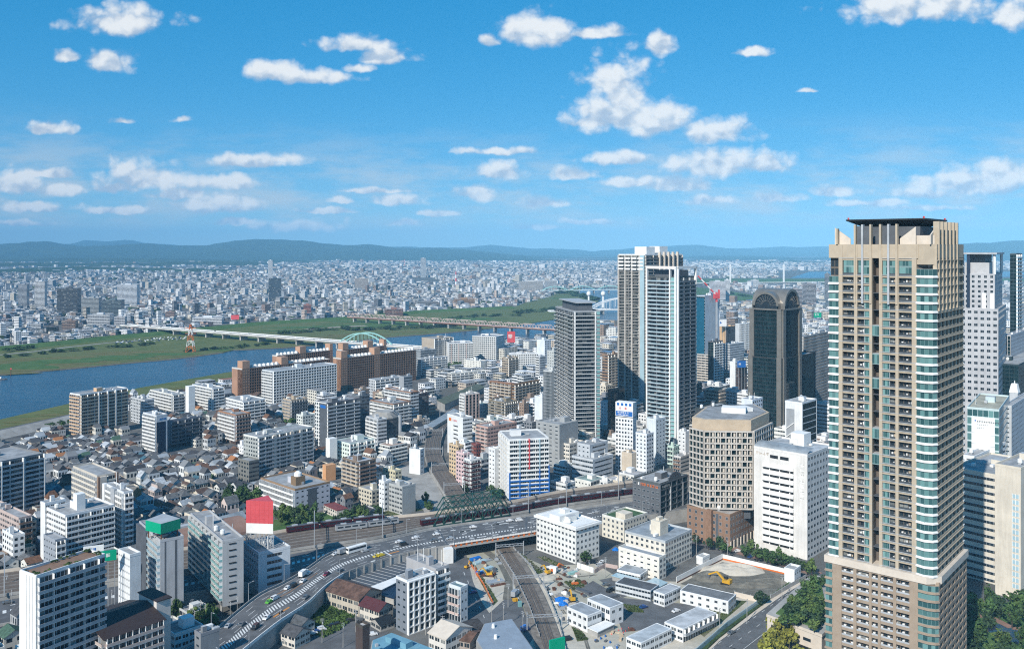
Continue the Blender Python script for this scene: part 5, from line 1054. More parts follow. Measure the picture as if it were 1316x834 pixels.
# ---- the tall tan tower -----------------------------------------------------------------------------------------
def tan_tower():
    D0 = 318.0; P = rect(1066, 1202, 1238, D0, 50); (a, c, b, e) = P
    org = ((a[0] + b[0]) / 2, (a[1] + b[1]) / 2)
    r = thing("residential_tower", "very tall tan stone apartment tower with teal corner bays and a dark canopy roof", "residential tower", org)
    d, w = edge(a, c); d2, w2 = edge(c, b); n = (d[1], -d[0]); X0 = c[0]
    def uof(px):
        t = (px - CX) / FX; dl = (-d[0], -d[1]); return w - (t * D0 - X0) / (dl[0] - t * dl[1])
    ST_, PL = MT['stone'], MT['lstone']
    zb, zt, nf = 53.0, 166.0, 36; fh = (zt - zb) / nf; top = 171.4
    at = lambda o, dd, u, nn: (o[0] + dd[0] * u + dd[1] * nn, o[1] + dd[1] * u - dd[0] * nn)
    ch = 3.2; rec = 1.3
    core = [at(a, d, 0, -rec), at(c, d, -ch - 3.0, -rec), at(c, d2, ch + 1.0, -0.55), at(b, d2, 0, -0.55), e]
    m = MB(org)
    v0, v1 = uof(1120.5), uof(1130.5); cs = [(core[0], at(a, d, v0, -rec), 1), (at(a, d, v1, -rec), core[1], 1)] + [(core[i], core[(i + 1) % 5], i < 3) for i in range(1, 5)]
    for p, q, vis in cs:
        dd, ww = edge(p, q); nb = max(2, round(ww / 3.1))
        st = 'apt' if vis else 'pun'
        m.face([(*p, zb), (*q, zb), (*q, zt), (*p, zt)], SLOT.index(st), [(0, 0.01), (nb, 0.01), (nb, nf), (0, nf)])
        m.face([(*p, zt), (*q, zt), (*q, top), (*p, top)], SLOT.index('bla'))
    m.face([(*p, top) for p in core], SLOT.index('bla')); m.build("core_wall", SMATS, r, (0.13, 0.11, 0.09))  # core colour darkened so the bay recesses look deep in shade
    # lower, wider part
    o2 = 1.0; A2, C2, B2, E2 = inset(P, -o2); d3, w3 = edge(A2, C2); d4, w4 = edge(C2, B2)
    nl = 17; zl = 50.4; fl = zl / nl
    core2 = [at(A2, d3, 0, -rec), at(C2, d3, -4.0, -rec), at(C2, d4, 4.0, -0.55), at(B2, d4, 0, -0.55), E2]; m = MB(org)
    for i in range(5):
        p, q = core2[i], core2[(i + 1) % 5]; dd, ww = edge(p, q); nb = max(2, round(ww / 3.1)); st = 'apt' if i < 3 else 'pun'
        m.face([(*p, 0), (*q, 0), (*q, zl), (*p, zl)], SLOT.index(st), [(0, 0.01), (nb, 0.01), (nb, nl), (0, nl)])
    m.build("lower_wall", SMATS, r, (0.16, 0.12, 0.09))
    m = MB(org); m.prism([at(A2, d3, -0.5, 0.5), at(C2, d3, -3.6, 0.5), at(C2, d4, 3.6, 0.5), at(B2, d4, 0.5, 0.5), E2], zl, zb); m.build("ledge", [PL], r)
    # piers of the front: photo columns between which the bays lie
    brn = MT['bstone'] = solid("brown_stone", (0.33, 0.26, 0.195), 0.75, 0.12, 0.3)
    piers = [(1078, 1083), (1098, 1102), (1117.5, 1121), (1130, 1134), (1151, 1155), (1172, 1178)]
    for x0, x1 in piers:
        q = MB(org); q.box(a, d, uof(x0), uof(x1), -rec, 0.25, zb, top - 0.4); q.build("pier", [ST_], r)
    pl2 = [(1071, 1083), (1098, 1102), (1118, 1121.5), (1129.5, 1133), (1149, 1153), (1170, 1181)]
    for x0, x1 in pl2:
        q = MB(org); q.box(A2, d3, uof(x0) + o2, uof(x1) + o2, -rec, 0.2, 0, zl); q.build("lower_pier", [brn], r)
    u0, u1 = uof(1078), uof(1178)
    s0, s1 = uof(1120.5), uof(1130.5)
    rv = random.Random(21)
    def spandrel():
        q = MB(org)
        for x0, x1 in ((u0, s0), (s1, u1)): q.box(a, d, x0, x1, -rec, 0.0, -0.55, 0.25, 0); q.box(a, d, x0, x1, -0.1, 0.3, 0.2, 0.36, 1)
        bays = [(1083, 1098), (1102, 1117.5), (1134, 1151), (1155, 1172)]
        for k, (x0, x1) in enumerate(bays):
            v0, v1 = uof(x0), uof(x1)
            if k in (0, 3): rng = [(v0, v1)]
            elif k == 1: rng = [(v0, v0 + (v1 - v0) * 0.5)]
            else: rng = [(v0 + (v1 - v0) * 0.55, v1)]
            for (g0, g1) in rng: q.box(a, d, g0, g1, -0.15, -0.05, 0.36, 1.05, 2)
            for f_ in ((0.28, 0.62) if k in (0, 3) else (0.2,) if k == 1 else (0.75,)):
                if rv.random() < 0.3: continue
                u = v0 + (v1 - v0) * (f_ + rv.uniform(-.16, .16)); hv = rv.uniform(.8, 1.6); q.box(a, d, u, u + 0.6, -1.2, -0.7, 0.3, hv, rv.choice((3, 3, 1))); q.box(a, d, u + 0.9, u + 1.3, -1.25, -1.0, 0.3, hv + rv.uniform(-.3, .8), rv.choice((3, 3, 4)))
        return q.mesh("spandrel", [ST_, MT['grey'], MT['dgl'], MT['white'], MT['tan']])
    kinds = [spandrel() for _ in range(7)]
    for k in range(nf + 1):
        if k != nf - 1: put(kinds[rv.randrange(7)], "spandrel", r, (0, 0, zb + k * fh))
    q = MB(org); q.box(a, d, -0.2, w - ch - 2.6, -rec, 0.1, zt + 0.3, top, 0); q.build("crown_band", [ST_], r)
    q = MB(org)
    for x0, x1 in ((uof(1083) + o2, uof(1118) + o2), (uof(1121.5) + o2, uof(1170) + o2)): q.box(A2, d3, x0, x1, -rec, 0.0, -0.6, 0.5, 0); q.box(A2, d3, x0, x1, -0.12, 0.05, 0.5, 1.1, 1)
    for k in range(9): u = uof(1085 + k * 9.4) + o2; q.box(A2, d3, u, u + 0.8, -1.2, -0.5, 0.3, 1.3, 2)
    share(r, q.mesh("lower_spandrel", [brn, MT['grey'], MT['white']]), "lower_spandrel", [(0, 0, k * fl) for k in range(nl + 1)])
    # glazed half bays
    for x0, x1 in ((1110, 1117.5), (1134, 1143)):
        q = MB(org); v0, v1 = uof(x0), uof(x1); y0 = 0.3
        f = lambda u, z: (*at(a, d, u, -0.45), z)
        q.face([f(v0, y0), f(v1, y0), f(v1, fh - 0.6), f(v0, fh - 0.6)], 0, [(0, 0.02), (3, 0.02), (3, 0.98), (0, 0.98)]); q.box(a, d, v0, v0 + 0.15, -rec, -0.4, y0, fh - 0.6, 1); q.box(a, d, v1 - 0.15, v1, -rec, -0.4, y0, fh - 0.6, 1)
        share(r, q.mesh("window", [ST['tea'], MT['grey']]), "window", [(0, 0, zb + k * fh) for k in range(nf - 2)], color=(0.2, 0.3, 0.3))
    for x0, x1 in ((1084, 1097.5), (1103, 1117), (1134.5, 1150.5), (1155.5, 1171.5)):          # tall glazing of the top storey
        q = MB(org); v0, v1 = uof(x0), uof(x1); z0 = zt - 2 * fh + 0.4; f = lambda u, z: (*at(a, d, u, -0.2), z)
        q.face([f(v0, z0), f(v1, z0), f(v1, zt + 0.3), f(v0, zt + 0.3)], 0, [(0, 0.02), (4, 0.02), (4, 1.98), (0, 1.98)]); q.build("top_window", [ST['tea']], r, (0.2, 0.3, 0.3))
    # tall dark slot with its glass boxes
    q = MB(org); v0, v1 = s0, s1
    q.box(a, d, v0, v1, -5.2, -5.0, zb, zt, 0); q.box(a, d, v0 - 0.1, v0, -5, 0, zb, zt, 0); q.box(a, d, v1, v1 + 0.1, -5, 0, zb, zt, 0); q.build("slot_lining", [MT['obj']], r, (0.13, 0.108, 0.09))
    q = MB(org); q.box(a, d, v0, v1, -5.0, -1.2, -0.2, 0.0); share(r, q.mesh("slot_slab", [MT['dgrey']]), "slot_slab", [(0, 0, zb + k * fh * 2) for k in range(1, 18)])
    q = MB(org); f = lambda u, z: (*at(a, d, u, -0.1), z); q.face([f(v0, 0), f(v1, 0), f(v1, 3.9), f(v0, 3.9)], 0, [(0, 0.02), (3, 0.02), (3, 0.98), (0, 0.98)]); q.box(a, d, v0, v1, -4, -0.15, 3.8, 4.0, 1)
    share(r, q.mesh("glass_box", [ST['tea'], MT['grey']]), "glass_box", [(0, 0, zb + z) for z in (37, 46.5, 65, 74, 84.5)], color=(0.2, 0.3, 0.3))
    # rounded corner bays: near corner and far left corner
    def cbay(path, name, z0, k0, k1, hh, slab, col):
        q = MB(org)
        for p, s_ in zip(path, path[1:]):
            dd, ww = edge(p, s_); nb = max(1, round(ww / 1.4))
            q.face([(*p, 0.45), (*s_, 0.45), (*s_, hh - 0.35), (*p, hh - 0.35)], 0, [(0, 0.05), (nb, 0.05), (nb, 0.98), (0, 0.98)])
            q.box(p, dd, -0.1, ww + 0.1, -1.4, 0.45, -0.32, 0.12, 1); q.box(p, dd, -0.1, ww + 0.1, -0.3, 0.22, 0.12, 0.45, 1)
            q.box(p, dd, -0.1, ww + 0.1, -1.2, 0.1, hh - 0.36, hh - 0.34, 1)
        share(r, q.mesh(name, [ST['tea'], slab]), name, [(0, 0, z0 + k * hh) for k in range(k0, k1)], color=col)
    tg = (0.16, 0.26, 0.26)
    near = [at(c, d, -6.3, 0.1), at(c, d, -3.4, 0.9), at(c, d, -0.9, -0.1), at(c, d2, 1.8, 0.1)]
    cbay(near, "corner_bay", zb, 0, nf - 1, fh, MT['white'], tg)
    farc = [at(a, d, -0.3, -3.2), at(a, d, 0.0, 0.3), at(a, d, uof(1078), 0.3)]
    cbay(farc, "corner_bay", zb, 0, nf - 2, fh, MT['white'], tg)
    near2 = [at(C2, d3, -6.6, 0.0), at(C2, d3, -3.2, 0.2), at(C2, d3, -0.9, -0.6), at(C2, d4, 1.6, 0.0)]
    cbay(near2, "lower_corner_bay", 0, 1, nl, fl, brn, tg)
    farc2 = [at(A2, d3, -0.3, -3.2), at(A2, d3, 0, 0.2), at(A2, d3, uof(1071) + o2, 0.2)]
    cbay(farc2, "lower_corner_bay", 0, 1, nl, fl, brn, tg)
    q = MB(org); pp = [at(c, d, -6.6, -0.4), at(c, d, -3.6, 0.2), at(c, d2, 2.2, -0.2), at(c, d2, 2.2, -4), at(c, d, -6.6, -4)]; q.prism(pp, zt - 0.6 * fh, top); q.build("corner_head", [ST_], r)
    # right face: stone grid
    q = MB(org)
    for j in range(8):
        u = 2.6 + (w2 - 2.8) * j / 7; q.box(c, d2, u - 0.75, u + 0.75 if j < 7 else w2, -rec, 0.02, zb, top)
    q.build("side_grid", [ST_], r)
    q = MB(org); q.box(c, d2, 2.0, w2, -rec, 0.10, -0.5, 0.4, 0); q.box(c, d2, 2.0, w2, 0.0, 0.4, -0.55, -0.35, 0); share(r, q.mesh("side_spandrel", [ST_]), "side_spandrel", [(0, 0, zb + k * fh) for k in range(nf + 1)])
    q = MB(org); q.box(c, d2, 2.0, w2, -rec, 0.1, zt, top); q.build("crown_band", [ST_], r)
    q = MB(org); q.box(c, d2, w2 - 0.6, w2 + 1.4, -0.8, 0.2, 0.0, 0.35); share(r, q.mesh("end_balcony", [MT['white']]), "end_balcony", [(0, 0, zb + k * fh) for k in range(1, nf)])
    q = MB(org)
    for j in range(8): u = 2.6 + (w4 - 2.8) * j / 7; q.box(C2, d4, u - 0.8, u + 0.8 if j < 7 else w4, -rec, 0.02, 0, zl)
    q.build("lower_side_grid", [brn], r)
    q = MB(org); q.box(C2, d4, 2.0, w4, -rec, 0.1, -0.6, 0.6); share(r, q.mesh("lower_side_spandrel", [brn]), "lower_side_spandrel", [(0, 0, k * fl) for k in range(nl + 1)])
    # crown
    fz = 178.8
    for px in (1076, 1099, 1108.5, 1119, 1131.5, 1142, 1152.5):
        u = uof(px); q = MB(org); q.box(a, d, u - 0.35, u + 0.35, -1.2, 0.6, top - 22 if px > 1090 else top, fz if px != 1076 else fz - 1.4); q.build("roof_fin", [MT['stone'] if px in (1076, 1099, 1119, 1131.5, 1152.5) else MT['grey']], r)
    for x0, x1 in ((1101, 1117.5), (1133.5, 1151)):
        q = MB(org); q.box(a, d, uof(x0), uof(x1), -0.8, -0.3, top, fz - 0.6); q.build("louvre_panel", [MT['dgrey']], r)
    for j in range(6):
        u = 4 + j * 5.0; q = MB(org); q.box(c, d2, u - 0.5, u + 0.5, -1.6, 0.5, top - 24, fz + 0.8); q.build("roof_fin", [MT['stone']], r)
    for (dd, o, u, s_, h0, h1) in ((d, a, 1.5, 7.5, fz - 1, 173.5), (d, c, -7.0, -12.5, fz - 1, 173.5), (d2, c, 9.0, 0.0, fz - 0.5, 174.6)):
        q = MB(org); f = lambda x, z, nn: (*at(o, dd, x, nn), z); A4 = [(u, top), (s_, top), (s_, h1), (u, h0)]
        for nn in (-1.5, -1.9): q.face([f(x, z, nn) for x, z in A4])
        for (x0, z0), (x1, z1) in zip(A4, A4[1:] + A4[:1]): q.face([f(x0, z0, -1.5), f(x1, z1, -1.5), f(x1, z1, -1.9), f(x0, z0, -1.9)])
        q.build("sloping_wall", [PL], r)
    q = MB(org); q.box(c, d, -11, -1, -3.4, -3.0, top, 174.6); q.build("roof_parapet", [PL], r)
    q = MB(org); q.prism(inset(P, 7), top, 178.0); q.build("plant_room", [MT['dgrey']], r)
    q = MB(org); lo, hi = inset(P, 13), inset(P, 4.6)
    for i in range(4): q.face([(*lo[i], 176.4), (*lo[(i + 1) % 4], 176.4), (*hi[(i + 1) % 4], 180.4), (*hi[i], 180.4)]); q.face([(*hi[i], 180.4), (*hi[(i + 1) % 4], 180.4), (*hi[(i + 1) % 4], 180.9), (*hi[i], 180.9)])
    q.face([(*p, 180.9) for p in hi]); q.face([(*p, 176.4) for p in lo]); q.build("canopy_roof", [MT['black']], r)
    q = MB(org); [q.cbox(hi[i][0] * 0.95 + org[0] * 0.05, hi[i][1] * 0.95 + org[1] * 0.05, 180.9, 181.6, 0.5, 0.5) for i in range(4)]; q.build("warning_lamp", [MT['red']], r)
    FOOT.append(inset(P, -3)); KEEP.append((1055, 1245, 834, 318)); LAND.append(("tall tan tower", 1150, 600))
    # garden deck at its foot
    g0 = [gp(986, 792, 10), gp(1056, 818, 10), gp(1075, 800, 10), gp(1062, 748, 10), gp(1040, 744, 10)]
    rr = thing("garden_deck", "low white podium carrying a dense roof garden beside the tan tower", "podium", ((g0[0][0] + g0[2][0]) / 2, (g0[0][1] + g0[2][1]) / 2))
    q = MB(tuple(rr.location)); q.prism(g0, 0, 10, 0, 1); q.prism(inset(g0, -0.3), 10, 11.2, 0, 1); q.build("wall", [MT['lstone'], MT['conc']], rr)
    p, q_ = g0[0], g0[1]; dd, ww = edge(p, q_)
    s_ = MB((0, 0, 0)); s_.box((0, 0), dd, 0, 3.6, 0, 0.05, 0, 1.3); share(rr, s_.mesh("window", [MT['glass']]), "window", [(p[0] - rr.location.x + dd[0] * (2 + k * 5.2), p[1] - rr.location.y + dd[1] * (2 + k * 5.2), 6.0) for k in range(4)])
    q = MB(tuple(rr.location)); q.box(p, dd, 1, ww - 1, 0, 0.06, 0.2, 3.6); q.build("dark_entrance", [MT['black']], rr)
    FOOT.append(g0)
    q = MB(); q.prism(inset(g0, 3.0), 11.2, 11.7); tag(q.build("roof_garden_grass", [MT['lawn']]), kind="structure")
    return g0
TG = tan_tower()


# ---- signs and roofs of the named buildings ---------------------------------------------------------------------
P, H = GARDEN
inn = inset(P, 0.9); m = MB(); m.prism(inset(P, 2.0), H + 0.02, H + 0.30); tag(m.build("roof_path", [MT['brown']]), kind="structure")
r, P, H = GABLE
(a, c, b, e) = P; d, w = edge(c, b); dg, wg_ = edge(a, c); rh = 3.4
mid0 = ((a[0] + c[0]) / 2, (a[1] + c[1]) / 2); mid1 = ((b[0] + e[0]) / 2, (b[1] + e[1]) / 2)
def gable(root, P, H, rh, mw, mr, over=0.6, colr=None, colw=None):
    """pitched roof over a rectangle, ridge along its second edge"""
    (a, c, b, e) = P; org = tuple(root.location); d, w = edge(c, b); dl, wl = edge(a, c)
    sh = lambda p, u, v: (p[0] + d[0] * u + dl[0] * v, p[1] + d[1] * u + dl[1] * v)
    m0 = ((a[0] + c[0]) / 2, (a[1] + c[1]) / 2); m1 = ((b[0] + e[0]) / 2, (b[1] + e[1]) / 2); k = rh / (wl / 2) * over
    m = MB(org)
    A1, C1, B1, E1 = sh(a, -over, -over), sh(c, -over, over), sh(b, over, over), sh(e, over, -over); M0, M1 = sh(m0, -over, 0), sh(m1, over, 0)
    for (p, q, s, t) in ((C1, B1, M1, M0), (E1, A1, M0, M1)):
        m.face([(*p, H - k), (*q, H - k), (*s, H + rh), (*t, H + rh)]); m.face([(*p, H - k - 0.25), (*q, H - k - 0.25), (*s, H + rh - 0.25), (*t, H + rh - 0.25)]); m.face([(*p, H - k - 0.25), (*q, H - k - 0.25), (*q, H - k), (*p, H - k)])
    for (p, q, s) in ((A1, M0, C1), (B1, M1, E1)): m.face([(*p, H - k - 0.25), (*p, H - k), (*q, H + rh), (*s, H - k), (*s, H - k - 0.25), (*q, H + rh - 0.25)])
    m.build("gable_roof", [mr], root, colr)
    m = MB(org)
    for (p, q, s) in ((a, m0, c), (b, m1, e)): m.face([(*p, H), (*s, H), (*q, H + rh - 0.1)])
    m.build("gable_wall", [mw], root, colw)
gable(r, P, H, rh, MT['obj'], solid("dark_brown_sheet_roof", (0.045, 0.03, 0.027), 0.6, 0.15), 0.9, colw=(0.55, 0.46, 0.41))
m = MB(tuple(r.location)); q = (e[0] + dg[0] * wg_ * 0.5, e[1] + dg[1] * wg_ * 0.5); m.cbox(q[0] + d[0] * 4, q[1] + d[1] * 4, 0, H + 4.5, 6, wg_ * 0.5, math.atan2(d[1], d[0])); m.build("stair_tower", [MT['obj']], r, (0.62, 0.58, 0.54)); m = MB(tuple(r.location)); m.cbox(q[0] + d[0] * 4, q[1] + d[1] * 4, H + 4.5, H + 4.9, 6.5, wg_ * 0.55, math.atan2(d[1], d[0])); m.build("stair_tower_roof", [MT['obj']], r, (0.045, 0.03, 0.027))
P, H = GSIGN; c = P[1]; cx, cy = sum(p[0] for p in P) / 4, sum(p[1] for p in P) / 4
r = thing("billboard", "bright green box-shaped billboard on stilts on the slim grey tower", "billboard", (cx, cy, H)); d, w = edge(P[1], P[2])
SQ = [gp(187, 668, H + 8), gp(206.5, 673, H + 8), gp(232, 666, H + 8), gp(210, 659.5, H + 8)]; zt_, zb_ = H + 8, H + 3.3
m = MB((cx, cy, H)); m.prism(SQ, zb_, zt_); m.build("panel", [MT['sgreen']], r); m = MB((cx, cy, H)); m.face([(*q, zt_ + 0.02) for q in SQ]); m.build("top_grating", [MT['grey']], r)
m = MB((cx, cy, H)); [m.bar((*q, H), (*q, zb_), 0.4) for q in inset(SQ, 1)]; [m.bar((*inset(SQ, 1)[i], H), (*inset(SQ, 1)[(i + 1) % 4], zb_), 0.25) for i in range(4)]; m.build("stilts", [MT['rust']], r)
P, H = OSIGN; cx, cy = sum(p[0] for p in P) / 4, sum(p[1] for p in P) / 4
D0 = P[1][1] + 8; f = lambda px, py: ((px - CX) / FX * D0, CH - (py - HY) * D0 / FX)
(x0, z1), (x1, z0) = f(315, 644), f(351, 686); zm = CH - (673 - HY) * D0 / FX
r = thing("billboard", "tall red and white billboard on a steel frame on the office roof", "billboard", ((x0 + x1) / 2, D0, H)); O = ((x0 + x1) / 2, D0, H)
T3 = [(x0, D0 + 1.5), (x1, D0), ((x0 + x1) / 2 + 1.5, D0 + 11)]
m = MB(O); m.prism(T3, zm, z1); m.build("red_panel", [MT['red']], r); q = MB(O); dS, wS = edge(T3[0], T3[1]); [q.box(T3[0], dS, wS * k / 6 - .05, wS * k / 6 + .05, 0, .05, zm, z1) for k in range(1, 6)]; [q.box(T3[0], dS, 0, wS, 0, .05, zm + (z1 - zm) * k / 5 - .05, zm + (z1 - zm) * k / 5 + .05) for k in range(1, 5)]; q.build("panel_seams", [MT['red']], r); m = MB(O); m.prism(inset(T3, 0.03), z0, zm); m.build("white_panel", [MT['white']], r)
m = MB(O)
for k in range(7):
    u = k / 6; p = (x0 + (x1 - x0) * u, D0 + 1.5 - 1.5 * u + 0.4); m.bar((*p, H), (*p, z0), 0.35)
    if k: m.bar((*pp_, H), (*p, z0), 0.22); m.bar((*p, H + 0.5), (*pp_, z0), 0.22)
    pp_ = p
m.bar((*T3[2], H), (*T3[2], z0), 0.4); m.build("steel_frame", [MT['steel']], r)
P, H = HSIGN; p, d, w = fsd(P, 0)
r = thing("billboard", "white rooftop billboard with blue bands and red marks above the square-windowed hotel", "billboard", (*p, H)); O = (*p, H)
m = MB(O); m.prism(P, H + 1.5, H + 12.5); m.build("panel", [MT['white']], r); m = MB(O); m.box(p, d, 0.4, w - 0.4, 0, 0.1, H + 2, H + 5.6); m.build("blue_band", [MT['blue']], r)
glyphs(r, p, d, w * 0.12, 0.1, H + 4.0, 6, 1.2, 'white'); glyphs(r, p, d, w * 0.15, 0.1, H + 2.4, 7, 1.0, 'white'); glyphs(r, p, d, w * 0.2, 0.02, H + 7, 2, 1.8, 'red', gap=2.6)
for k in range(4): panel(r, p, d, w * (0.08 + 0.23 * k), w * (0.22 + 0.23 * k), H + 9.8, H + 11.8, 'blue')
m = MB(O); m.prism(inset(P, 1.2), H, H + 1.5); m.build("frame", [MT['dgrey']], r)
def board(label, px0, px1, py, ww, hh, D0, mt, marks=None, z=None):
    """flat billboard facing the viewer's side of the city, given by its photo columns, top row and distance"""
    z1 = CH - (py - HY) * D0 / FX; a = ((px0 - CX) / FX * D0, D0); b = ((px1 - CX) / FX * D0, D0 + (px1 - px0) * 0.15); d, w = edge(a, b)
    r = thing("billboard", label, "billboard", (*a, 0)); m = MB(a); m.box(a, d, 0, w, -0.8, 0, z1 - hh, z1); m.build("panel", [MT[mt]], r)
    m = MB(a); [m.box(a, d, w * u, w * u + 0.3, -0.6, -0.3, 0, z1 - hh) for u in (0.1, 0.5, 0.88)]; m.build("posts", [MT['steel']], r)
    if marks: glyphs(r, a, d, w * 0.12, 0.0, z1 - hh * 0.62, int(w * 0.7 / (hh * 0.36 * 1.3)), hh * 0.36, marks)
    return r
board("green roadside sign with white lettering behind the roof-garden block", 127, 146, 709, 0, 4.4, 392, 'sgreen', 'white')
board("white rooftop sign with dark blue lettering behind the roof-garden block", 107, 129, 703, 0, 3.2, 402, 'white', 'blue')
board("blue and white rooftop billboard beside the dark glass tower", 948, 959, 464, 0, 6.8, 928, 'blue', 'white')
board("small white rooftop billboard with a blue square below the crane", 924, 934, 411, 0, 9, 1232, 'white', 'blue')
board("green rooftop sign with a red and white emblem behind the dark glass tower", 1046, 1056, 402, 0, 8, 1500, 'sgreen', 'white')
board("dark red billboard far across the river at the bridge end", 297, 307, 405, 0, 10, 1980, 'red', None)
board("small red and white pole-like sign by the flats at the river bend", 652, 662, 426, 0, 16, 1290, 'red', 'white')
board("plain green billboard on a rooftop frame by the freight line", 707, 727, 823, 0, 9, 318, 'sgreen')

# ---- low buildings in front --------------------------------------------------------------------------------------------
MT['dkred'] = solid("dark_red_sheet_roof", (0.09, 0.028, 0.03), 0.6, 0.2); MT['rroof'] = solid("rusted_sheet_roof", (0.13, 0.075, 0.055), 0.75, 0.5, 0.35); MT['lblue'] = solid("pale_blue_sheet_roof", (0.16, 0.33, 0.42), 0.5, 0.15); MT['sgroof'] = solid("greenish_flat_roof", (0.10, 0.115, 0.08), 0.85, 0.3); MT['gblue'] = solid("grey_blue_roof", (0.27, 0.32, 0.38), 0.6, 0.12)
A("grey-ended seven-storey block with white framed balconies beside the workshops", 509, 523, 558, 748, 394, 44, ('slt', 5), gr(3.3, 0.8, 0.5, 1.3, 'white'), col=(0.20, 0.225, 0.26), eq=3, vb=815, nf=7, parc=WH, land="white-framed block")
A("narrow balconied rear part of the white framed block", 557, 560, 577, 733, 408, 44, Z, bc('white', 3, 1.3, 2), col=(0.4, 0.4, 0.41), eq=4, vb=800, nf=8)
A("small grey-white building with curved rust balconies on the side street", 577, 592, 601, 757, 405, 50, bc('pinkst', 3.2, 1.2, 2), ('slt', 3), col=(0.62, 0.66, 0.68), eq=1, vb=797, roof=(0.12, 0.20, 0.23), nf=4)
A("dark brown narrow building with a rooftop chimney in front of the car park", 457, 466, 475, 807, 345, 45, Z, Z, col=(0.075, 0.055, 0.05), eq=0, vb=834, roof=(0.5, 0.5, 0.5))
A("grey rooftop block beside the start of the curving road", 250, 258, 282, 817, 350, 46, ('slt', 4), Z, col=(0.22, 0.235, 0.25), eq=2, vb=834)
def gabled(label, pa, pb, depth, eave, rise, mw, mr, ridge='along', colw=(0.62, 0.6, 0.55), st='wid', name="warehouse", cat="warehouse", colr=None):
    a, b = gp(*pa), gp(*pb); d, w = edge(a, b); n = (-d[1], d[0]); q = lambda p: (p[0] + n[0] * depth, p[1] + n[1] * depth)
    P = [a, b, q(b), q(a)] if ridge != 'along' else [q(a), a, b, q(b)]
    org = (sum(p[0] for p in P) / 4, sum(p[1] for p in P) / 4); r = thing(name, label, cat, org)
    m = MB(org)
    for i in range(4):
        p, s = P[i], P[(i + 1) % 4]; ww = edge(p, s)[1]; nb = max(1, round(ww / 3.4)); nf = max(1, round(eave / 3.2)); m.face([(*p, 0), (*s, 0), (*s, eave), (*p, eave)], SLOT.index(st), [(0, .01), (nb, .01), (nb, nf), (0, nf)])
    m.build("wall", SMATS, r, colw)
    gable(r, P, eave, rise, MT['obj'], MT[mr], 0.5, colr=colr, colw=colw); FOOT.append(P)
    return r
gabled("long old warehouse with a rusty brown sheet roof beside the elevated road", (419, 778), (461, 792), 15, 7.6, 3.2, 'cream', 'rroof', colw=(0.50, 0.45, 0.37), name="warehouse")
gabled("cream two-storey house with a dark red roof joined to the rusty warehouse", (462, 794), (487, 803), 9, 6.4, 2.6, 'cream', 'dkred', colw=(0.62, 0.57, 0.49), name="house", cat="house")
gabled("small house with a black roof beside the white-framed block", (489, 812), (507, 806), 8, 3.2, 1.6, 'cream', 'black', colw=(0.4, 0.38, 0.35), name="house", cat="house")
gabled("white house with a grey hipped roof under the elevated road, upper of two", (371, 815), (386, 821), 8, 5.6, 2.2, 'white', 'hroof', colw=(0.66, 0.62, 0.56), colr=(0.10, 0.105, 0.11), name="house", cat="house")
gabled("white house with a grey hipped roof under the elevated road, lower of two", (361, 828), (379, 834), 9, 5.4, 2.2, 'white', 'hroof', colw=(0.64, 0.6, 0.54), colr=(0.085, 0.085, 0.09), name="house", cat="house")
gabled("white gabled house with a pale roof below the white-framed block", (551, 833), (573, 842), 16, 7.0, 3.0, 'white', 'lstone', colw=(0.72, 0.70, 0.66), name="house", cat="house")
gabled("low shed with a rust-streaked tin roof behind the white gabled house", (580, 831), (604, 836), 12, 4.0, 1.6, 'conc', 'rroof', colw=(0.35, 0.3, 0.27), name="shed", cat="shed")
gabled("dark roofed low house beside the big grey-blue roof", (602, 824), (622, 817), 10, 4.2, 2.0, 'conc', 'hroof', colr=(0.06, 0.055, 0.055), name="house", cat="house")
gabled("maroon-roofed shed behind the parking roof at the underpass", (537, 727), (560, 722), 9, 4.0, 1.8, 'conc', 'dkred', colw=(0.35, 0.32, 0.3), name="shed", cat="shed")
def slab(label, pts, z, mt, name="shed", cat="shed", ribs=0, zz=0.0, wallm='conc', eave=0.0):
    q = [gp(*p, z) for p in pts]; org = (sum(p[0] for p in q) / len(q), sum(p[1] for p in q) / len(q)); r = thing(name, label, cat, org)
    m = MB(org); m.prism(q, zz, z - 0.3); m.build("wall", [MT[wallm]], r); m = MB(org); m.prism(inset(q, -0.4 - eave), z - 0.3, z); m.build("roof", [MT[mt]], r)
    if ribs:
        d, w = edge(q[0], q[1]); d2, w2 = edge(q[1], q[2]); m = MB(org)
        for k in range(1, ribs): m.box(q[1], d2, w2 * k / ribs, w2 * k / ribs + 0.15, -w, 0, z, z + 0.15)
        m.build("roof_ribs", [MT['grey']], r)
    FOOT.append(q); return r
slab("wide grey parking roof with pale seams beside the retaining wall", [(450, 745), (474, 755), (541, 723), (517, 717)], 4.2, 'dgrey', ribs=12)
slab("long white flat-roofed shed between the parking roof and the white-framed block", [(471, 756), (483, 760.5), (510, 747), (509, 741)], 5.0, 'white')
slab("low navy-roofed shed behind the white-framed block", [(484, 762), (506, 768), (512, 758), (509, 751)], 4.0, 'navy')
r = slab("factory with a pale blue sheet roof and roof ventilators at the bottom edge", [(474, 850), (478, 822), (503, 812), (572, 838), (556, 866)], 8.0, 'lblue')
m = MB(tuple(r.location)); a, b = gp(500, 822, 8), gp(526, 832, 8); d, w = edge(a, b); m.box(a, d, 0, w, -2, 2, 8, 10.2); m.build("clerestory", [MT['lblue']], r)
for px, py in ((484, 830), (490, 836), (512, 838), (520, 845), (538, 838), (546, 844)): m = MB(tuple(r.location)); m.cbox(*gp(px, py, 8), 8, 9, 1.1, 1.1, 0.6); m.build("vent", [MT['grey']], r)
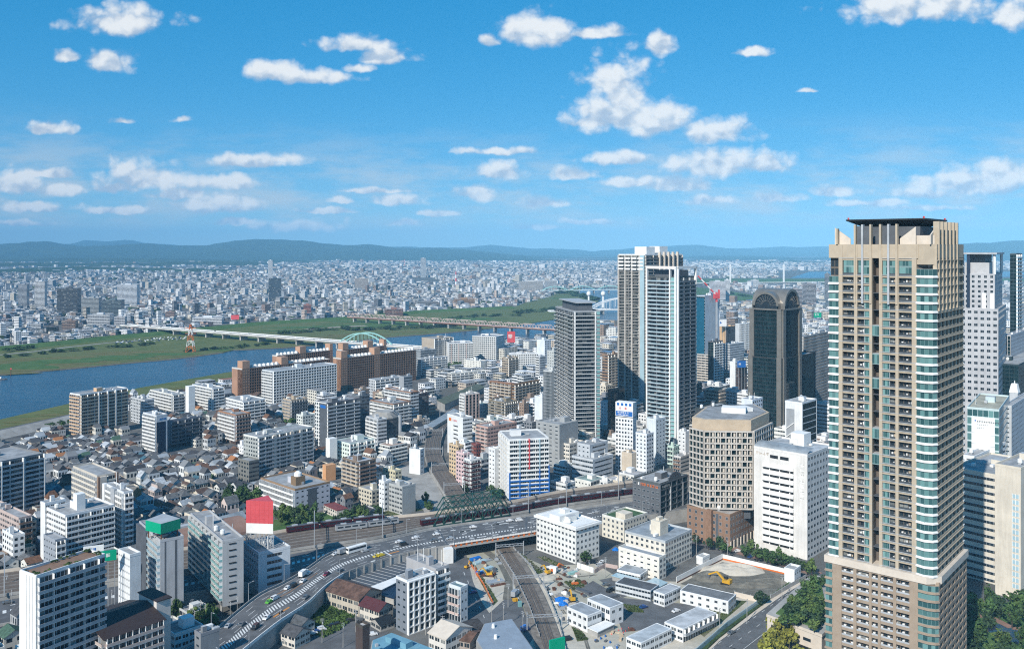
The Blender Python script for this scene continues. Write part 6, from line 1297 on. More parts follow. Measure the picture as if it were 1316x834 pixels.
r = slab("large building with a plain grey-blue roof beside the freight line", [(612, 822), (622, 800.5), (658, 794), (692, 842), (640, 866)], 10, 'gblue')
for px, py in ((634, 806), (637, 820), (656, 838)): m = MB(tuple(r.location)); m.cyl(*gp(px, py, 10), 10, 11.6, 0.8, 0.6, 8); m.build("vent", [MT['white']], r)
slab("long dark station building with a greenish roof above the curving tracks", [(562, 514), (572, 519), (624, 497), (613, 493)], 9, 'sgroof', "station", "station")
slab("low grey platform canopy beside the railway bend", [(548, 546), (556, 549), (590, 528), (583, 525)], 6, 'tin', "platform_canopy", "canopy")
sheet_pts = [(505, 600), (540, 596), (556, 612), (576, 650), (548, 662), (534, 640), (520, 615)]; m = MB(); m.face([(*gp(*p), .05) for p in sheet_pts]); tag(m.build("station_forecourt_ground", [MT['levee']]), kind="structure"); FOOT.append([gp(*p) for p in [(530, 625), (556, 612), (576, 650), (548, 662)]])
# hall with a brown barrel roof
r = thing("hall", "large hall with a pinkish brown barrel roof behind the teal balcony block", "hall", gp(268, 700)); O = tuple(r.location); ang = rad(40); c_, s_ = math.cos(ang), math.sin(ang)
f = lambda u, v, z: (O[0] + c_ * u - s_ * v, O[1] + s_ * u + c_ * v, z)
m = MB(O); N = 14; MT['proof'] = solid("pinkish_brown_roof", (0.27, 0.165, 0.125), 0.7, 0.25, 0.1)
for i in range(N):
    a, b = math.pi * i / N, math.pi * (i + 1) / N; z = lambda t: 6 + 6.5 * math.sin(t); v = lambda t: -13 * math.cos(t)
    m.face([f(-20, v(a), z(a)), f(20, v(a), z(a)), f(20, v(b), z(b)), f(-20, v(b), z(b))])
    for e in (-20, 20): m.face([f(e, v(a), z(a)), f(e, v(b), z(b)), f(e, v(b), 0), f(e, v(a), 0)])
m.build("barrel_roof", [MT['proof']], r); m = MB(O)
for v0 in (-13, 13): m.face([f(-20, v0, 0), f(20, v0, 0), f(20, v0, 6), f(-20, v0, 6)])
m.build("wall", [MT['conc']], r); m = MB(O); m.box((O[0] - s_ * 2, O[1] + c_ * 2), (c_, s_), -16, 8, -2, 2, 11, 13.6); m.build("roof_monitor", [MT['grey']], r)
FOOT.append([f(-20, -13, 0)[:2], f(20, -13, 0)[:2], f(20, 13, 0)[:2], f(-20, 13, 0)[:2]]); KEEP.append((222, 312, 700, O[1] - 15)); LAND.append(("barrel-roofed hall", 268, 685))
gabled("grey arched-roof annex behind the barrel-roofed hall", (290, 683), (318, 675), 12, 5, 3, 'conc', 'tin', colw=(0.45, 0.45, 0.45), name="hall", cat="hall")

# ---- the yard: ground, site offices, fences --------------------------------------------------------------------------
def sheet(name, pts, z, mt, kind="structure"): m = MB(); m.face([(*gp(*p), z) for p in pts]); return tag(m.build(name, [MT[mt]]), kind=kind)
MT['yard'] = gmat("yard_soil", [(0.44, 0.40, 0.335), (0.54, 0.50, 0.43), (0.34, 0.33, 0.265)], 0.10, bump=0.3)
sheet("yard_ground", [(587, 716), (645, 703), (700, 727), (765, 724), (800, 745), (870, 747), (926, 715), (1050, 741), (1005, 784), (930, 850), (800, 870), (690, 870), (624, 806)], 0.02, 'yard')
sheet("pit_ground", [(874, 750), (928, 722), (1042, 742), (985, 770), (948, 768)], 0.05, 'soil')
sheet("yard_road", [(744, 757), (762, 746), (800, 768), (905, 778), (856, 806), (800, 812), (792, 790)], 0.06, 'asph')
sheet("yard_road", [(626, 790), (655, 764), (676, 775), (690, 812), (672, 840), (640, 815)], 0.05, 'asph')
sheet("yard_road", [(800, 745), (838, 752), (800, 768), (770, 745), (790, 741)], 0.09, 'asph')
ribbon("road", [(583, 704), (588, 718), (594, 748), (605, 775), (619, 797), (640, 830)], 11, 0.10, 'asph')
m = MB()
for k in range(7): a, b = gp(596 + k * 5, 735 + k * 11), gp(597.5 + k * 5, 739 + k * 11); d, w = edge(a, b); m.box(a, d, 0, w, -0.12, 0.12, 0.10, 0.13)
tag(m.build("road_markings", [MT['mark']]), kind="structure")
ribbon("site_road_track", [(622, 706), (644, 722), (655, 745), (652, 770)], 4.5, 0.11, 'soil')
ribbon("road", [(890, 870), (930, 829), (975, 796), (1015, 767), (1050, 747), (1078, 742)], 17, 0.08, 'asph')
ribbon("road", [(1085, 757), (1045, 739), (1000, 727), (945, 711), (905, 703), (860, 690)], 13, 0.07, 'asph')
ribbon("pavement_path", [(1052, 738), (1000, 721.5), (950, 709), (935, 702)], 8, 0.14, 'proof')
ribbon("pavement_path", [(880, 858), (918, 822), (960, 791), (1000, 763), (1035, 743)], 4.5, 0.18, 'lstone')
m = MB(); rng2 = [(890, 870), (930, 829), (975, 796), (1015, 767), (1050, 747)]
for off in (-8.1, -2.6, 2.6, 8.1):
    P_ = [gp(*p) for p in rng2]
    for a, b in zip(P_, P_[1:]):
        d, w = edge(a, b)
        for t in np.arange(0, w - 3, 3.2 if abs(off) > 5 else 9): m.box(a, d, t, t + 3.0, off - 0.1, off + 0.1, 0.09, 0.11)
for k in range(9): a = gp(1050 + k * 2.2, 741 + k * 0.9); m.cbox(*a, 0.09, 0.115, 3.6, 0.7, 0.9)
tag(m.build("road_markings", [MT['mark']]), kind="structure")
hed = [(884, 856), (922, 820), (962, 789), (1000, 761), (1020, 747)]
def prefab(label, xl, xc, xr, yt, D0, r_, roofm=(0.33, 0.36, 0.39), col=WH, nf=2, L=('wid', 3), R=('wid', 3), **k):
    return A(label, xl, xc, xr, yt, D0, r_, L, R, col=col, eq=0, nf=nf, par=0.12, roof=roofm, name="site_office", cat="site office", group="prefabricated site offices", **k)
prefab("white grey-roofed site office, lower block of the pair by the blue tarpaulins", 729, 755, 773, 791, 396, 40, L=pw(3.5, 1.6, 1.2, 20))
prefab("white grey-roofed site office, upper block of the pair by the blue tarpaulins", 755, 784, 801, 781, 402, 40, R=pw(3.5, 1.6, 1.2, 20))
prefab("long dark-roofed site office with an outside stair and blue skirting", 791, 836, 847, 759, 431, 56, (0.10, 0.105, 0.115), col=(0.55, 0.58, 0.6), L=('rib', 3))
prefab("grey-roofed site office with a blue tarpaulin side", 840, 854, 875, 763.6, 424, 45, (0.40, 0.42, 0.44))
prefab("very long dark-roofed white site office along the pit", 874, 936, 946, 772.5, 416, 56, (0.17, 0.18, 0.19), L=pw(4, 1.4, 1.0, 20))
r, P, H = prefab("long white site office with outdoor walkways along the road fence", 854, 878, 921, 808, 386, 43, (0.50, 0.52, 0.54), R=bc('grey', 3.4, 1.2, 1))
prefab("grey-roofed site office with an outside stair at the bottom edge", 805, 824, 863, 826, 372, 43, (0.45, 0.49, 0.52))
prefab("low grey-roofed site canteen beside the cream office", 793, 823, 834, 738.5, 455, 56, (0.30, 0.33, 0.36), nf=1, L=('rib', 3))
slab("white lean-to canopy in front of the paired site offices", [(756, 806), (768, 811), (789, 801), (778, 797)], 2.8, 'white')
slab("pale flat canopy behind the dark-roofed site office", [(829, 748), (846, 754), (857, 748), (842, 742)], 3.0, 'bglass')
slab("light blue canopy beside the low site canteen", [(787, 739), (816, 747), (821, 743), (793, 736)], 2.6, 'bglass')
A("white cabin at the corner of the pit", 1008, 1021, 1029, 734, 452, 50, Z, ('slt', 3), col=WH, eq=0, nf=2, name="site_cabin", cat="cabin")
A("small white equipment cabin beside the hoarding", 895, 903, 912, 718, 480, 45, Z, Z, col=WH, eq=2, nf=1, name="site_cabin", cat="cabin")
def fence(label, pts, h, mt, name="hoarding", cat="fence", th=0.25, posts=0, z=0.0, band=None):
    P_ = [gp(*p) for p in pts]; r = thing(name, label, cat, P_[0]); m = MB(P_[0])
    for a, b in zip(P_, P_[1:]): d, w = edge(a, b); m.box(a, d, 0, w, 0, th, z, z + h)
    m.build("panel", [MT[mt]], r)
    if band:
        m = MB(P_[0]); [m.box(a, edge(a, b)[0], 0, edge(a, b)[1], th, th + 0.1, 0.1, band[1]) for a, b in zip(P_, P_[1:])]; m.build("base_band", [MT[band[0]]], r)
    if posts:
        q = MB((0, 0, 0)); q.cbox(0, 0, 0, h + 0.4, 0.25, 0.25); pl = []
        for a, b in zip(P_, P_[1:]): d, w = edge(a, b); pl += [(a[0] + d[0] * t - P_[0][0], a[1] + d[1] * t - P_[0][1], 0) for t in np.arange(0, w, posts)]
        share(r, q.mesh("post", [MT['steel']]), "post", pl)
    return r
fence("white hoarding with an orange foot along the far side of the pit", [(928, 718.5), (985, 732), (1010, 738)], 3.0, 'white', band=('orange', 0.9))
fence("white hoarding between the site road and the pit", [(869, 749), (900, 733), (928, 719)], 3.2, 'white', band=('rust', 0.7))
fence("pale blue-grey hoarding along the curved road", [(893, 843), (935, 806), (975, 778), (985, 772)], 3.0, 'bglass', posts=6)
fence("low grey hoarding at the upper end of the curved road", [(990, 770), (1015, 755), (1035, 744)], 2.2, 'conc', posts=5)
fence("brown-white fence behind the very long site office", [(944, 766), (978, 774)], 2.4, 'lstone', posts=4)
fence("white panel gate beside the wide-eaved office", [(742, 729), (763, 736)], 2.8, 'white')
fence("rusty red mesh fence beside the cream office", [(764, 736), (778, 728), (794, 731)], 2.0, 'pinkst')
fence("thin wire fence along the freight line on the yard side", [(660, 706), (682, 728), (702, 760), (718, 800), (728, 840)], 1.6, 'steel', th=0.05, posts=4)
fence("thin wire fence along the freight line on the street side", [(641, 710), (662, 742), (680, 780), (694, 820)], 1.6, 'steel', th=0.05, posts=4)
fence("yellow-striped barrier along the side street", [(603, 722), (622, 752), (634, 776)], 1.2, 'orange', posts=4)


# ---- everything between: houses and mid-rise blocks ---------------------------------------------------------------
CELL = 2.0; GX0, GY0, GW, GH = -1300.0, 250.0, 1400, 1100
OCC = np.zeros((GH, GW), bool)
def raster(poly, grow=0.0):
    xs = [p[0] for p in poly]; ys = [p[1] for p in poly]
    i0, i1 = max(0, int((min(xs) - grow - GX0) / CELL)), min(GW - 1, int((max(xs) + grow - GX0) / CELL) + 1)
    j0, j1 = max(0, int((min(ys) - grow - GY0) / CELL)), min(GH - 1, int((max(ys) + grow - GY0) / CELL) + 1)
    if i1 <= i0 or j1 <= j0: return None
    X, Y = np.meshgrid(GX0 + (np.arange(i0, i1) + 0.5) * CELL, GY0 + (np.arange(j0, j1) + 0.5) * CELL)
    ins = np.zeros(X.shape, bool); k = len(poly)
    for a in range(k):
        (x1, y1), (x2, y2) = poly[a], poly[(a + 1) % k]
        if y1 == y2: continue
        c = ((y1 > Y) != (y2 > Y)) & (X < (x2 - x1) * (Y - y1) / (y2 - y1) + x1); ins ^= c
    return (slice(j0, j1), slice(i0, i1)), ins
def mark(poly):
    r = raster(poly)
    if r: OCC[r[0]] |= r[1]
def free(poly):
    r = raster(poly)
    return bool(r) and not (OCC[r[0]] & r[1]).any()
for f in FOOT:
    try: mark(inset(f, -1.5) if len(f) < 9 else f)
    except Exception: mark(f)
for z_ in (RIVER, [gp(*p) for p in NEARG], [gp(*p) for p in FARG]): mark(z_)
mark([gp(*p) for p in [(583, 712), (645, 700), (700, 722), (765, 722), (800, 742), (870, 745), (926, 712), (1050, 738), (1110, 745), (1110, 900), (600, 900)]])
for pl in ([(393, 780), (418, 776), (456, 792), (440, 815), (398, 815)], [(395, 815), (456, 812), (500, 822), (480, 834), (370, 840)], [(1238, 765), (1340, 765), (1340, 880), (1238, 880)], [(400, 664), (455, 655), (455, 680), (400, 683)], [(280, 636), (330, 636), (335, 660), (280, 660)], [(340, 660), (400, 655), (410, 690), (345, 690)],
           [(940, 700), (1062, 715), (1062, 745), (1000, 730), (930, 712)], [(0, 562), (40, 556), (50, 566), (0, 580)]): mark([gp(*p) for p in pl])
def inpoly(poly, x, y):
    c = False; k = len(poly)
    for a in range(k):
        (x1, y1), (x2, y2) = poly[a], poly[(a + 1) % k]
        if (y1 > y) != (y2 > y) and x < (x2 - x1) * (y - y1) / (y2 - y1) + x1: c = not c
    return c
def maxh(px0, px1, Y):
    """height that hides nothing of the named buildings behind"""
    h = 1e9
    for (a, b, vb, D) in KEEP:
        if D > Y + 2 and px1 > a and px0 < b: h = min(h, CH - (vb - HY) * Y / FX)
    return h

WALLC = [(0.70, 0.71, 0.70), (0.74, 0.75, 0.76), (0.62, 0.60, 0.54), (0.55, 0.56, 0.56), (0.66, 0.60, 0.50), (0.42, 0.43, 0.44), (0.50, 0.42, 0.34), (0.30, 0.22, 0.17), (0.22, 0.23, 0.25), (0.60, 0.50, 0.46), (0.72, 0.72, 0.68)]
WNAME = ["off-white", "white", "pale buff", "light grey", "cream", "grey", "tan", "brown", "dark grey", "pinkish", "chalky white"]
ROOFC = [(0.075, 0.078, 0.085), (0.13, 0.135, 0.14), (0.10, 0.065, 0.05), (0.15, 0.08, 0.05), (0.30, 0.33, 0.36), (0.20, 0.21, 0.22), (0.045, 0.045, 0.05), (0.34, 0.15, 0.06), (0.05, 0.12, 0.16), (0.07, 0.13, 0.09), (0.42, 0.45, 0.48)]
RNAME = ["dark slate", "grey tiled", "dark brown", "brown tiled", "pale tin", "mid grey", "black tiled", "orange tiled", "blue-green", "green sheet", "bright tin"]
RW_ = [20, 20, 10, 5, 12, 14, 9, 3, 2, 2, 9]
GEN = []                                                     # (object, description, px, py) to be labelled at the end

# house shapes: gabled, hipped, flat, L-gabled; wall mesh and roof mesh in a unit plan
def house_meshes():
    out = []
    for kind in range(5):
        w = MB((0, 0, 0)); r = MB((0, 0, 0)); lx, ly = 0.5, 0.5
        st = SLOT.index(('pun', 'wid', 'pun', 'slt', 'wid')[kind])
        P = [(-lx, -ly), (lx, -ly), (lx, ly), (-lx, ly)]
        for i in range(4):
            p, q = P[i], P[(i + 1) % 4]; nb = 3 if i % 2 == 0 else 2; o = kind * 5 + i
            w.face([(*p, 0), (*q, 0), (*q, 1), (*p, 1)], st, [(o, .01), (o + nb, .01), (o + nb, 2), (o, 2)])
        e = 0.06; a, b, c, d = (-lx - e, -ly - e), (lx + e, -ly - e), (lx + e, ly + e), (-lx - e, ly + e); hh = 0.32
        if kind in (0, 3):
            m0, m1 = (-lx - e, 0), (lx + e, 0)
            r.face([(*a, .96), (*b, .96), (*m1, 1 + hh), (*m0, 1 + hh)]); r.face([(*c, .96), (*d, .96), (*m0, 1 + hh), (*m1, 1 + hh)])
            for s in (-lx, lx): w.face([(s, -ly, 1), (s, ly, 1), (s, 0, 1 + hh * .9)], SLOT.index('bla'))
        elif kind == 1:
            m0, m1 = (-lx * .45, 0), (lx * .45, 0)
            r.face([(*a, .96), (*b, .96), (*m1, 1 + hh), (*m0, 1 + hh)]); r.face([(*c, .96), (*d, .96), (*m0, 1 + hh), (*m1, 1 + hh)]); r.face([(*b, .96), (*c, .96), (*m1, 1 + hh)]); r.face([(*d, .96), (*a, .96), (*m0, 1 + hh)])
        elif kind == 2:
            r.face([(x, y, 1.0) for x, y in P])
            for i in range(4):
                p, q = P[i], P[(i + 1) % 4]; w.face([(*p, 1), (*q, 1), (*q, 1.1), (*p, 1.1)], SLOT.index('bla')); w.face([(p[0] * .93, p[1] * .93, 1), (q[0] * .93, q[1] * .93, 1), (q[0] * .93, q[1] * .93, 1.1), (p[0] * .93, p[1] * .93, 1.1)], SLOT.index('bla')); w.face([(*p, 1.1), (*q, 1.1), (q[0] * .93, q[1] * .93, 1.1), (p[0] * .93, p[1] * .93, 1.1)], SLOT.index('bla'))
        else:
            r.face([(*a, .96), (*b, .96), (b[0], .1, 1.3), (a[0], .1, 1.3)]); r.face([(a[0], .1, 1.12), (b[0], .1, 1.12), (*c, .96), (*d, .96)]); w.face([(-lx, .1, 1), (lx, .1, 1), (lx, .1, 1.3), (-lx, .1, 1.3)], SLOT.index('bla'))
            for s in (-lx, lx): w.face([(s, -ly, 1), (s, .1, 1.28), (s, .1, 1.1), (s, ly, 1)], SLOT.index('bla'))
        out.append((w.mesh("house", SMATS), r.mesh("roof", [MT['hroof']]), ('gabled', 'hipped', 'flat', 'gabled', 'stepped')[kind]))
    return out
HM = house_meshes(); NH = 0; EXTRA = []
# spare houses beyond the three hundred nearest are gathered here: (x, y, lx, ly, h, angle, kind, wall, roof)
def add_house(x, y, lx, ly, h, ang, kind, wc, rc, indiv=True):
    if not indiv: EXTRA.append((x, y, lx, ly, h, ang, kind, wc, rc)); return
    o = put(HM[kind][0], "house", None, (x, y, 0), WALLC[wc], ang); o.scale = (lx, ly, h)
    c = put(HM[kind][1], "roof", o, (0, 0, 0), ROOFC[rc]); tag(o, None, "house", "small houses in the old quarter")
    px, py = pix(x, y, h * 0.6); GEN.append((o, f"{RNAME[rc]} {HM[kind][2]}-roofed {WNAME[wc]} house", px, py))
def rects(x, y, lx, ly, ang):
    c, s = math.cos(ang), math.sin(ang)
    return [(x + c * u * lx / 2 - s * v * ly / 2, y + s * u * lx / 2 + c * v * ly / 2) for u, v in ((-1, -1), (1, -1), (1, 1), (-1, 1))]
rnd.seed(77)
def fill_houses(zone, n, size=(5.2, 9), h=(5, 8.5), ang0=48, lim=300):
    poly = [gp(*p) for p in zone]; xs = [p[0] for p in poly]; ys = [p[1] for p in poly]; got = []
    a0 = rad(ang0); c, s = math.cos(a0), math.sin(a0)
    cx, cy = sum(xs) / len(xs), sum(ys) / len(ys); R_ = max(max(xs) - min(xs), max(ys) - min(ys)); st = 7.6
    k = int(R_ / st)
    for i in range(-k, k):
        for j in range(-k, k):
            u, v = i * st + (i // 5) * 2.0, j * st * 1.05 + (j // 2) * 2.6
            x, y = cx + c * u - s * v + rnd.uniform(-.8, .8), cy + s * u + c * v + rnd.uniform(-.8, .8)
            if not inpoly(poly, x, y): continue
            lx, ly = rnd.uniform(*size), rnd.uniform(size[0], size[1] * 0.95); hh = rnd.uniform(*h)
            if rnd.random() < 0.12: hh *= 1.45
            an = a0 + (rnd.choice((0, math.pi / 2))) + rnd.uniform(-.06, .06)
            q = rects(x, y, lx * .9, ly * .9, an)
            if not free(q): continue
            p0 = [pix(*t, 0)[0] for t in q]; hh = min(hh, maxh(min(p0), max(p0), min(t[1] for t in q)) / 1.35)
            if hh < 2.5: continue
            mark(q); got.append((x, y, lx, ly, hh, an, rnd.choices(range(5), (38, 20, 16, 16, 10))[0], rnd.choices(range(11), (14, 16, 12, 8, 14, 6, 8, 5, 4, 4, 10))[0], rnd.choices(range(11), RW_)[0]))
    return got
HZ = []
HZ += fill_houses([(-60, 578), (0, 566), (60, 560), (170, 560), (200, 592), (300, 585), (340, 625), (330, 655), (240, 700), (130, 735), (0, 742), (-60, 742)], 400)
HZ += fill_houses([(330, 600), (440, 590), (500, 600), (520, 640), (480, 665), (400, 670), (330, 640)], 60, h=(5, 9))
HZ += fill_houses([(150, 520), (330, 505), (480, 540), (560, 560), (470, 600), (330, 590), (250, 575)], 80, h=(6, 10))
HZ += fill_houses([(-60, 800), (30, 790), (60, 834), (-60, 850)], 20)
HZ.sort(key=lambda t: t[1])
for i, t in enumerate(HZ): add_house(*t, indiv=i < 285)
if EXTRA:
    w = MB(); cw = []
    for (x, y, lx, ly, h, an, kind, wc, rc) in EXTRA:
        q = rects(x, y, lx, ly, an); n0 = len(w.f)
        for i in range(4): w.face([(*q[i], 0), (*q[(i + 1) % 4], 0), (*q[(i + 1) % 4], h), (*q[i], h)], 0, [(i, .01), (i + 3, .01), (i + 3, 2), (i, 2)])
        m0, m1 = ((q[0][0] + q[3][0]) / 2, (q[0][1] + q[3][1]) / 2), ((q[1][0] + q[2][0]) / 2, (q[1][1] + q[2][1]) / 2); n1 = len(w.f)
        rr_ = h * 1.3
        w.face([(*q[0], h), (*q[1], h), (*m1, rr_), (*m0, rr_)], 1); w.face([(*q[2], h), (*q[3], h), (*m0, rr_), (*m1, rr_)], 1); w.face([(*q[0], h), (*m0, rr_), (*q[3], h)], 1); w.face([(*q[1], h), (*m1, rr_), (*q[2], h)], 1)
        cw += [WALLC[wc]] * (n1 - n0) + [ROOFC[rc]] * (len(w.f) - n1)
    o = w.build("house_mass", [STA['pun'], STA['bla']]); at_ = o.data.color_attributes.new("Col", 'FLOAT_COLOR', 'CORNER')
    buf = []
    for p, c in zip(o.data.polygons, cw): buf += [*c, 1.0] * p.loop_total
    at_.data.foreach_set("color", buf); tag(o, kind="stuff")

# mid-rise blocks
STY = ['bal', 'pun', 'wid', 'rib', 'bal', 'slt', 'bal']; SNM = ["balconied flats", "square-windowed building", "wide-windowed building", "strip-windowed office", "balconied flats", "narrow-windowed block", "balconied flats"]
def midrise(x, y, lx, ly, h, ang, si, wc, detail=True):
    st = STY[si]; P = rects(x, y, lx, ly, ang); w = MB((x, y)); nf = max(2, round(h / 3.1)); px0 = rnd.randrange(30)
    blind = rnd.randrange(4)
    for i in range(4):
        p, q = P[i], P[(i + 1) % 4]; ww = edge(p, q)[1]; nb = max(2, round(ww / 3.0)); s_ = 'slt' if i == blind and st == 'bal' else st
        w.face([(*p, 0), (*q, 0), (*q, h), (*p, h)], SLOT.index(s_), [(px0, .01), (px0 + nb, .01), (px0 + nb, nf), (px0, nf)])
        if st == 'bal' and i != blind and detail:                 # real balcony decks on the sides towards the viewer
            d, w0 = edge(p, q)
            if d[1] * -x + -d[0] * -y > 0:
                for k in range(1, nf): w.box(p, d, 0.2, w0 - 0.2, 0, 1.1, k * h / nf - 0.1, k * h / nf + 0.95, SLOT.index('bla'))
    for i in range(4):
        p, q = P[i], P[(i + 1) % 4]; d, w0 = edge(p, q); w.box(p, d, 0, w0, -0.3, 0.05, h, h + 0.8, SLOT.index('bla'))
    cat = "office block" if st == 'rib' else "apartment block"; nm = "office_building" if st == 'rib' else "apartment_building"
    o = w.build(nm, SMATS, None, WALLC[wc]); tag(o, None, cat, "mid-rise blocks between the landmarks")
    rr = MB((x, y)); rr.face([(*p, h + 0.05) for p in P]); g_ = rnd.uniform(0.16, 0.5); put(rr.mesh("roof", [MT['roof']]), "roof", o, (0, 0, 0), rnd.choice([(g_, g_, g_ * 1.03)] * 4 + [(0.22, 0.30, 0.28), (0.35, 0.25, 0.2)]))
    c, s = math.cos(ang), math.sin(ang); u, v = rnd.uniform(-.25, .25) * lx, rnd.uniform(-.25, .25) * ly
    b = MB((x, y)); b.cbox(x + c * u - s * v, y + s * u + c * v, h, h + rnd.uniform(2.5, 4.5), min(5, lx * .4), min(4.5, ly * .4), ang); put(b.mesh("penthouse", [MT['obj']]), "penthouse", o, (0, 0, 0), WALLC[wc])
    if detail:
        b = MB((x, y))
        for _ in range(1):
            u, v = rnd.uniform(-.38, .38) * lx, rnd.uniform(-.38, .38) * ly; X, Y = x + c * u - s * v, y + s * u + c * v
            if rnd.random() < .4: b.cyl(X, Y, h, h + 2.8, 1.0, 0.9, 8)
            else: b.cbox(X, Y, h, h + 1.5, 2.2, 1.3, ang)
        put(b.mesh("roof_unit", [MT['white']]), "roof_unit", o)
    hw = "low" if h < 11 else "mid-height" if h < 22 else "tall"
    px, py = pix(x, y, h * .8); GEN.append((o, f"{hw} {WNAME[wc]} {SNM[si]}", px, py))
def fill_mid(zone, h, size, dens=0.85, ang0=47, st=19.0, low=4.5, tall=0.06):
    poly = [gp(*p) for p in zone]; xs = [p[0] for p in poly]; ys = [p[1] for p in poly]; out = []
    a0 = rad(ang0); c, s = math.cos(a0), math.sin(a0); cx, cy = sum(xs) / len(xs), sum(ys) / len(ys); R_ = max(max(xs) - min(xs), max(ys) - min(ys)); k = int(R_ / st)
    for i in range(-k, k):
        for j in range(-k, k):
            u, v = i * st + (i // 3) * 6, j * st + (j // 2) * 5
            x, y = cx + c * u - s * v + rnd.uniform(-3, 3), cy + s * u + c * v + rnd.uniform(-3, 3)
            if rnd.random() > dens or not inpoly(poly, x, y): continue
            for sc in (1.0, 0.75, 0.5):
                lx, ly = rnd.uniform(*size) * sc, rnd.uniform(*size) * sc; q = rects(x, y, lx, ly, a0)
                if free(q): break
            else: continue
            hh = rnd.uniform(*h) * (1.5 if rnd.random() < tall else 1.0); p0 = [pix(*t, 0)[0] for t in q]
            if max(p0) < -20 or min(p0) > 1340: continue
            hh = min(hh, maxh(min(p0), max(p0), min(t[1] for t in q)))
            if hh < low: continue
            mark(q); out.append((x, y, lx, ly, hh, a0 + rnd.choice((0, math.pi / 2)) * 0, rnd.randrange(7), rnd.choices(range(11), (18, 22, 7, 10, 8, 8, 6, 6, 5, 3, 12))[0]))
    return out
MZ = []
MZ += fill_mid([(150, 548), (230, 512), (300, 498), (430, 522), (480, 505), (560, 492), (560, 560), (500, 610), (420, 640), (330, 600), (240, 582)], (8, 20), (9, 18), st=17)
MZ += fill_mid([(540, 470), (650, 446), (715, 440), (716, 560), (660, 570), (648, 640), (600, 645), (585, 560), (640, 505), (560, 500)], (7, 20), (9, 18), st=17)
MZ += fill_mid([(715, 560), (812, 560), (870, 600), (885, 650), (812, 640), (720, 640), (700, 600)], (8, 20), (10, 17), st=17)
MZ += fill_mid([(770, 470), (800, 440), (960, 420), (1066, 410), (1066, 640), (985, 640), (880, 590), (800, 560), (772, 540)], (10, 32), (10, 19), st=17, dens=.95)
MZ += fill_mid([(745, 428), (800, 420), (880, 404), (960, 392), (1066, 390), (1066, 430), (960, 440), (800, 450)], (8, 30), (12, 24), st=20, dens=.95)
MZ += fill_mid([(1230, 384), (1340, 384), (1340, 700), (1230, 700)], (12, 40), (14, 26), st=26)
MZ += fill_mid([(-60, 690), (240, 690), (240, 722), (0, 740), (-60, 750)], (7, 14), (9, 14), st=16)
MZ += fill_mid([(-70, 790), (60, 775), (240, 760), (300, 770), (255, 834), (-70, 900)], (5, 11), (8, 13), st=15)
MZ.sort(key=lambda t: t[1])
for i, t in enumerate(MZ[:240]): midrise(*t, detail=t[1] < 1100)
MREST = np.array([[t[0], t[1], t[2], t[3], t[4], t[5], *WALLC[t[7]]] for t in MZ[240:]])

# ---- the city beyond the river ---------------------------------------------------------------------------------------
far_edge = [(-400, 470), (-150, 463), (0, 448.5), (72, 441), (140, 433.5), (201, 428.5), (330, 415.5), (450, 408), (544, 399.5), (660, 394), (700, 384), (745, 369.5), (820, 370), (880, 370), (892, 387), (972, 387), (978, 385), (1500, 385)]
FE = [gp(*p) for p in far_edge]; fe_t = [p[0] / p[1] for p in FE]; fe_y = [p[1] for p in FE]
def ymin(t): return float(np.interp(t, fe_t, fe_y))
rf = np.random.RandomState(5)
def toned(n):
    k = rf.choice(8, n, p=[.38, .20, .13, .09, .07, .05, .05, .03])
    base = np.array([(.66, .67, .68), (.54, .55, .57), (.56, .52, .45), (.38, .39, .41), (.30, .22, .19), (.20, .21, .23), (.50, .40, .34), (.12, .13, .15)])[k]
    return np.minimum(.8, base * rf.uniform(.95, 1.35, (n, 1)))
pool = []
for (y0, y1, n, hs, sz, pt) in [(1350, 2300, 9000, (4, 12), (6, 15), .035), (2300, 3800, 17000, (4, 13), (7, 19), .03), (3800, 6500, 17000, (5, 15), (10, 28), .028), (6500, 11500, 11000, (6, 17), (16, 50), .04)]:
    Y = np.sqrt(rf.uniform(y0 ** 2, y1 ** 2, n)); t = rf.uniform(-.68, .64, n); hh = rf.uniform(hs[0], hs[1], n)
    tall = rf.rand(n) < pt; hh[tall] = rf.uniform(18, 36, tall.sum()); lx = rf.uniform(*sz, n); ly = rf.uniform(*sz, n)
    cl = np.array([mnoise.noise(Vector((a * 14, b / 300, 1.7))) for a, b in zip(t, Y)])
    ok = (Y > np.array([ymin(a) for a in t]) + 16) & (cl > -0.42)
    wood = (t < -.26) & (Y > 5200) & (rf.rand(n) < .72); ok &= ~wood
    for zone_ in ([(885, 389), (885, 366), (935, 370), (985, 381), (990, 389)], [(860, 366.5), (1440, 366), (1440, 356.5), (860, 357.5)], [(1000, 358), (1440, 358), (1440, 348), (1000, 348)]):
        zp = [gp(*p) for p in zone_]; ok &= ~np.array([inpoly(zp, a * b, b) for a, b in zip(t, Y)])
    A_, B_2 = t * Y * .743 - Y * .669, t * Y * .669 + Y * .743; ok &= ~((np.abs((A_ + 140) % 610 - 305) < 11 + Y / 400) | (np.abs((B_2 + 60) % 870 - 435) < 11 + Y / 400))
    c = toned(n); dk = np.array([mnoise.noise(Vector((a * 9, b / 520, 7.7))) for a, b in zip(t, Y)]); c *= (1 + .28 * dk)[:, None]; hh *= .85 + .5 * np.maximum(0, np.array([mnoise.noise(Vector((a * 7, b / 700, 3.1))) for a, b in zip(t, Y)]))
    gt = rf.rand(n) < .07; c[gt] = (.045, .075, .035); hh[gt] = rf.uniform(5, 9, gt.sum()); an = rad(48) + rf.choice([0, .3, -.2], n)
    pool.append(np.column_stack([t * Y, Y, lx, ly, hh, an, c])[ok])
pool = np.vstack(pool)
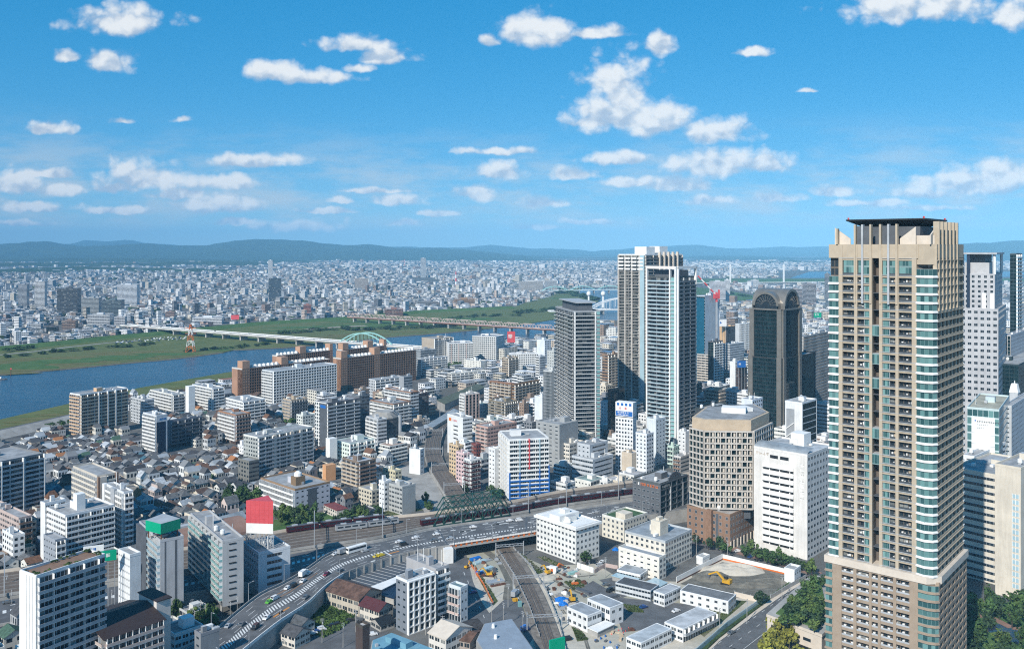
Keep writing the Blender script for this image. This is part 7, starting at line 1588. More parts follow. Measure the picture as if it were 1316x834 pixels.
# hand-placed larger far buildings: (x0, x1, top row, distance, colour, label)
FARB = [(45, 60, 362, 2500, (.62, .64, .66), "far white tower with a red top mark left of the river bend"), (24, 37, 366, 2550, (.33, .36, .4), "far grey tower beside the white one with a red mark"), (74, 104, 371, 2350, (.075, .085, .095), "far wide black glass office across the river"), (150, 180, 366, 2600, (.66, .7, .75), "far broad white office with pale bands"),
        (344, 351, 335, 3900, (.66, .70, .74), "distant slim white tower standing above the plain"), (344, 363, 358, 2750, (.07, .11, .15), "far dark blue glass tower behind the white bridge"), (105, 131, 383, 2250, (.30, .32, .33), "far grey domed-roof block across the river"), (131, 160, 386, 2200, (.12, .16, .18), "far dark office framed in white across the river"),
        (113, 146, 404, 1950, (.56, .58, .6), "far long grey-white flats facing the river"), (147, 163, 407, 1950, (.54, .55, .57), "far grey-white flats beside the long ones"), (40, 55, 416, 1900, (.5, .54, .58), "far blue-grey flats near the far bank"), (24, 40, 427, 1700, (.62, .66, .7), "pale flats on the far bank by the left edge"), (60, 75, 420, 1800, (.10, .10, .11), "dark brown flats on the far bank"), (80, 100, 412, 1900, (.28, .2, .16), "far brown flats with a white top"), (182, 196, 397, 2200, (.66, .67, .66), "far white twin-slab flats near the bridge end"), (212, 226, 401, 2150, (.26, .19, .17), "far reddish block near the bridge end"), (228, 234, 408, 2050, (.36, .38, .4), "far grey slim block at the bridge end"), (245, 290, 408, 2020, (.72, .74, .76), "far long white hospital-like block at the bridge end"), (308, 316, 398, 2250, (.14, .15, .16), "far dark slim block by the red billboard"),
        (389, 401, 392, 2350, (.32, .14, .11), "far red-brown block behind the tree belt"), (405, 411, 399, 2300, (.62, .6, .55), "far pale slim block behind the tree belt"), (440, 452, 366, 3300, (.28, .34, .38), "far blue-grey slab in the middle plain"), (454, 475, 358, 3600, (.5, .46, .43), "distant pinkish slab in the middle plain"), (540, 548, 332, 5200, (.56, .6, .64), "distant grey tower near the horizon"), (581, 612, 384, 2700, (.34, .21, .12), "far orange-brown factory with a green roof"), (530, 566, 388, 2650, (.22, .22, .23), "far long dark-roofed works beside the meadow"), (492, 520, 397, 2250, (.24, .13, .11), "far red-brick works with green roofs"), (365, 375, 383, 2700, (.12, .12, .13), "far black-grey block behind the bridge"), (700, 716, 361, 3600, (.44, .45, .47), "distant grey flats beside the grey tower's roof"), (664, 700, 362, 3500, (.58, .56, .54), "distant long buff flats in the plain"), (330, 336, 379, 2600, (.30, .31, .33), "far slim grey block left of the dark blue tower"),
        (940, 958, 366, 3900, (.45, .38, .36), "distant pinkish flats behind the far channel"), (965, 975, 360, 4000, (.64, .64, .64), "distant white flats behind the far channel"), (1060, 1066, 352, 2500, (.3, .32, .34), "far grey block beside the tan tower"), (912, 932, 362, 2550, (.62, .62, .64), "far white hall beyond the crane"), (931, 938, 360, 2600, (.7, .71, .72), "far white rounded block beyond the crane"), (1014, 1030, 372, 2300, (.36, .32, .31), "far brown-grey flats right of the twin-arched tower"), (1032, 1048, 365, 2350, (.34, .33, .34), "far grey-brown flats behind the twin-arched tower")]
FBX = []
def fbox(name, label, cat, x, y, lx, ly, h, ang, col, st, group=None, parts=True):
    P = rects(x, y, lx, ly, ang); w = MB((x, y)); nf = max(2, round(h / 3.3)); o_ = rnd.randrange(40)
    for i in range(4):
        p, q = P[i], P[(i + 1) % 4]; nb = max(2, round(edge(p, q)[1] / 3.4)); w.face([(*p, 0), (*q, 0), (*q, h), (*p, h)], SLOT.index(st), [(o_, .01), (o_ + nb, .01), (o_ + nb, nf), (o_, nf)])
    for i in range(4): p, q = P[i], P[(i + 1) % 4]; d, w0 = edge(p, q); w.box(p, d, 0, w0, -.4, .05, h, h + 1.0, SLOT.index('bla'))
    o = w.build(name, SMATS, None, col); tag(o, label, cat, group)
    rr = MB((x, y)); rr.face([(*p, h + .05) for p in P]); put(rr.mesh("roof", [MT['roof']]), "roof", o, (0, 0, 0), rnd.choice([(.3, .31, .33), (.45, .46, .47), (.24, .25, .25)]))
    if parts: b = MB((x, y)); b.cbox(x, y, h, h + 4, lx * .3, ly * .35, ang); put(b.mesh("penthouse", [MT['obj']]), "penthouse", o, (0, 0, 0), col)
    return o
for (x0, x1, pt, Y, c, lab) in FARB:
    lx = (x1 - x0) / FX * Y; x = ((x0 + x1) / 2 - CX) / FX * Y; h = CH - (pt - HY) * Y / FX
    fbox("distant_building", lab, "distant building", x, Y, lx * .8, min(lx * .7, 40), h, rad(12), c, rnd.choice(('bal', 'rib', 'cur' if max(c) < .15 else 'bal'))); FBX.append((x, Y, lx))
near = np.array([all(abs(b[0] - q[0]) > q[2] * .7 + b[2] or not (q[1] - 60 - 0 < b[1] < q[1] + 60) for q in FBX) and all(abs(b[0] / b[1] - q[0] / q[1]) * q[1] > q[2] * .6 or b[1] > q[1] or (CH - b[4]) / b[1] > (CH - 25) / q[1] for q in FBX) for b in pool])
pool = pool[near]
size = pool[:, 4] * (pool[:, 2] + pool[:, 3]) / pool[:, 1] ** 2
order = np.argsort(-size); IND = pool[order[:215]]; REST = pool[order[215:]]
def cname(c):
    m_, s_ = float(np.mean(c)), float(c[0] - c[2])
    return ("white" if m_ > .6 else "pale grey" if m_ > .47 else "grey" if m_ > .3 else "dark grey") if abs(s_) < .05 else ("cream" if m_ > .47 else "tan" if m_ > .38 else "reddish brown")
for b in IND:
    st = rnd.choice(('bal', 'bal', 'pun', 'rib', 'wid')); o = fbox("distant_building", None, "distant building", b[0], b[1], b[2], b[3], b[4], b[5], tuple(b[6:9]), st, "buildings in the plain beyond the river", False)
    px, py = pix(b[0], b[1], b[4] * .8); GEN.append((o, f"{'tall' if b[4] > 18 else 'low'} {cname(b[6:9])} distant building", px, py))
def mass(B, name):
    n = len(B); c, s = np.cos(B[:, 5]), np.sin(B[:, 5]); V = np.zeros((n, 8, 3)); k = 0
    for zz in (0, 1):
        for u, v in ((-1, -1), (1, -1), (1, 1), (-1, 1)):
            V[:, k, 0] = B[:, 0] + c * u * B[:, 2] / 2 - s * v * B[:, 3] / 2; V[:, k, 1] = B[:, 1] + s * u * B[:, 2] / 2 + c * v * B[:, 3] / 2; V[:, k, 2] = zz * B[:, 4]; k += 1
    F = np.array([(0, 1, 5, 4), (1, 2, 6, 5), (2, 3, 7, 6), (3, 0, 4, 7), (4, 5, 6, 7)]); idx = (np.arange(n)[:, None, None] * 8 + F[None]).reshape(-1, 4)
    me = bpy.data.meshes.new(name); me.vertices.add(n * 8); me.vertices.foreach_set("co", V.ravel()); me.loops.add(n * 20); me.loops.foreach_set("vertex_index", idx.ravel().astype(np.int32)); me.polygons.add(n * 5)
    me.polygons.foreach_set("loop_start", np.arange(0, n * 20, 4, dtype=np.int32)); me.polygons.foreach_set("loop_total", np.full(n * 5, 4, dtype=np.int32)); me.update(); me.polygons.foreach_set('use_smooth', np.zeros(n * 5, bool))
    nf = np.maximum(2, np.round(B[:, 4] / 3.2)); uv = np.zeros((n, 5, 4, 2))
    for f_, L_ in ((0, 2), (1, 3), (2, 2), (3, 3)):
        nb = np.maximum(2, np.round(B[:, L_] / 3.4)); uv[:, f_, 1:3, 0] = nb[:, None]; uv[:, f_, 2:4, 1] = nf[:, None]; uv[:, f_, 0:2, 1] = .01
    me.uv_layers.new(name="uv").data.foreach_set("uv", uv.ravel())
    C = np.ones((n, 5, 4, 4)); C[..., :3] = B[:, None, None, 6:9]; roof = rf.choice([.35, .5, .62, .25], n)
    C[:, 4, :, :3] = (roof[:, None] * np.array([.98, 1, 1.03]))[:, None, :]; br = rf.rand(n) < .06; C[br, 4, :, :3] = (.28, .12, .08); bl = rf.rand(n) < .04; C[bl, 4, :, :3] = (.12, .25, .4)
    me.color_attributes.new("Col", 'FLOAT_COLOR', 'CORNER').data.foreach_set("color", C.ravel())
    mi = np.zeros((n, 5), np.int32); mi[:, :4] = rf.randint(0, 2, n)[:, None]; mi[:, 4] = 2; grn = (B[:, 7] > B[:, 6] * 1.3); mi[grn] = 2; C[grn, 4, :, :3] = (.05, .08, .035); me.color_attributes['Col'].data.foreach_set('color', C.ravel()); me.polygons.foreach_set("material_index", mi.ravel())
    for k_ in ('pun', 'bal', 'bla'): me.materials.append(STA[k_])
    tag(put(me, name), kind="stuff")
mass(REST, "distant_city")
if len(MREST): mass(MREST, "city_blocks_mass")


# ---- trees and plants ------------------------------------------------------------------------------------------------
def leafmat(name):
    m, g, b = mat(name); oi = g.new('ShaderNodeObjectInfo'); pos = g.new('ShaderNodeNewGeometry').outputs['Position']
    n = g.noise(pos, 0.9, 4, 0.7); n2 = g.noise(pos, 0.16, 3)
    v = g.new('ShaderNodeVectorMath', operation='SCALE'); g.put(v.inputs[0], oi.outputs['Color']); g.put(v.inputs['Scale'], g.m('MULTIPLY', g.ramp(n, .3, .7, .6, 1.35), g.ramp(n2, .3, .7, .75, 1.25)))
    g.put(b.inputs['Base Color'], v.outputs[0]); b.inputs['Roughness'].default_value = 0.7; b.inputs['Specular IOR Level'].default_value = 0.2
    return m
MT['leaf'] = leafmat("leaves")
def crown_mesh(seed, shape='round', n=420):
    """unit crown (about 1 wide and 1 high, standing on z = 0.25) of many leaf sprays gathered in clumps"""
    r_ = random.Random(seed); m = MB((0, 0, 0)); cl = []
    for _ in range(14):
        while True:
            p = Vector((r_.uniform(-1, 1), r_.uniform(-1, 1), r_.uniform(-1, 1)))
            if p.length < 1: break
        cl.append((p * 0.36, r_.uniform(0.11, 0.2)))
    for i in range(n):
        c, s = cl[r_.randrange(len(cl))]
        dirv = Vector((r_.gauss(0, 1), r_.gauss(0, 1), r_.gauss(0, 1))).normalized(); p = c + dirv * s * r_.uniform(0.5, 1.0) ** .5
        if shape == 'cone': k = max(.12, 1 - (p.z + .5)); p = Vector((p.x * k * .9, p.y * k * .9, p.z * 1.25))
        elif shape == 'flat': p = Vector((p.x * 1.25, p.y * 1.25, p.z * .55))
        nn = (dirv + Vector((r_.gauss(0, .5), r_.gauss(0, .5), r_.gauss(.3, .5)))).normalized(); u = nn.orthogonal().normalized(); u.rotate(__import__('mathutils').Quaternion(nn, r_.uniform(0, 6.28))); v = nn.cross(u)
        a = r_.uniform(.035, .075); q = Vector((0, 0, .62)) + p
        m.face([tuple(q - u * a - v * a * .6), tuple(q + u * a * .9 - v * a * .7), tuple(q + u * a + v * a * .6), tuple(q - u * a * .8 + v * a * .7)])
    return m.mesh("crown", [MT['leaf']])
def trunk_mesh(seed):
    r_ = random.Random(seed); m = MB((0, 0, 0)); m.cyl(0, 0, 0, .45, .035, .022, 6)
    for k in range(4): a = r_.uniform(0, 6.28); m.bar((0, 0, .3 + .04 * k), (math.cos(a) * .24, math.sin(a) * .24, .6), .022)
    return m.mesh("trunk", [MT['trunk']])
CM = [crown_mesh(i) for i in range(4)] + [crown_mesh(9, 'cone', 360), crown_mesh(12, 'flat', 320)]; TM = [trunk_mesh(i) for i in range(2)]
GRN = [(.042, .080, .024), (.056, .105, .03), (.075, .13, .035), (.035, .065, .028), (.10, .15, .04)]; GNM = ["deep green", "mid green", "fresh green", "dark green", "light green"]
NT = 0; rt = random.Random(31)
def tree(x, y, h, w, kind=None, col=None, z=0.0, where="", parts=True, group="city trees"):
    global NT; NT += 1
    k = rt.randrange(4) if kind is None else kind; ci = rt.randrange(5) if col is None else col
    c = GRN[ci] if isinstance(ci, int) else ci; nm = GNM[ci] if isinstance(ci, int) else "yellow-green"
    if parts:
        t = thing("tree", None, "tree", (x, y, z), group, rt.uniform(0, 6.28)); a = put(TM[NT % 2], "trunk", t); a.scale = (w * .8, w * .8, h); b = put(CM[k], "crown", t, (0, 0, 0), c); b.scale = (w, w, h)
    else:
        t = put(CM[k], "tree", None, (x, y, z - h * .2), c, rt.uniform(0, 6.28)); t.scale = (w, w, h); tag(t, None, "tree", group)
    px, py = pix(x, y, z + h * .6); sh = {4: "cone-shaped", 5: "spreading"}.get(k, "rounded"); GEN.append((t, f"{'tall' if h > 9 else 'small'} {nm} {sh} tree{where}", px, py))
def scatter(pts, h, w, kind=None, col=None, z=0.0, where="", parts=True, jit=1.0, group="city trees"):
    for px, py in pts: x, y = gp(px, py, z); tree(x + rt.uniform(-jit, jit), y + rt.uniform(-jit, jit), rt.uniform(*h), rt.uniform(*w), kind, col, z, where, parts, group)
def inside(poly, n, z=0.0, sep=3.0):
    P = [gp(*p, z) for p in poly]; xs = [p[0] for p in P]; ys = [p[1] for p in P]; out = []
    for _ in range(n * 30):
        x, y = rt.uniform(min(xs), max(xs)), rt.uniform(min(ys), max(ys))
        if inpoly(P, x, y) and all((x - a) ** 2 + (y - b) ** 2 > sep * sep for a, b in out): out.append((x, y))
        if len(out) >= n: break
    return out
for x, y in inside([(1006, 806), (1050, 812), (1064, 795), (1060, 753), (1042, 752), (1020, 775)], 30, 11.5, 2.6): tree(x, y, rt.uniform(4, 6.5), rt.uniform(5, 7.5), z=11.3, where=" in the podium roof garden", group="roof garden trees")
for x, y in inside([(966, 860), (975, 825), (1000, 818), (1040, 836), (1040, 870)], 9, 0, 4): tree(x, y, rt.uniform(9, 13), rt.uniform(8, 11), col=(.20, .20, .035), where=" at the foot of the roof-garden podium", group="yellow-green street trees")
for x, y in inside([(1240, 782), (1330, 775), (1330, 870), (1240, 870)], 26, 0, 6): tree(x, y, rt.uniform(7, 13), rt.uniform(7, 12), where=" in the park at the right edge", group="park trees")
sheet("park_grass", [(1236, 778), (1345, 770), (1345, 880), (1236, 880)], .06, 'lawn'); sheet("pond_water", [(1262, 806), (1290, 800), (1330, 818), (1325, 830), (1290, 824)], .12, 'water'); ribbon("park_path", [(1240, 792), (1268, 790), (1300, 806), (1340, 812)], 4, .16, 'proof')
scatter([(972, 722), (978, 719), (984, 724), (992, 727), (998, 724), (1005, 728), (1012, 731), (1019, 733), (1036, 738), (1044, 741), (1030, 735), (958, 716), (934, 712), (912, 707), (922, 708), (967, 715)], (6, 10), (6, 9), where=" along the street by the pit", group="street trees")
scatter([(757, 725), (752, 727), (979, 777), (893, 700)], (6, 9), (6, 8), where=" beside the site fences")
for x, y in inside([(282, 640), (324, 638), (336, 655), (300, 660)], 12, 0, 5): tree(x, y, rt.uniform(8, 12), rt.uniform(8, 12), col=rt.choice((0, 1, 3)), where=" in the grove behind the red sign")
for x, y in inside([(352, 665), (385, 658), (412, 668), (410, 684), (355, 690)], 16, 0, 4): tree(x, y, rt.uniform(6, 10), rt.uniform(7, 10), where=" in the small park beside the railway", group="park trees")
for x, y in inside([(430, 662), (490, 656), (492, 668), (434, 676)], 9, 0, 4): tree(x, y, rt.uniform(5, 9), rt.uniform(6, 9), where=" by the sandy playground", group="park trees")
scatter([(548, 655), (554, 658), (545, 650), (636, 640), (642, 642), (630, 636), (600, 634), (300, 628), (272, 624), (70, 697), (66, 702), (34, 712)], (6, 10), (6, 9), where=" between the blocks")
scatter([(258, 812), (266, 806), (274, 812), (270, 800), (262, 820), (248, 808), (230, 800), (207, 800)], (7, 12), (6, 9), where=" beside the start of the curving road")
scatter([(936, 470), (941, 471), (946, 470), (953, 472), (932, 471)], (26, 32), (9, 12), kind=4, col=3, where=" beside the grey low office", group="dark cypresses")
scatter([(560, 478), (556, 480), (566, 476), (572, 477), (578, 475), (584, 476), (550, 479), (590, 474), (600, 474), (608, 472), (612, 486), (622, 484)], (9, 13), (10, 14), where=" among the flats near the river bend")
scatter([(309, 503), (313, 508), (305, 498), (318, 512), (300, 540), (306, 545), (324, 545), (330, 548), (400, 545), (404, 549), (372, 552), (378, 550)], (8, 12), (9, 13), where=" near the long pale slab")
sheet("playground_ground", [(400, 676), (418, 669), (445, 667), (440, 681), (415, 686)], 0.12, 'sand'); sheet("park_grass", [(345, 690), (352, 668), (400, 658), (470, 660), (492, 664), (440, 684), (380, 690)], 0.08, 'lawn')
# river banks, far: tree belts and lone bushes
def belt(pts, n, h, w, where, spread=10, parts=False):
    P = [gp(*p) for p in pts]; L = [0]
    for a, b in zip(P, P[1:]): L.append(L[-1] + math.hypot(b[0] - a[0], b[1] - a[1]))
    for i in range(n):
        t = L[-1] * (i + rt.uniform(.1, .9)) / n; x = float(np.interp(t, L, [p[0] for p in P])) + rt.uniform(-6, 6); y = float(np.interp(t, L, [p[1] for p in P])) + rt.uniform(-spread, spread)
        tree(x, y, rt.uniform(*h), rt.uniform(*w), rt.choice((0, 1, 2, 5)), rt.choice((0, 0, 3, 1)), 0.8, where, parts, "riverside trees")
belt([(0, 461), (40, 457), (95, 451), (150, 447.5), (200, 443)], 16, (5, 9), (12, 22), " on the far river bank meadow", 14)
belt([(245, 452.5), (300, 448), (345, 443)], 12, (5, 8), (12, 20), " at the water's edge across the river", 5)
belt([(355, 430), (420, 424), (480, 424), (560, 422), (590, 419)], 26, (7, 11), (20, 32), " in the tree belt between the two bridges", 22)
belt([(575, 410), (620, 407), (665, 406)], 12, (6, 9), (16, 26), " beyond the truss bridge", 18)
belt([(660, 404), (700, 400), (715, 398)], 12, (9, 13), (20, 30), " on the tongue of land left of the grey tower", 18)
belt([(700, 375), (735, 379), (766, 386.5)], 26, (12, 18), (28, 46), " on the river island above the grey tower", 40)
belt([(930, 377), (950, 380), (968, 383)], 5, (8, 12), (22, 34), " on the meadow behind the twin-arched tower", 12)
belt([(360, 412), (430, 404), (500, 400)], 8, (8, 13), (18, 30), " at the city edge across the river", 12)
belt([(40, 448), (15, 452)], 6, (7, 11), (14, 22), " at the far levee near the left edge", 8)
belt([(60, 552), (95, 547), (118, 540)], 8, (4, 7), (7, 11), " along the near levee", 4, True)
# undergrowth that nobody could count: rough growth by the tracks, weeds of the vacant lot, hedge of the curved road
def weeds(name, polys, n, s, col, z=0.05):
    m = MB(); 
    for poly in polys:
        P = [gp(*p) for p in poly]; xs = [p[0] for p in P]; ys = [p[1] for p in P]
        for _ in range(n):
            x, y = rt.uniform(min(xs), max(xs)), rt.uniform(min(ys), max(ys))
            if not inpoly(P, x, y): continue
            for k in range(2):
                a = rt.uniform(0, 6.28); w = rt.uniform(.6, 1.2) * s; hh = rt.uniform(.5, 1.2) * s; c, s_ = math.cos(a) * w / 2, math.sin(a) * w / 2; dx, dy = rt.uniform(-.4, .4) * s, rt.uniform(-.4, .4) * s
                m.face([(x - c, y - s_, z), (x + c, y + s_, z), (x + c * .6 + dx, y + s_ * .6 + dy, z + hh), (x - c * .6 + dx, y - s_ * .6 + dy, z + hh)])
    o = tag(m.build(name, [MT['leaf']], None, col), kind="stuff"); return o
MT['weedg'] = gmat("weedy_ground", [(0.06, 0.085, 0.03), (0.11, 0.12, 0.05), (0.20, 0.18, 0.13)], 0.2)
sheet("vacant_lot_grass", [(394, 782), (419, 777), (456, 792), (440, 808), (416, 820), (398, 812)], 0.06, 'lawn')
weeds("weeds", [[(394, 780), (419, 777), (456, 792), (440, 808), (416, 820), (398, 812)]], 1500, 1.1, (.07, .12, .03))
gpol = [[(643, 705), (649, 706), (672, 745), (684, 780), (690, 810), (684, 812), (664, 760)], [(664, 708), (672, 712), (700, 735), (690, 738)], [(672, 735), (690, 765), (712, 810), (722, 834), (728, 834), (708, 790), (684, 745)], [(600, 716), (606, 718), (640, 772), (634, 778)], [(690, 716), (700, 715), (728, 728), (720, 730)], [(725, 748), (745, 744), (752, 754), (736, 758)], [(800, 776), (822, 779), (828, 787), (808, 786)], [(735, 806), (748, 812), (756, 822), (742, 824)], [(885, 804), (930, 770), (960, 772), (905, 818)], [(470, 650), (500, 645), (545, 655), (500, 664)], [(90, 548), (160, 530), (165, 534), (95, 556)]]
for p in gpol: sheet("weedy_grass", p, 0.075, 'weedg')
weeds("weeds", gpol, 420, .6, (.065, .095, .03))
h_ = MB()
for a, b in zip([gp(*p) for p in hed], [gp(*p) for p in hed][1:]): d, w = edge(a, b); h_.box(a, d, 0, w, -.8, .8, 0.15, .9)
tag(h_.build("hedge", [MT['leaf']], None, (.05, .08, .025)), "long clipped dark green hedge along the curved road", "hedge")
P, H = GARDEN
for i in range(26):
    u, v = rt.random(), rt.choice((rt.uniform(.05, .18), rt.uniform(.8, .95))); a, c, b, e = P
    if i % 4 == 0: u, v = rt.choice((.04, .96)), rt.random()
    x = c[0] + (b[0] - c[0]) * u + (a[0] - c[0]) * v; y = c[1] + (b[1] - c[1]) * u + (a[1] - c[1]) * v
    t = put(CM[5], "shrub", None, (x, y, H - .2), rt.choice(GRN), rt.uniform(0, 6)); t.scale = (rt.uniform(1.2, 2.2), rt.uniform(1.2, 2.2), rt.uniform(1.2, 2.4)); tag(t, None, "shrub", "roof garden shrubs"); px, py = pix(x, y, H); GEN.append((t, "small green shrub on the brown roof garden", px, py))

# ---- vehicles ---------------------------------------------------------------------------------------------------------
def car_parts(L=4.4, W=1.75, hood=.82, roof=1.45, c0=-1.5, c1=-1.0, c2=.55, c3=1.15, name="car"):
    b = MB((0, 0, 0)); pr = [(-L / 2, .28), (-L / 2, hood * .95), (c0, hood + .08), (c1, roof), (c2, roof), (c3, hood + .06), (L / 2 - .1, hood * .86), (L / 2, .5), (L / 2, .28)]; tw = lambda z: W / 2 * (1 if z < hood + .1 else .86)
    for i in range(len(pr)): (x0, z0), (x1, z1) = pr[i], pr[(i + 1) % len(pr)]; b.face([(x0, -tw(z0), z0), (x1, -tw(z1), z1), (x1, tw(z1), z1), (x0, tw(z0), z0)])
    for s in (-1, 1): b.face([(x, s * tw(z), z) for x, z in pr])
    g_ = MB((0, 0, 0)); e = .02
    for s in (-1, 1): g_.face([(c0 + .18, s * (W * .487), hood + .12), (c3 - .15, s * W * .487, hood + .12), (c2 - .02, s * (W * .43 + e), roof - .1), (c1 + .06, s * (W * .43 + e), roof - .1)])
    g_.face([(c3 + .02, -W * .40, hood + .14), (c3 + .02, W * .40, hood + .14), (c2 + .08, W * .37, roof - .05), (c2 + .08, -W * .37, roof - .05)]); g_.face([(c0 - .02, -W * .40, hood + .16), (c0 - .02, W * .40, hood + .16), (c1 - .06, W * .37, roof - .05), (c1 - .06, -W * .37, roof - .05)])
    w = MB((0, 0, 0)); N = 10
    for i in range(N):
        a, q = 2 * math.pi * i / N, 2 * math.pi * (i + 1) / N; w.face([(.32 * math.cos(a), -.1, .32 * math.sin(a)), (.32 * math.cos(q), -.1, .32 * math.sin(q)), (.32 * math.cos(q), .1, .32 * math.sin(q)), (.32 * math.cos(a), .1, .32 * math.sin(a))])
    for s in (-.1, .1): w.face([(.32 * math.cos(2 * math.pi * i / N), s, .32 * math.sin(2 * math.pi * i / N)) for i in range(N)])
    return b.mesh("body", [MT['car']]), g_.mesh("window_glass", [MT['glass']]), w.mesh("wheel", [MT['rubber']]), L * .31, W / 2 - .1
SEDAN = car_parts(); VAN = car_parts(4.5, 1.8, 1.0, 1.95, -2.15, -2.0, 1.0, 1.6); KEI = car_parts(3.4, 1.5, .9, 1.65, -1.6, -1.4, .5, 1.0)
CC = [((.72, .72, .72), "white"), ((.02, .02, .022), "black"), ((.36, .38, .4), "silver"), ((.12, .13, .14), "dark grey"), ((.02, .06, .2), "blue"), ((.16, .015, .03), "dark red"), ((.60, .45, .02), "yellow"), ((.10, .42, .05), "bright green")]
def car(x, y, z, ang, ci, kind=SEDAN, where="", parts=True, group="cars in the streets"):
    nm = {id(SEDAN): "car", id(VAN): "van", id(KEI): "compact car"}[id(kind)]; c = CC[ci][0]
    if parts:
        t = thing("van" if nm == "van" else "car", None, nm, (x, y, z), group, ang); put(kind[0], "body", t, (0, 0, 0), c); put(kind[1], "window_glass", t)
        for sx in (-1, 1):
            for sy in (-1, 1): put(kind[2], "wheel", t, (sx * kind[3], sy * kind[4], .32))
    else: t = put(kind[0], "car", None, (x, y, z), c, ang); tag(t, None, "car", group)
    px, py = pix(x, y, z + .7); GEN.append((t, f"{CC[ci][1]} {nm}{where}", px, py))
rc = random.Random(9)
for px, v, ci, k in [(397, .20, 0, 0), (292, .17, 2, 0), (352, .36, 0, 1), (346, .36, 7, 0), (370, .24, 0, 0), (376, .28, 1, 1), (390, .33, 0, 0), (419, .64, 5, 0), (437, .82, 3, 0), (392, .82, 3, 0), (344, .70, 0, 0), (327, .72, 1, 1), (432, .12, 0, 0), (512, .32, 0, 0), (518, .52, 1, 1), (486, .78, 6, 0), (489, .80, 6, 0), (535, .30, 0, 0), (559, .34, 0, 0), (556, .62, 3, 0), (580, .66, 2, 0), (657, .16, 0, 0), (669, .22, 0, 1), (700, .3, 3, 0), (735, .5, 0, 0), (720, .2, 5, 0), (310, .40, 3, 0), (766, .4, 2, 0), (610, .25, 0, 0), (470, .40, 2, 0)]:
    t = tpx(HW, px, v); car(*HW.at(t, v), HW.z + .03, HW.head(t, v) + (math.pi if v > .6 else 0), ci, (SEDAN, VAN)[k], " on the elevated road", group="cars on the elevated road")
# bus and box truck
def bus(t, v):
    x, y = HW.at(t, v); a = HW.head(t, v); r = thing("bus", "long white coach with dark windows on the elevated road", "bus", (x, y, HW.z + .03), None, a)
    m = MB((0, 0, 0)); m.box((0, 0), (1, 0), -5.9, 5.9, -1.25, 1.25, .35, 3.3); put(m.mesh("body", [MT['white']]), "body", r)
    m = MB((0, 0, 0)); [m.box((0, 0), (1, 0), -5.5, 5.2, s - .02, s + .02, 1.6, 2.7) for s in (-1.26, 1.26)]; m.box((0, 0), (1, 0), 5.89, 5.93, -1.1, 1.1, 1.2, 2.9); m.box((0, 0), (1, 0), -5.93, -5.89, -1.0, 1.0, 1.7, 2.8); put(m.mesh("window_glass", [MT['glass']]), "window_glass", r)
    for sx in (-3.6, 3.6):
        for sy in (-1.05, 1.05): o = put(SEDAN[2], "wheel", r, (sx, sy, .48)); o.scale = (1.5, 1.5, 1.5)
bus(tpx(HW, 459, .28), .28)
def truck(x, y, z, a, lab, bc_='white'):
    r = thing("truck", lab, "truck", (x, y, z), None, a); m = MB((0, 0, 0)); m.box((0, 0), (1, 0), -3.2, 1.3, -1.1, 1.1, .9, 3.2); put(m.mesh("cargo_box", [MT[bc_]]), "cargo_box", r)
    m = MB((0, 0, 0)); m.box((0, 0), (1, 0), 1.5, 3.1, -1.0, 1.0, .5, 2.4); put(m.mesh("cab", [MT['white']]), "cab", r); m = MB((0, 0, 0)); m.box((0, 0), (1, 0), 3.09, 3.13, -.85, .85, 1.4, 2.2); put(m.mesh("windscreen", [MT['glass']]), "windscreen", r)
    for sx in (-2.2, 2.2):
        for sy in (-.95, .95): o = put(SEDAN[2], "wheel", r, (sx, sy, .45)); o.scale = (1.4, 1.4, 1.4)
t = tpx(HW, 391, .16); truck(*HW.at(t, .16), HW.z + .03, HW.head(t), "white box truck on the elevated road near the bend"); t = tpx(HW, 441, .2); truck(*HW.at(t, .2), HW.z + .03, HW.head(t), "grey box truck behind the white coach", 'steel')
for px, py, ci, k, a in [(387, 822, 0, 1, .5), (402, 815, 0, 0, .5), (413, 810, 0, 1, .5), (427, 805, 1, 0, .5), (434, 803, 1, 0, .5), (450, 798, 1, 0, .5), (396, 818, 1, 0, .5), (493, 808, 0, 1, .7), (479, 816, 0, 0, .4), (463, 797, 3, 0, .6), (407, 812, 4, 0, .5)]: car(*gp(px, py), .1, a, ci, (SEDAN, VAN)[k], " in the car park beside the vacant lot", group="parked cars")
sheet("car_park_road", [(378, 834), (398, 814), (456, 796), (472, 800), (500, 812), (470, 834)], .08, 'asph')
for px, py, ci, k in [(608, 762, 4, 0), (827, 781, 4, 0), (789, 757, 3, 0), (784, 760, 1, 1), (779, 752, 3, 0), (869, 786, 0, 0), (774, 723, 0, 0), (771, 728, 2, 1), (962, 713, 0, 1), (965, 716, 4, 0), (948, 709, 0, 0), (996, 725, 1, 1), (1046, 745, 0, 0), (675, 810, 4, 1), (940, 814, 3, 0)]: car(*gp(px, py), .12, rc.uniform(.4, .9), ci, (SEDAN, VAN)[k], " around the building yard")
for i, t in enumerate(np.arange(10, SR.len * .8, 17)): v = rc.choice((.15, .33, .64, .85)); car(*SR.at(t, v), SR.z + .03, SR.head(t), rc.randrange(5), rc.choice((SEDAN, VAN)), " in the street beside the railway")
for x, y in inside([(476, 575), (498, 572), (500, 582), (480, 584)], 26, 0, 3): car(x, y, .1, rc.uniform(0, 3), rc.choice((0, 0, 2, 3, 1)), rc.choice((SEDAN, KEI)), " in the car park below the round dark office", False, "parked cars")
for x, y in inside([(145, 440), (205, 434.5), (240, 433.5), (240, 437), (205, 439), (150, 442.5)], 64, 0, 6): car(x, y, .9, rc.uniform(0, 3), rc.choice((0, 0, 2, 3, 1, 4)), SEDAN, " in the riverside car park", False, "cars parked on the far bank")
O, d, L = HB
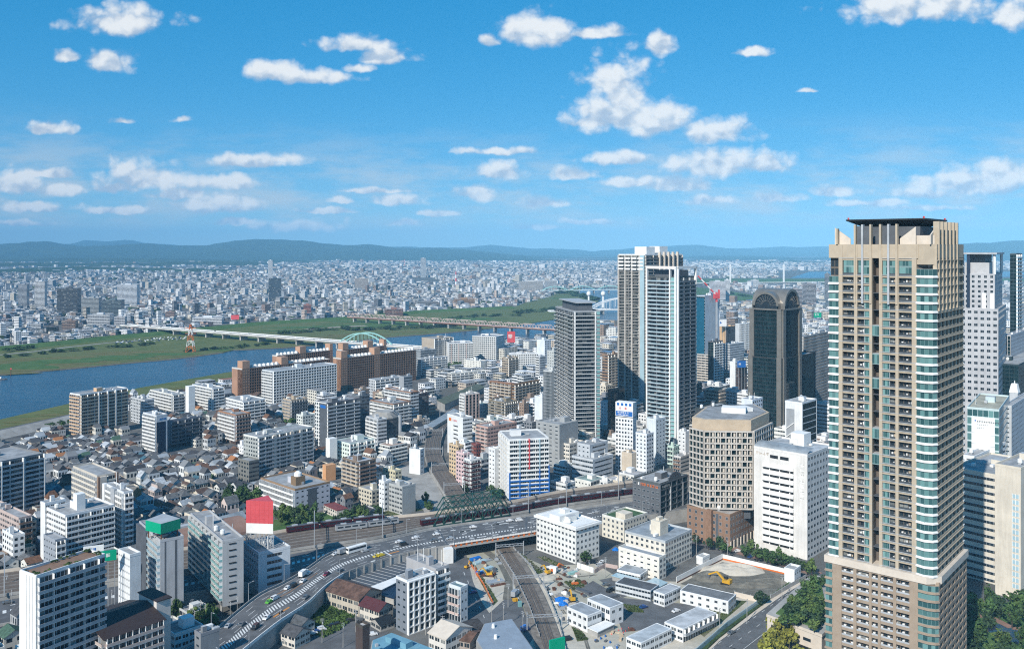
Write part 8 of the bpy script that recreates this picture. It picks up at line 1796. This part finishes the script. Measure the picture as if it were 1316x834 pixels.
for i in range(26): t = L * rc.uniform(.04, .96); n = (d[1], -d[0]); o_ = rc.choice((-5, -2, 2, 5)); car(O[0] + d[0] * t + n[0] * o_, O[1] + d[1] * t + n[1] * o_, 12.02, math.atan2(d[1], d[0]), rc.randrange(5), SEDAN, " on the green-arched bridge", False, "cars on the river bridge")
# trains: each carriage a thing
def train(st, v, t0, n, mt, lab, group, L=18.5):
    for i in range(n):
        t = t0 + i * (L + .7) + L / 2
        if t + L / 2 > st.len: break
        x, y = st.at(t, v); a = st.head(t, v); r = thing("train_carriage", None, "train carriage", (x, y, st.z + .3), group, a); m = MB((0, 0, 0)); m.box((0, 0), (1, 0), -L / 2, L / 2, -1.4, 1.4, .5, 3.2, 0); m.box((0, 0), (1, 0), -L / 2 + .3, L / 2 - .3, -1.1, 1.1, 3.2, 3.6, 1); put(m.mesh("body", [MT[mt], MT['dgrey']]), "body", r)
        m = MB((0, 0, 0)); [m.box((0, 0), (1, 0), -L / 2 + 1 + k * 4.3, -L / 2 + 4.4 + k * 4.3, s - .02, s + .02, 1.7, 2.6) for k in range(4) for s in (-1.41, 1.41)]; put(m.mesh("window_band", [MT['glass']]), "window_band", r)
        m = MB((0, 0, 0)); [m.box((0, 0), (1, 0), s - 1.6, s + 1.6, -.8, .8, 3.6, 4.1) for s in (-4.5, 4.5)]; put(m.mesh("roof_unit", [MT['grey']]), "roof_unit", r)
        px, py = pix(x, y, st.z + 2); GEN.append((r, lab, px, py))
train(RW, .84, tpx(RW, 541, .84), 10, 'maroon', "maroon train carriage passing below the green lattice bridge", "maroon train")
train(RW, .10, tpx(RW, 366, .1), 3, 'maroon', "maroon train carriage beside the small park", "second maroon train")
train(RW, .38, tpx(RW, 430, .38), 2, 'steel', "silver train carriage beside the small park", "silver train")

# ---- poles, gantries, machines -------------------------------------------------------------------------------------------
def gantry(st, px, lab, h=8.5, v0=-.03, v1=1.03):
    t = tpx(st, px, .5); a, b = st.at(t, v0), st.at(t, v1); r = thing("gantry", lab, "gantry", (*a, st.z)); O = (*a, st.z); d, w = edge(a, b)
    for q in (a, b): m = MB(O); m.bar((*q, st.z), (*q, st.z + h + 1.2), .45); m.build("mast", [MT['steel']], r)
    m = MB(O); n = max(3, int(w / 2.2)); P = lambda i, z: (a[0] + d[0] * w * i / n, a[1] + d[1] * w * i / n, st.z + z)
    m.bar(P(0, h), P(n, h), .25); m.bar(P(0, h - 1.1), P(n, h - 1.1), .25)
    for i in range(n): m.bar(P(i, h if i % 2 else h - 1.1), P(i + 1, h - 1.1 if i % 2 else h), .14)
    m.build("crossbeam", [MT['steel']], r)
for px, l in [(492, "grey lattice overhead gantry across the tracks near the sandy playground"), (728, "grey overhead gantry across the tracks by the blue-based white block"), (795, "grey overhead gantry across the tracks beside the dark grey office"), (405, "grey overhead gantry across the tracks beside the small park"), (300, "grey overhead gantry across the tracks behind the white office"), (6, "grey overhead gantry across the tracks at the left edge"), (680, "grey overhead gantry across the tracks right of the green lattice bridge")]: gantry(RW, px, l)
for i, t in enumerate((30, 78, 126, 165)):
    if t < FR.len: gantry(FR, pix(*FR.at(t, .5), .6)[0], ("grey catenary portal over the freight line just below the road bridge", "grey catenary portal over the freight line beside the yellow digger", "grey catenary portal over the freight line beside the grey-blue roof", "grey catenary portal over the freight line at the bottom edge")[i], 6.5, -.15, 1.15)
for i, t in enumerate(np.arange(25, JR.len - 20, 70)): gantry(JR, pix(*JR.at(t, .5), 3)[0], None, 6.5); r = bpy.data.objects["gantry" if len([o for o in bpy.data.objects if o.name.startswith("gantry")]) == 1 else max((o.name for o in bpy.data.objects if o.name.startswith("gantry")))]; r["group"] = "gantries over the curving tracks"; GEN.append((r, "grey overhead gantry over the curving tracks", *pix(*r.location[:2], 8)))
def pole(x, y, h, z=0.0, lamp=False, where="", group="utility poles"):
    r = thing("street_lamp" if lamp else "utility_pole", None, "street lamp" if lamp else "utility pole", (x, y, z), group)
    m = MB((0, 0, 0)); m.cyl(0, 0, 0, h, .16, .1, 6); a = rc.choice((0, .8, -.8, 2.3)); c, s = math.cos(a), math.sin(a)
    if lamp: m.bar((0, 0, h - .1), (c * 2.2, s * 2.2, h + .3), .12)
    put(m.mesh("post", [MT['conc'] if not lamp else MT['steel']]), "post", r); m = MB((0, 0, 0))
    if lamp: m.cbox(c * 2.4, s * 2.4, h + .2, h + .4, .9, .3, a); put(m.mesh("lamp_head", [MT['grey']]), "lamp_head", r)
    else: [m.bar((-c * .9, -s * .9, h - k), (c * .9, s * .9, h - k), .12) for k in (.4, 1.2)]; m.cyl(c * .3, s * .3, h - 2.6, h - 1.7, .22, .22, 6); put(m.mesh("crossarm", [MT['grey']]), "crossarm", r)
    px, py = pix(x, y, z + h * .7); GEN.append((r, f"grey {'street lamp' if lamp else 'utility pole'}{where}", px, py))
for t in np.arange(8, HW.len * .9, 26): pole(*HW.at(t, 1.0), 9, HW.z, True, " on the outer parapet of the elevated road", "street lamps")
for t in np.arange(20, HW.len * .9, 30): pole(*HW.at(t, 0.0), 9, HW.z, True, " on the inner parapet of the elevated road", "street lamps")
for px, py in [(258, 802), (264, 806), (247, 798), (296, 800), (305, 794), (250, 812), (441, 832), (414, 826), (457, 812), (547, 816), (569, 826), (584, 806), (610, 744), (626, 774), (632, 800), (647, 806), (653, 780), (672, 816), (757, 742), (778, 742), (700, 700), (740, 735), (860, 690), (895, 712), (935, 716), (15, 790), (8, 765), (88, 765), (144, 790), (960, 800), (925, 812), (1005, 770)]: pole(*gp(px, py), rc.uniform(9, 12), .1)
n = 0
for x, y in inside([(0, 575), (60, 562), (180, 565), (220, 592), (310, 590), (330, 640), (250, 690), (130, 720), (0, 735)], 46, 0, 14):
    if not OCC[int((y - GY0) / CELL), int((x - GX0) / CELL)]: pole(x, y, rc.uniform(9, 11), 0, False, " in the old quarter")
def digger(px, py, ang, lab, s=1.0, arm=(2.6, 2.8, 5.4, 1.0), mt='yellow'):
    x, y = gp(px, py); r = thing("excavator", lab, "excavator", (x, y, .1), None, ang)
    for sy in (-1, 1): m = MB((0, 0, 0)); m.box((0, 0), (1, 0), -1.9 * s, 1.9 * s, sy * 1.1 * s - .3 * s, sy * 1.1 * s + .3 * s, 0, .8 * s); put(m.mesh("track", [MT['rubber']]), "track", r)
    m = MB((0, 0, 0)); m.box((0, 0), (1, 0), -2.3 * s, 1.2 * s, -1.3 * s, 1.3 * s, .9 * s, 2.0 * s); m.box((0, 0), (1, 0), -2.3 * s, -1.0 * s, -1.3 * s, 1.3 * s, 2.0 * s, 2.5 * s); put(m.mesh("body", [MT[mt]]), "body", r)
    m = MB((0, 0, 0)); m.box((0, 0), (1, 0), -.4 * s, 1.2 * s, .3 * s, 1.3 * s, 2.0 * s, 3.2 * s); put(m.mesh("cab", [MT['glass']]), "cab", r)
    m = MB((0, 0, 0)); a, b, c = (1.0 * s, -.2, 1.8 * s), ((1 + arm[0]) * s, -.2, (1.8 + arm[1]) * s), ((1 + arm[2]) * s, -.2, (1.8 + arm[3]) * s); m.bar(a, b, .7 * s); m.bar(b, c, .55 * s); put(m.mesh("boom", [MT[mt]]), "boom", r)
    m = MB((0, 0, 0)); m.box((0, 0), (1, 0), c[0] - .9 * s, c[0] + .3 * s, -.6 * s, .6 * s, c[2] - 1.5 * s, c[2], 0); put(m.mesh("bucket", [MT['dgrey']]), "bucket", r)
digger(933, 751, 2.45, "large yellow excavator with a long arm digging in the pit", 1.2, (3.2, 2.6, 7.2, .6)); digger(628, 740, 3.0, "yellow excavator among steel sheets in the small yard", .85); digger(712, 735, .5, "orange crawler machine on the yard road", .9, mt='orange'); digger(703, 737, 2.2, "small yellow roller-like digger beside the orange machine", .8); digger(735, 772, 1.8, "yellow digger beside the blue tarpaulins", .9); digger(600, 730, 1.0, "little yellow digger by the orange fence", .6)
truck(*gp(709, 735), .1, 2.6, "white flatbed truck between the two orange and yellow machines"); truck(*gp(662, 766), .1, 1.2, "grey-white truck parked beside the freight line grass", 'steel')
def crate(px, py, lx, ly, h, a, mt, lab, name="container", cat="container", z=.06, group=None):
    x, y = gp(px, py); c, s = math.cos(a), math.sin(a); m = MB((x, y)); n = 8; tag(m_o := None, None) if False else None
    m.cbox(x, y, z, z + h, lx, ly, a); [m.cbox(x + c * (lx * (i / n - .5)), y + s * (lx * (i / n - .5)), z, z + h + .06, .12, ly + .1, a) for i in range(n + 1)]
    return tag(m.build(name, [MT[mt]]), lab, cat, group)
crate(611, 719, 6, 2.4, 1.2, .7, 'tarp', "bright blue sheeted load near the underpass"); crate(617, 723, 8, 3, 1.0, .75, 'bglass', "pale blue stack of panels near the underpass", "panel_stack", "panel stack"); crate(624, 721, 6, 3, .8, .7, 'steel', "grey stack of steel near the underpass", "steel_stack", "steel stack"); crate(624, 733, 9, 2.6, 1.3, .75, 'bglass', "long pale blue container beside the yellow excavator"); crate(616, 737, 3, 2.4, 1.2, .7, 'tarp', "small blue bin beside the yellow excavator"); crate(636, 748, 9, 4, .8, .5, 'steel', "heap of grey steel sheets below the excavator", "steel_stack", "steel stack"); crate(640, 752, 8, 1.4, .6, .5, 'rust', "row of rusty beams at the end of the steel sheets", "beam_stack", "beam stack"); crate(612, 735, 1.2, 12, .6, .2, 'orange', "long yellow-orange beam along the street fence", "steel_beam", "steel beam")
crate(668, 779, 1.4, 1.4, 2.4, .3, 'teal', "teal portable toilet by the freight line fence", "portable_toilet", "toilet"); crate(662, 772, 2.2, 1.5, 1.2, .3, 'yellow', "small yellow compressor by the freight line fence", "compressor", "compressor"); crate(736, 737, 5, 2.2, 1.0, .5, 'teal', "green skip beside the yard road", "skip", "skip"); crate(739, 751, 3.2, 1.6, 1.0, .3, 'orange', "orange skip on the yard soil", "skip", "skip"); crate(750, 760, 9, 2.0, .8, 2.3, 'dgrey', "dark pipe rack at the corner of the yard road", "pipe_rack", "pipe rack"); crate(786, 768, 7, 2.2, 1.2, .6, 'dgrey', "dark bin row below the dark-roofed site office", "bin_row", "bins"); crate(728, 822, 4, 2.4, 1.3, .4, 'black', "black bin at the bottom of the yard", "bin", "bin"); crate(742, 738, 2.0, 1.5, .9, .4, 'pinkst', "small pinkish heap of barriers", "barrier_stack", "barriers")
def tarp(px, py, w, lab):
    x, y = gp(px, py); m = MB((x, y)); N = 8; g_ = [[(x + (i / N - .5) * w * (1 + .1 * math.sin(j * 2)), y + (j / N - .5) * w * .8, .1 + max(0, 1.6 * (1 - (2 * i / N - 1) ** 2) * (1 - (2 * j / N - 1) ** 2) + .25 * math.sin(i * 2.1 + j * 3.3))) for j in range(N + 1)] for i in range(N + 1)]
    for i in range(N):
        for j in range(N): m.face([g_[i][j], g_[i + 1][j], g_[i + 1][j + 1], g_[i][j + 1]])
    tag(m.build("tarpaulin", [MT['tarp']]), lab, "tarpaulin")
tarp(722, 771, 6.5, "larger bright blue tarpaulin over a heap in the yard"); tarp(724, 777, 4.4, "smaller bright blue tarpaulin in front of the larger one"); tarp(791, 707, 3.5, "blue tarpaulin between the two cream offices"); tarp(674, 807, 3.6, "blue covered cart beside the freight line")
def heap(px, py, w, d_, h, mt, seed):
    x, y = gp(px, py); m = MB(); N = 18; g_ = []
    for i in range(N + 1):
        row = []
        for j in range(N + 1):
            u, v = 2 * i / N - 1, 2 * j / N - 1; q = max(0, 1 - (u * u + v * v)); row.append((x + u * w / 2, y + v * d_ / 2, .04 + h * q ** .8 * (1 + .5 * mnoise.noise(Vector((u * 3 + seed, v * 3, 0))))))
        g_.append(row)
    for i in range(N):
        for j in range(N): m.face([g_[i][j], g_[i + 1][j], g_[i + 1][j + 1], g_[i][j + 1]])
    tag(m.build("soil_heap_terrain", [MT[mt]]), kind="structure")
heap(915, 742, 20, 14, 2.6, 'soil', 1); heap(940, 733, 34, 16, 3.0, 'yard', 5); heap(965, 752, 30, 8, 1.6, 'soil', 9); heap(990, 747, 22, 8, 1.4, 'soil', 13); heap(700, 742, 14, 8, .9, 'yard', 3); heap(735, 792, 16, 7, .8, 'yard', 7)
rk = random.Random(3)
for px, py in [(790, 812), (795, 810), (799, 808), (804, 811), (786, 815), (808, 807), (801, 813)]:
    x, y = gp(px, py); m = MB((x, y)); m.cyl(x, y, .06, .75, .24, .05, 8); m.cbox(x, y, .06, .14, .5, .5); o = tag(m.build("traffic_cone", [MT['red']]), None, "traffic cone", "red traffic cones"); GEN.append((o, "small red traffic cone in front of the paired site offices", px, py))
for px, py in [(772, 821), (778, 818), (784, 826), (765, 824), (776, 833), (793, 833)]:
    x, y = gp(px, py); m = MB((x, y)); m.cyl(x, y, .06, .95, .35, .35, 10); o = tag(m.build("drum", [MT['blue']]), None, "drum", "blue drums"); GEN.append((o, "blue drum on the lower yard", px, py))
for i, (x, y) in enumerate(inside([(690, 726), (735, 728), (760, 748), (742, 790), (722, 800), (705, 765)], 34, 0, 2.5) + inside([(606, 722), (640, 712), (650, 750), (636, 765), (620, 748)], 16, 0, 2.5) + inside([(760, 822), (800, 800), (815, 806), (790, 845)], 9, 0, 2.5)):
    mt_, nm_, cl_ = rk.choice((('tan', "pallet_stack", "tan pallet stack"), ('steel', "pipe_stack", "grey pipe stack"), ('dgrey', "material_pile", "dark material pile"), ('white', "tool_box", "white tool box"), ('rust', "beam_stack", "rusty beam stack"), ('conc', "block_stack", "pale block stack")))
    m = MB((x, y)); a_ = rk.uniform(0, 3); lx_, ly_ = rk.uniform(1.2, 3.6), rk.uniform(.8, 1.6); h_ = rk.uniform(.35, 1.1); m.cbox(x, y, .06, .06 + h_, lx_, ly_, a_); m.cbox(x + .3, y + .2, .06 + h_, .1 + h_ * 1.4, lx_ * .5, ly_ * .7, a_ + .1); o = tag(m.build(nm_, [MT[mt_]]), None, cl_.split(' ', 1)[1], "building materials in the yard"); GEN.append((o, cl_ + " on the yard soil", *pix(x, y, .5)))
for pts_ in ([(650, 712), (690, 730), (722, 752), (745, 762)], [(704, 760), (726, 790), (750, 818), (760, 850)], [(700, 728), (730, 742), (765, 738)], [(612, 716), (630, 730), (640, 752)], [(880, 748), (920, 738), (980, 745)], [(905, 755), (950, 762), (990, 754)]):
    for off in (0, 1.9): ribbon("tyre_track_ground", [(px + off * 1.4, py) for px, py in pts_], .7, .135 + off * .004, 'soil')
# rooftop crane on the blue glass tower
P, H = CRANE; cx, cy = P[2][0] - 6, P[2][1]
r = thing("tower_crane", "red and white tower crane climbing the blue glass tower", "crane", (cx, cy, 0)); cb = (917 - CX) / FX * cy
for i, z0 in enumerate(np.arange(20, 110, 12.0)): m = MB((cx, cy, 0)); m.cbox(cb, cy - 16, z0, z0 + 12, 2.2, 2.2); m.build("mast_section", [MT['red' if i == 7 else 'steel']], r)
m = MB((cx, cy, 0)); m.cbox(cb, cy - 16, 108, 114, 7, 4, .3); m.cbox(cb + 3, cy - 16, 110, 119, 2, 2); m.build("slewing_cab", [MT['red']], r); A0, A1 = (cb, cy - 16, 112), (cb - 24, cy - 22, 136)
for k in range(6): f = lambda t: tuple(A0[i] + (A1[i] - A0[i]) * t for i in range(3)); m = MB((cx, cy, 0)); m.bar(f(k / 6), f((k + 1) / 6), 1.5); m.build("jib_section", [MT['red' if k % 2 else 'white']], r)
# transmission pylon on the far bank and a boat on the river
x, y = gp(245, 453); r = thing("pylon", "red and white lattice pylon on the far river meadow", "pylon", (x, y, .8))
for k in range(5):
    m = MB((x, y, .8)); z0, z1 = .8 + k * 9, .8 + (k + 1) * 9; w0, w1 = 6 - k * 1.0, 6 - (k + 1) * 1.0; q = [(-1, -1), (1, -1), (1, 1), (-1, 1)]
    for i in range(4):
        a, b = q[i], q[(i + 1) % 4]; m.bar((x + a[0] * w0, y + a[1] * w0, z0), (x + a[0] * w1, y + a[1] * w1, z1), .7); m.bar((x + a[0] * w0, y + a[1] * w0, z0), (x + b[0] * w1, y + b[1] * w1, z1), .45); m.bar((x + a[0] * w1, y + a[1] * w1, z1), (x + b[0] * w1, y + b[1] * w1, z1), .45)
    m.build("lattice_section", [MT['orange' if k % 2 == 0 else 'white']], r)
for k in (3, 4): m = MB((x, y, .8)); m.bar((x - 9, y, 9 * k + 4), (x + 9, y, 9 * k + 4), .6); m.build("crossarm", [MT['orange']], r)
x, y = gp(3, 488); r = thing("boat", "small grey work boat at the left edge of the river", "boat", (x, y, .3), None, .1)
m = MB((0, 0, 0)); hp = [(-6, -1.6), (3.5, -1.6), (6.5, 0), (3.5, 1.6), (-6, 1.6)]; m.prism(hp, 0, 1.2); put(m.mesh("hull", [MT['dgrey']]), "hull", r); m = MB((0, 0, 0)); m.box((0, 0), (1, 0), -4.5, -1, -1.1, 1.1, 1.2, 3.3); put(m.mesh("cabin", [MT['white']]), "cabin", r)
x, y = gp(14, 483); r = thing("river_marker", "thin dark red marker post in the river near the boat", "marker", (x, y, .3)); m = MB((0, 0, 0)); m.cyl(0, 0, 0, 9, .5, .4, 6); put(m.mesh("post", [MT['rust']]), "post", r); m = MB((0, 0, 0)); m.cbox(0, 0, 8, 10, 2, .3); put(m.mesh("board", [MT['red']]), "board", r)
for (px, py, hh) in [(520, 331, 60), (586, 352, 70)]:
    x, y = gp(px, py + 18 if py > 340 else py + 10); r = thing("chimney", f"distant red and white {'chimney' if px > 550 else 'slim mast'} {'above the middle plain' if px > 550 else 'near the horizon'}", "chimney", (x, y))
    for k in range(5): m = MB((x, y)); m.cyl(x, y, hh * k / 5, hh * (k + 1) / 5, 4 - k * .4, 3.6 - k * .4, 8); m.build("shaft_section", [MT['red' if k % 2 == 0 else 'white']], r)


# ---- labels for everything built in numbers: look, then the nearest landmark, then the order around it -----------------------
def direction(px, py, L):
    dx, dy = px - L[1], py - L[2]
    if abs(dx) > 1.3 * abs(dy): return "left of" if dx < 0 else "right of"
    return "behind" if dy < 0 else "in front of"
import re
LAND += [("green arch bridge", 473, 436), ("truss bridge", 580, 415), ("river island", 735, 380), ("green lattice bridge", 605, 655), ("rusty warehouse", 455, 770), ("boat", 4, 488), ("pylon", 245, 440), ("far black glass office", 89, 395), ("far banded white office", 165, 385), ("far dark blue tower", 354, 375),
         ("crane tower top", 917, 385), ("distant slim white tower", 347, 340), ("red-brick works", 505, 400), ("round dark office", 492, 555), ("pit digger", 930, 748), ("long pit office", 910, 772), ("garden deck", 1030, 785), ("blue tarpaulins", 722, 773), ("light blue factory", 520, 825), ("near levee", 60, 550)]
ORD = ["", "second", "third", "fourth", "fifth", "sixth", "seventh", "eighth", "ninth", "tenth", "eleventh", "twelfth", "thirteenth", "fourteenth", "fifteenth", "sixteenth", "seventeenth", "eighteenth", "nineteenth", "twentieth"]
buck = {}
for (o, desc, px, py) in GEN:

    L = min(LAND, key=lambda q: (q[1] - px) ** 2 + ((q[2] - py) * 1.4) ** 2); desc = re.split(r' (?:on|in|at|beside|among|along|behind|between|by|near|around|beyond|below) ', desc)[0] if len(desc.split()) + 6 + len(L[0].split()) > 16 else desc; buck.setdefault((desc, direction(px, py, L), L[0]), []).append((math.hypot(px - L[1], py - L[2]), o))
for (desc, dr, ln), lst in buck.items():
    lst.sort(key=lambda t: t[0]); few = len(desc.split())
    for i, (_, o) in enumerate(lst):
        if len(lst) == 1: s = f"{desc}, {dr} the {ln}"
        else: s = f"{desc}, {ORD[i] + ' ' if i else ''}nearest {dr} the {ln}" if i < 20 else f"{desc}, number {i + 1} counting out {dr} the {ln}"
        o["label"] = s

# ---- the air between -----------------------------------------------------------------------------------------------------
hm = bpy.data.materials.new("haze"); hm.use_nodes = True; g = G(hm.node_tree)
v = g.new('ShaderNodeVolumePrincipled'); v.inputs['Density'].default_value = 5.8e-5; v.inputs['Color'].default_value = (0.26, 0.62, 0.96, 1); v.inputs['Anisotropy'].default_value = -0.4
g.l.new(v.outputs[0], g.new('ShaderNodeOutputMaterial').inputs['Volume'])
m = MB(); m.cbox(0, 14800, -3, 760, 61000, 31600); tag(m.build("haze", [hm]), kind="stuff")
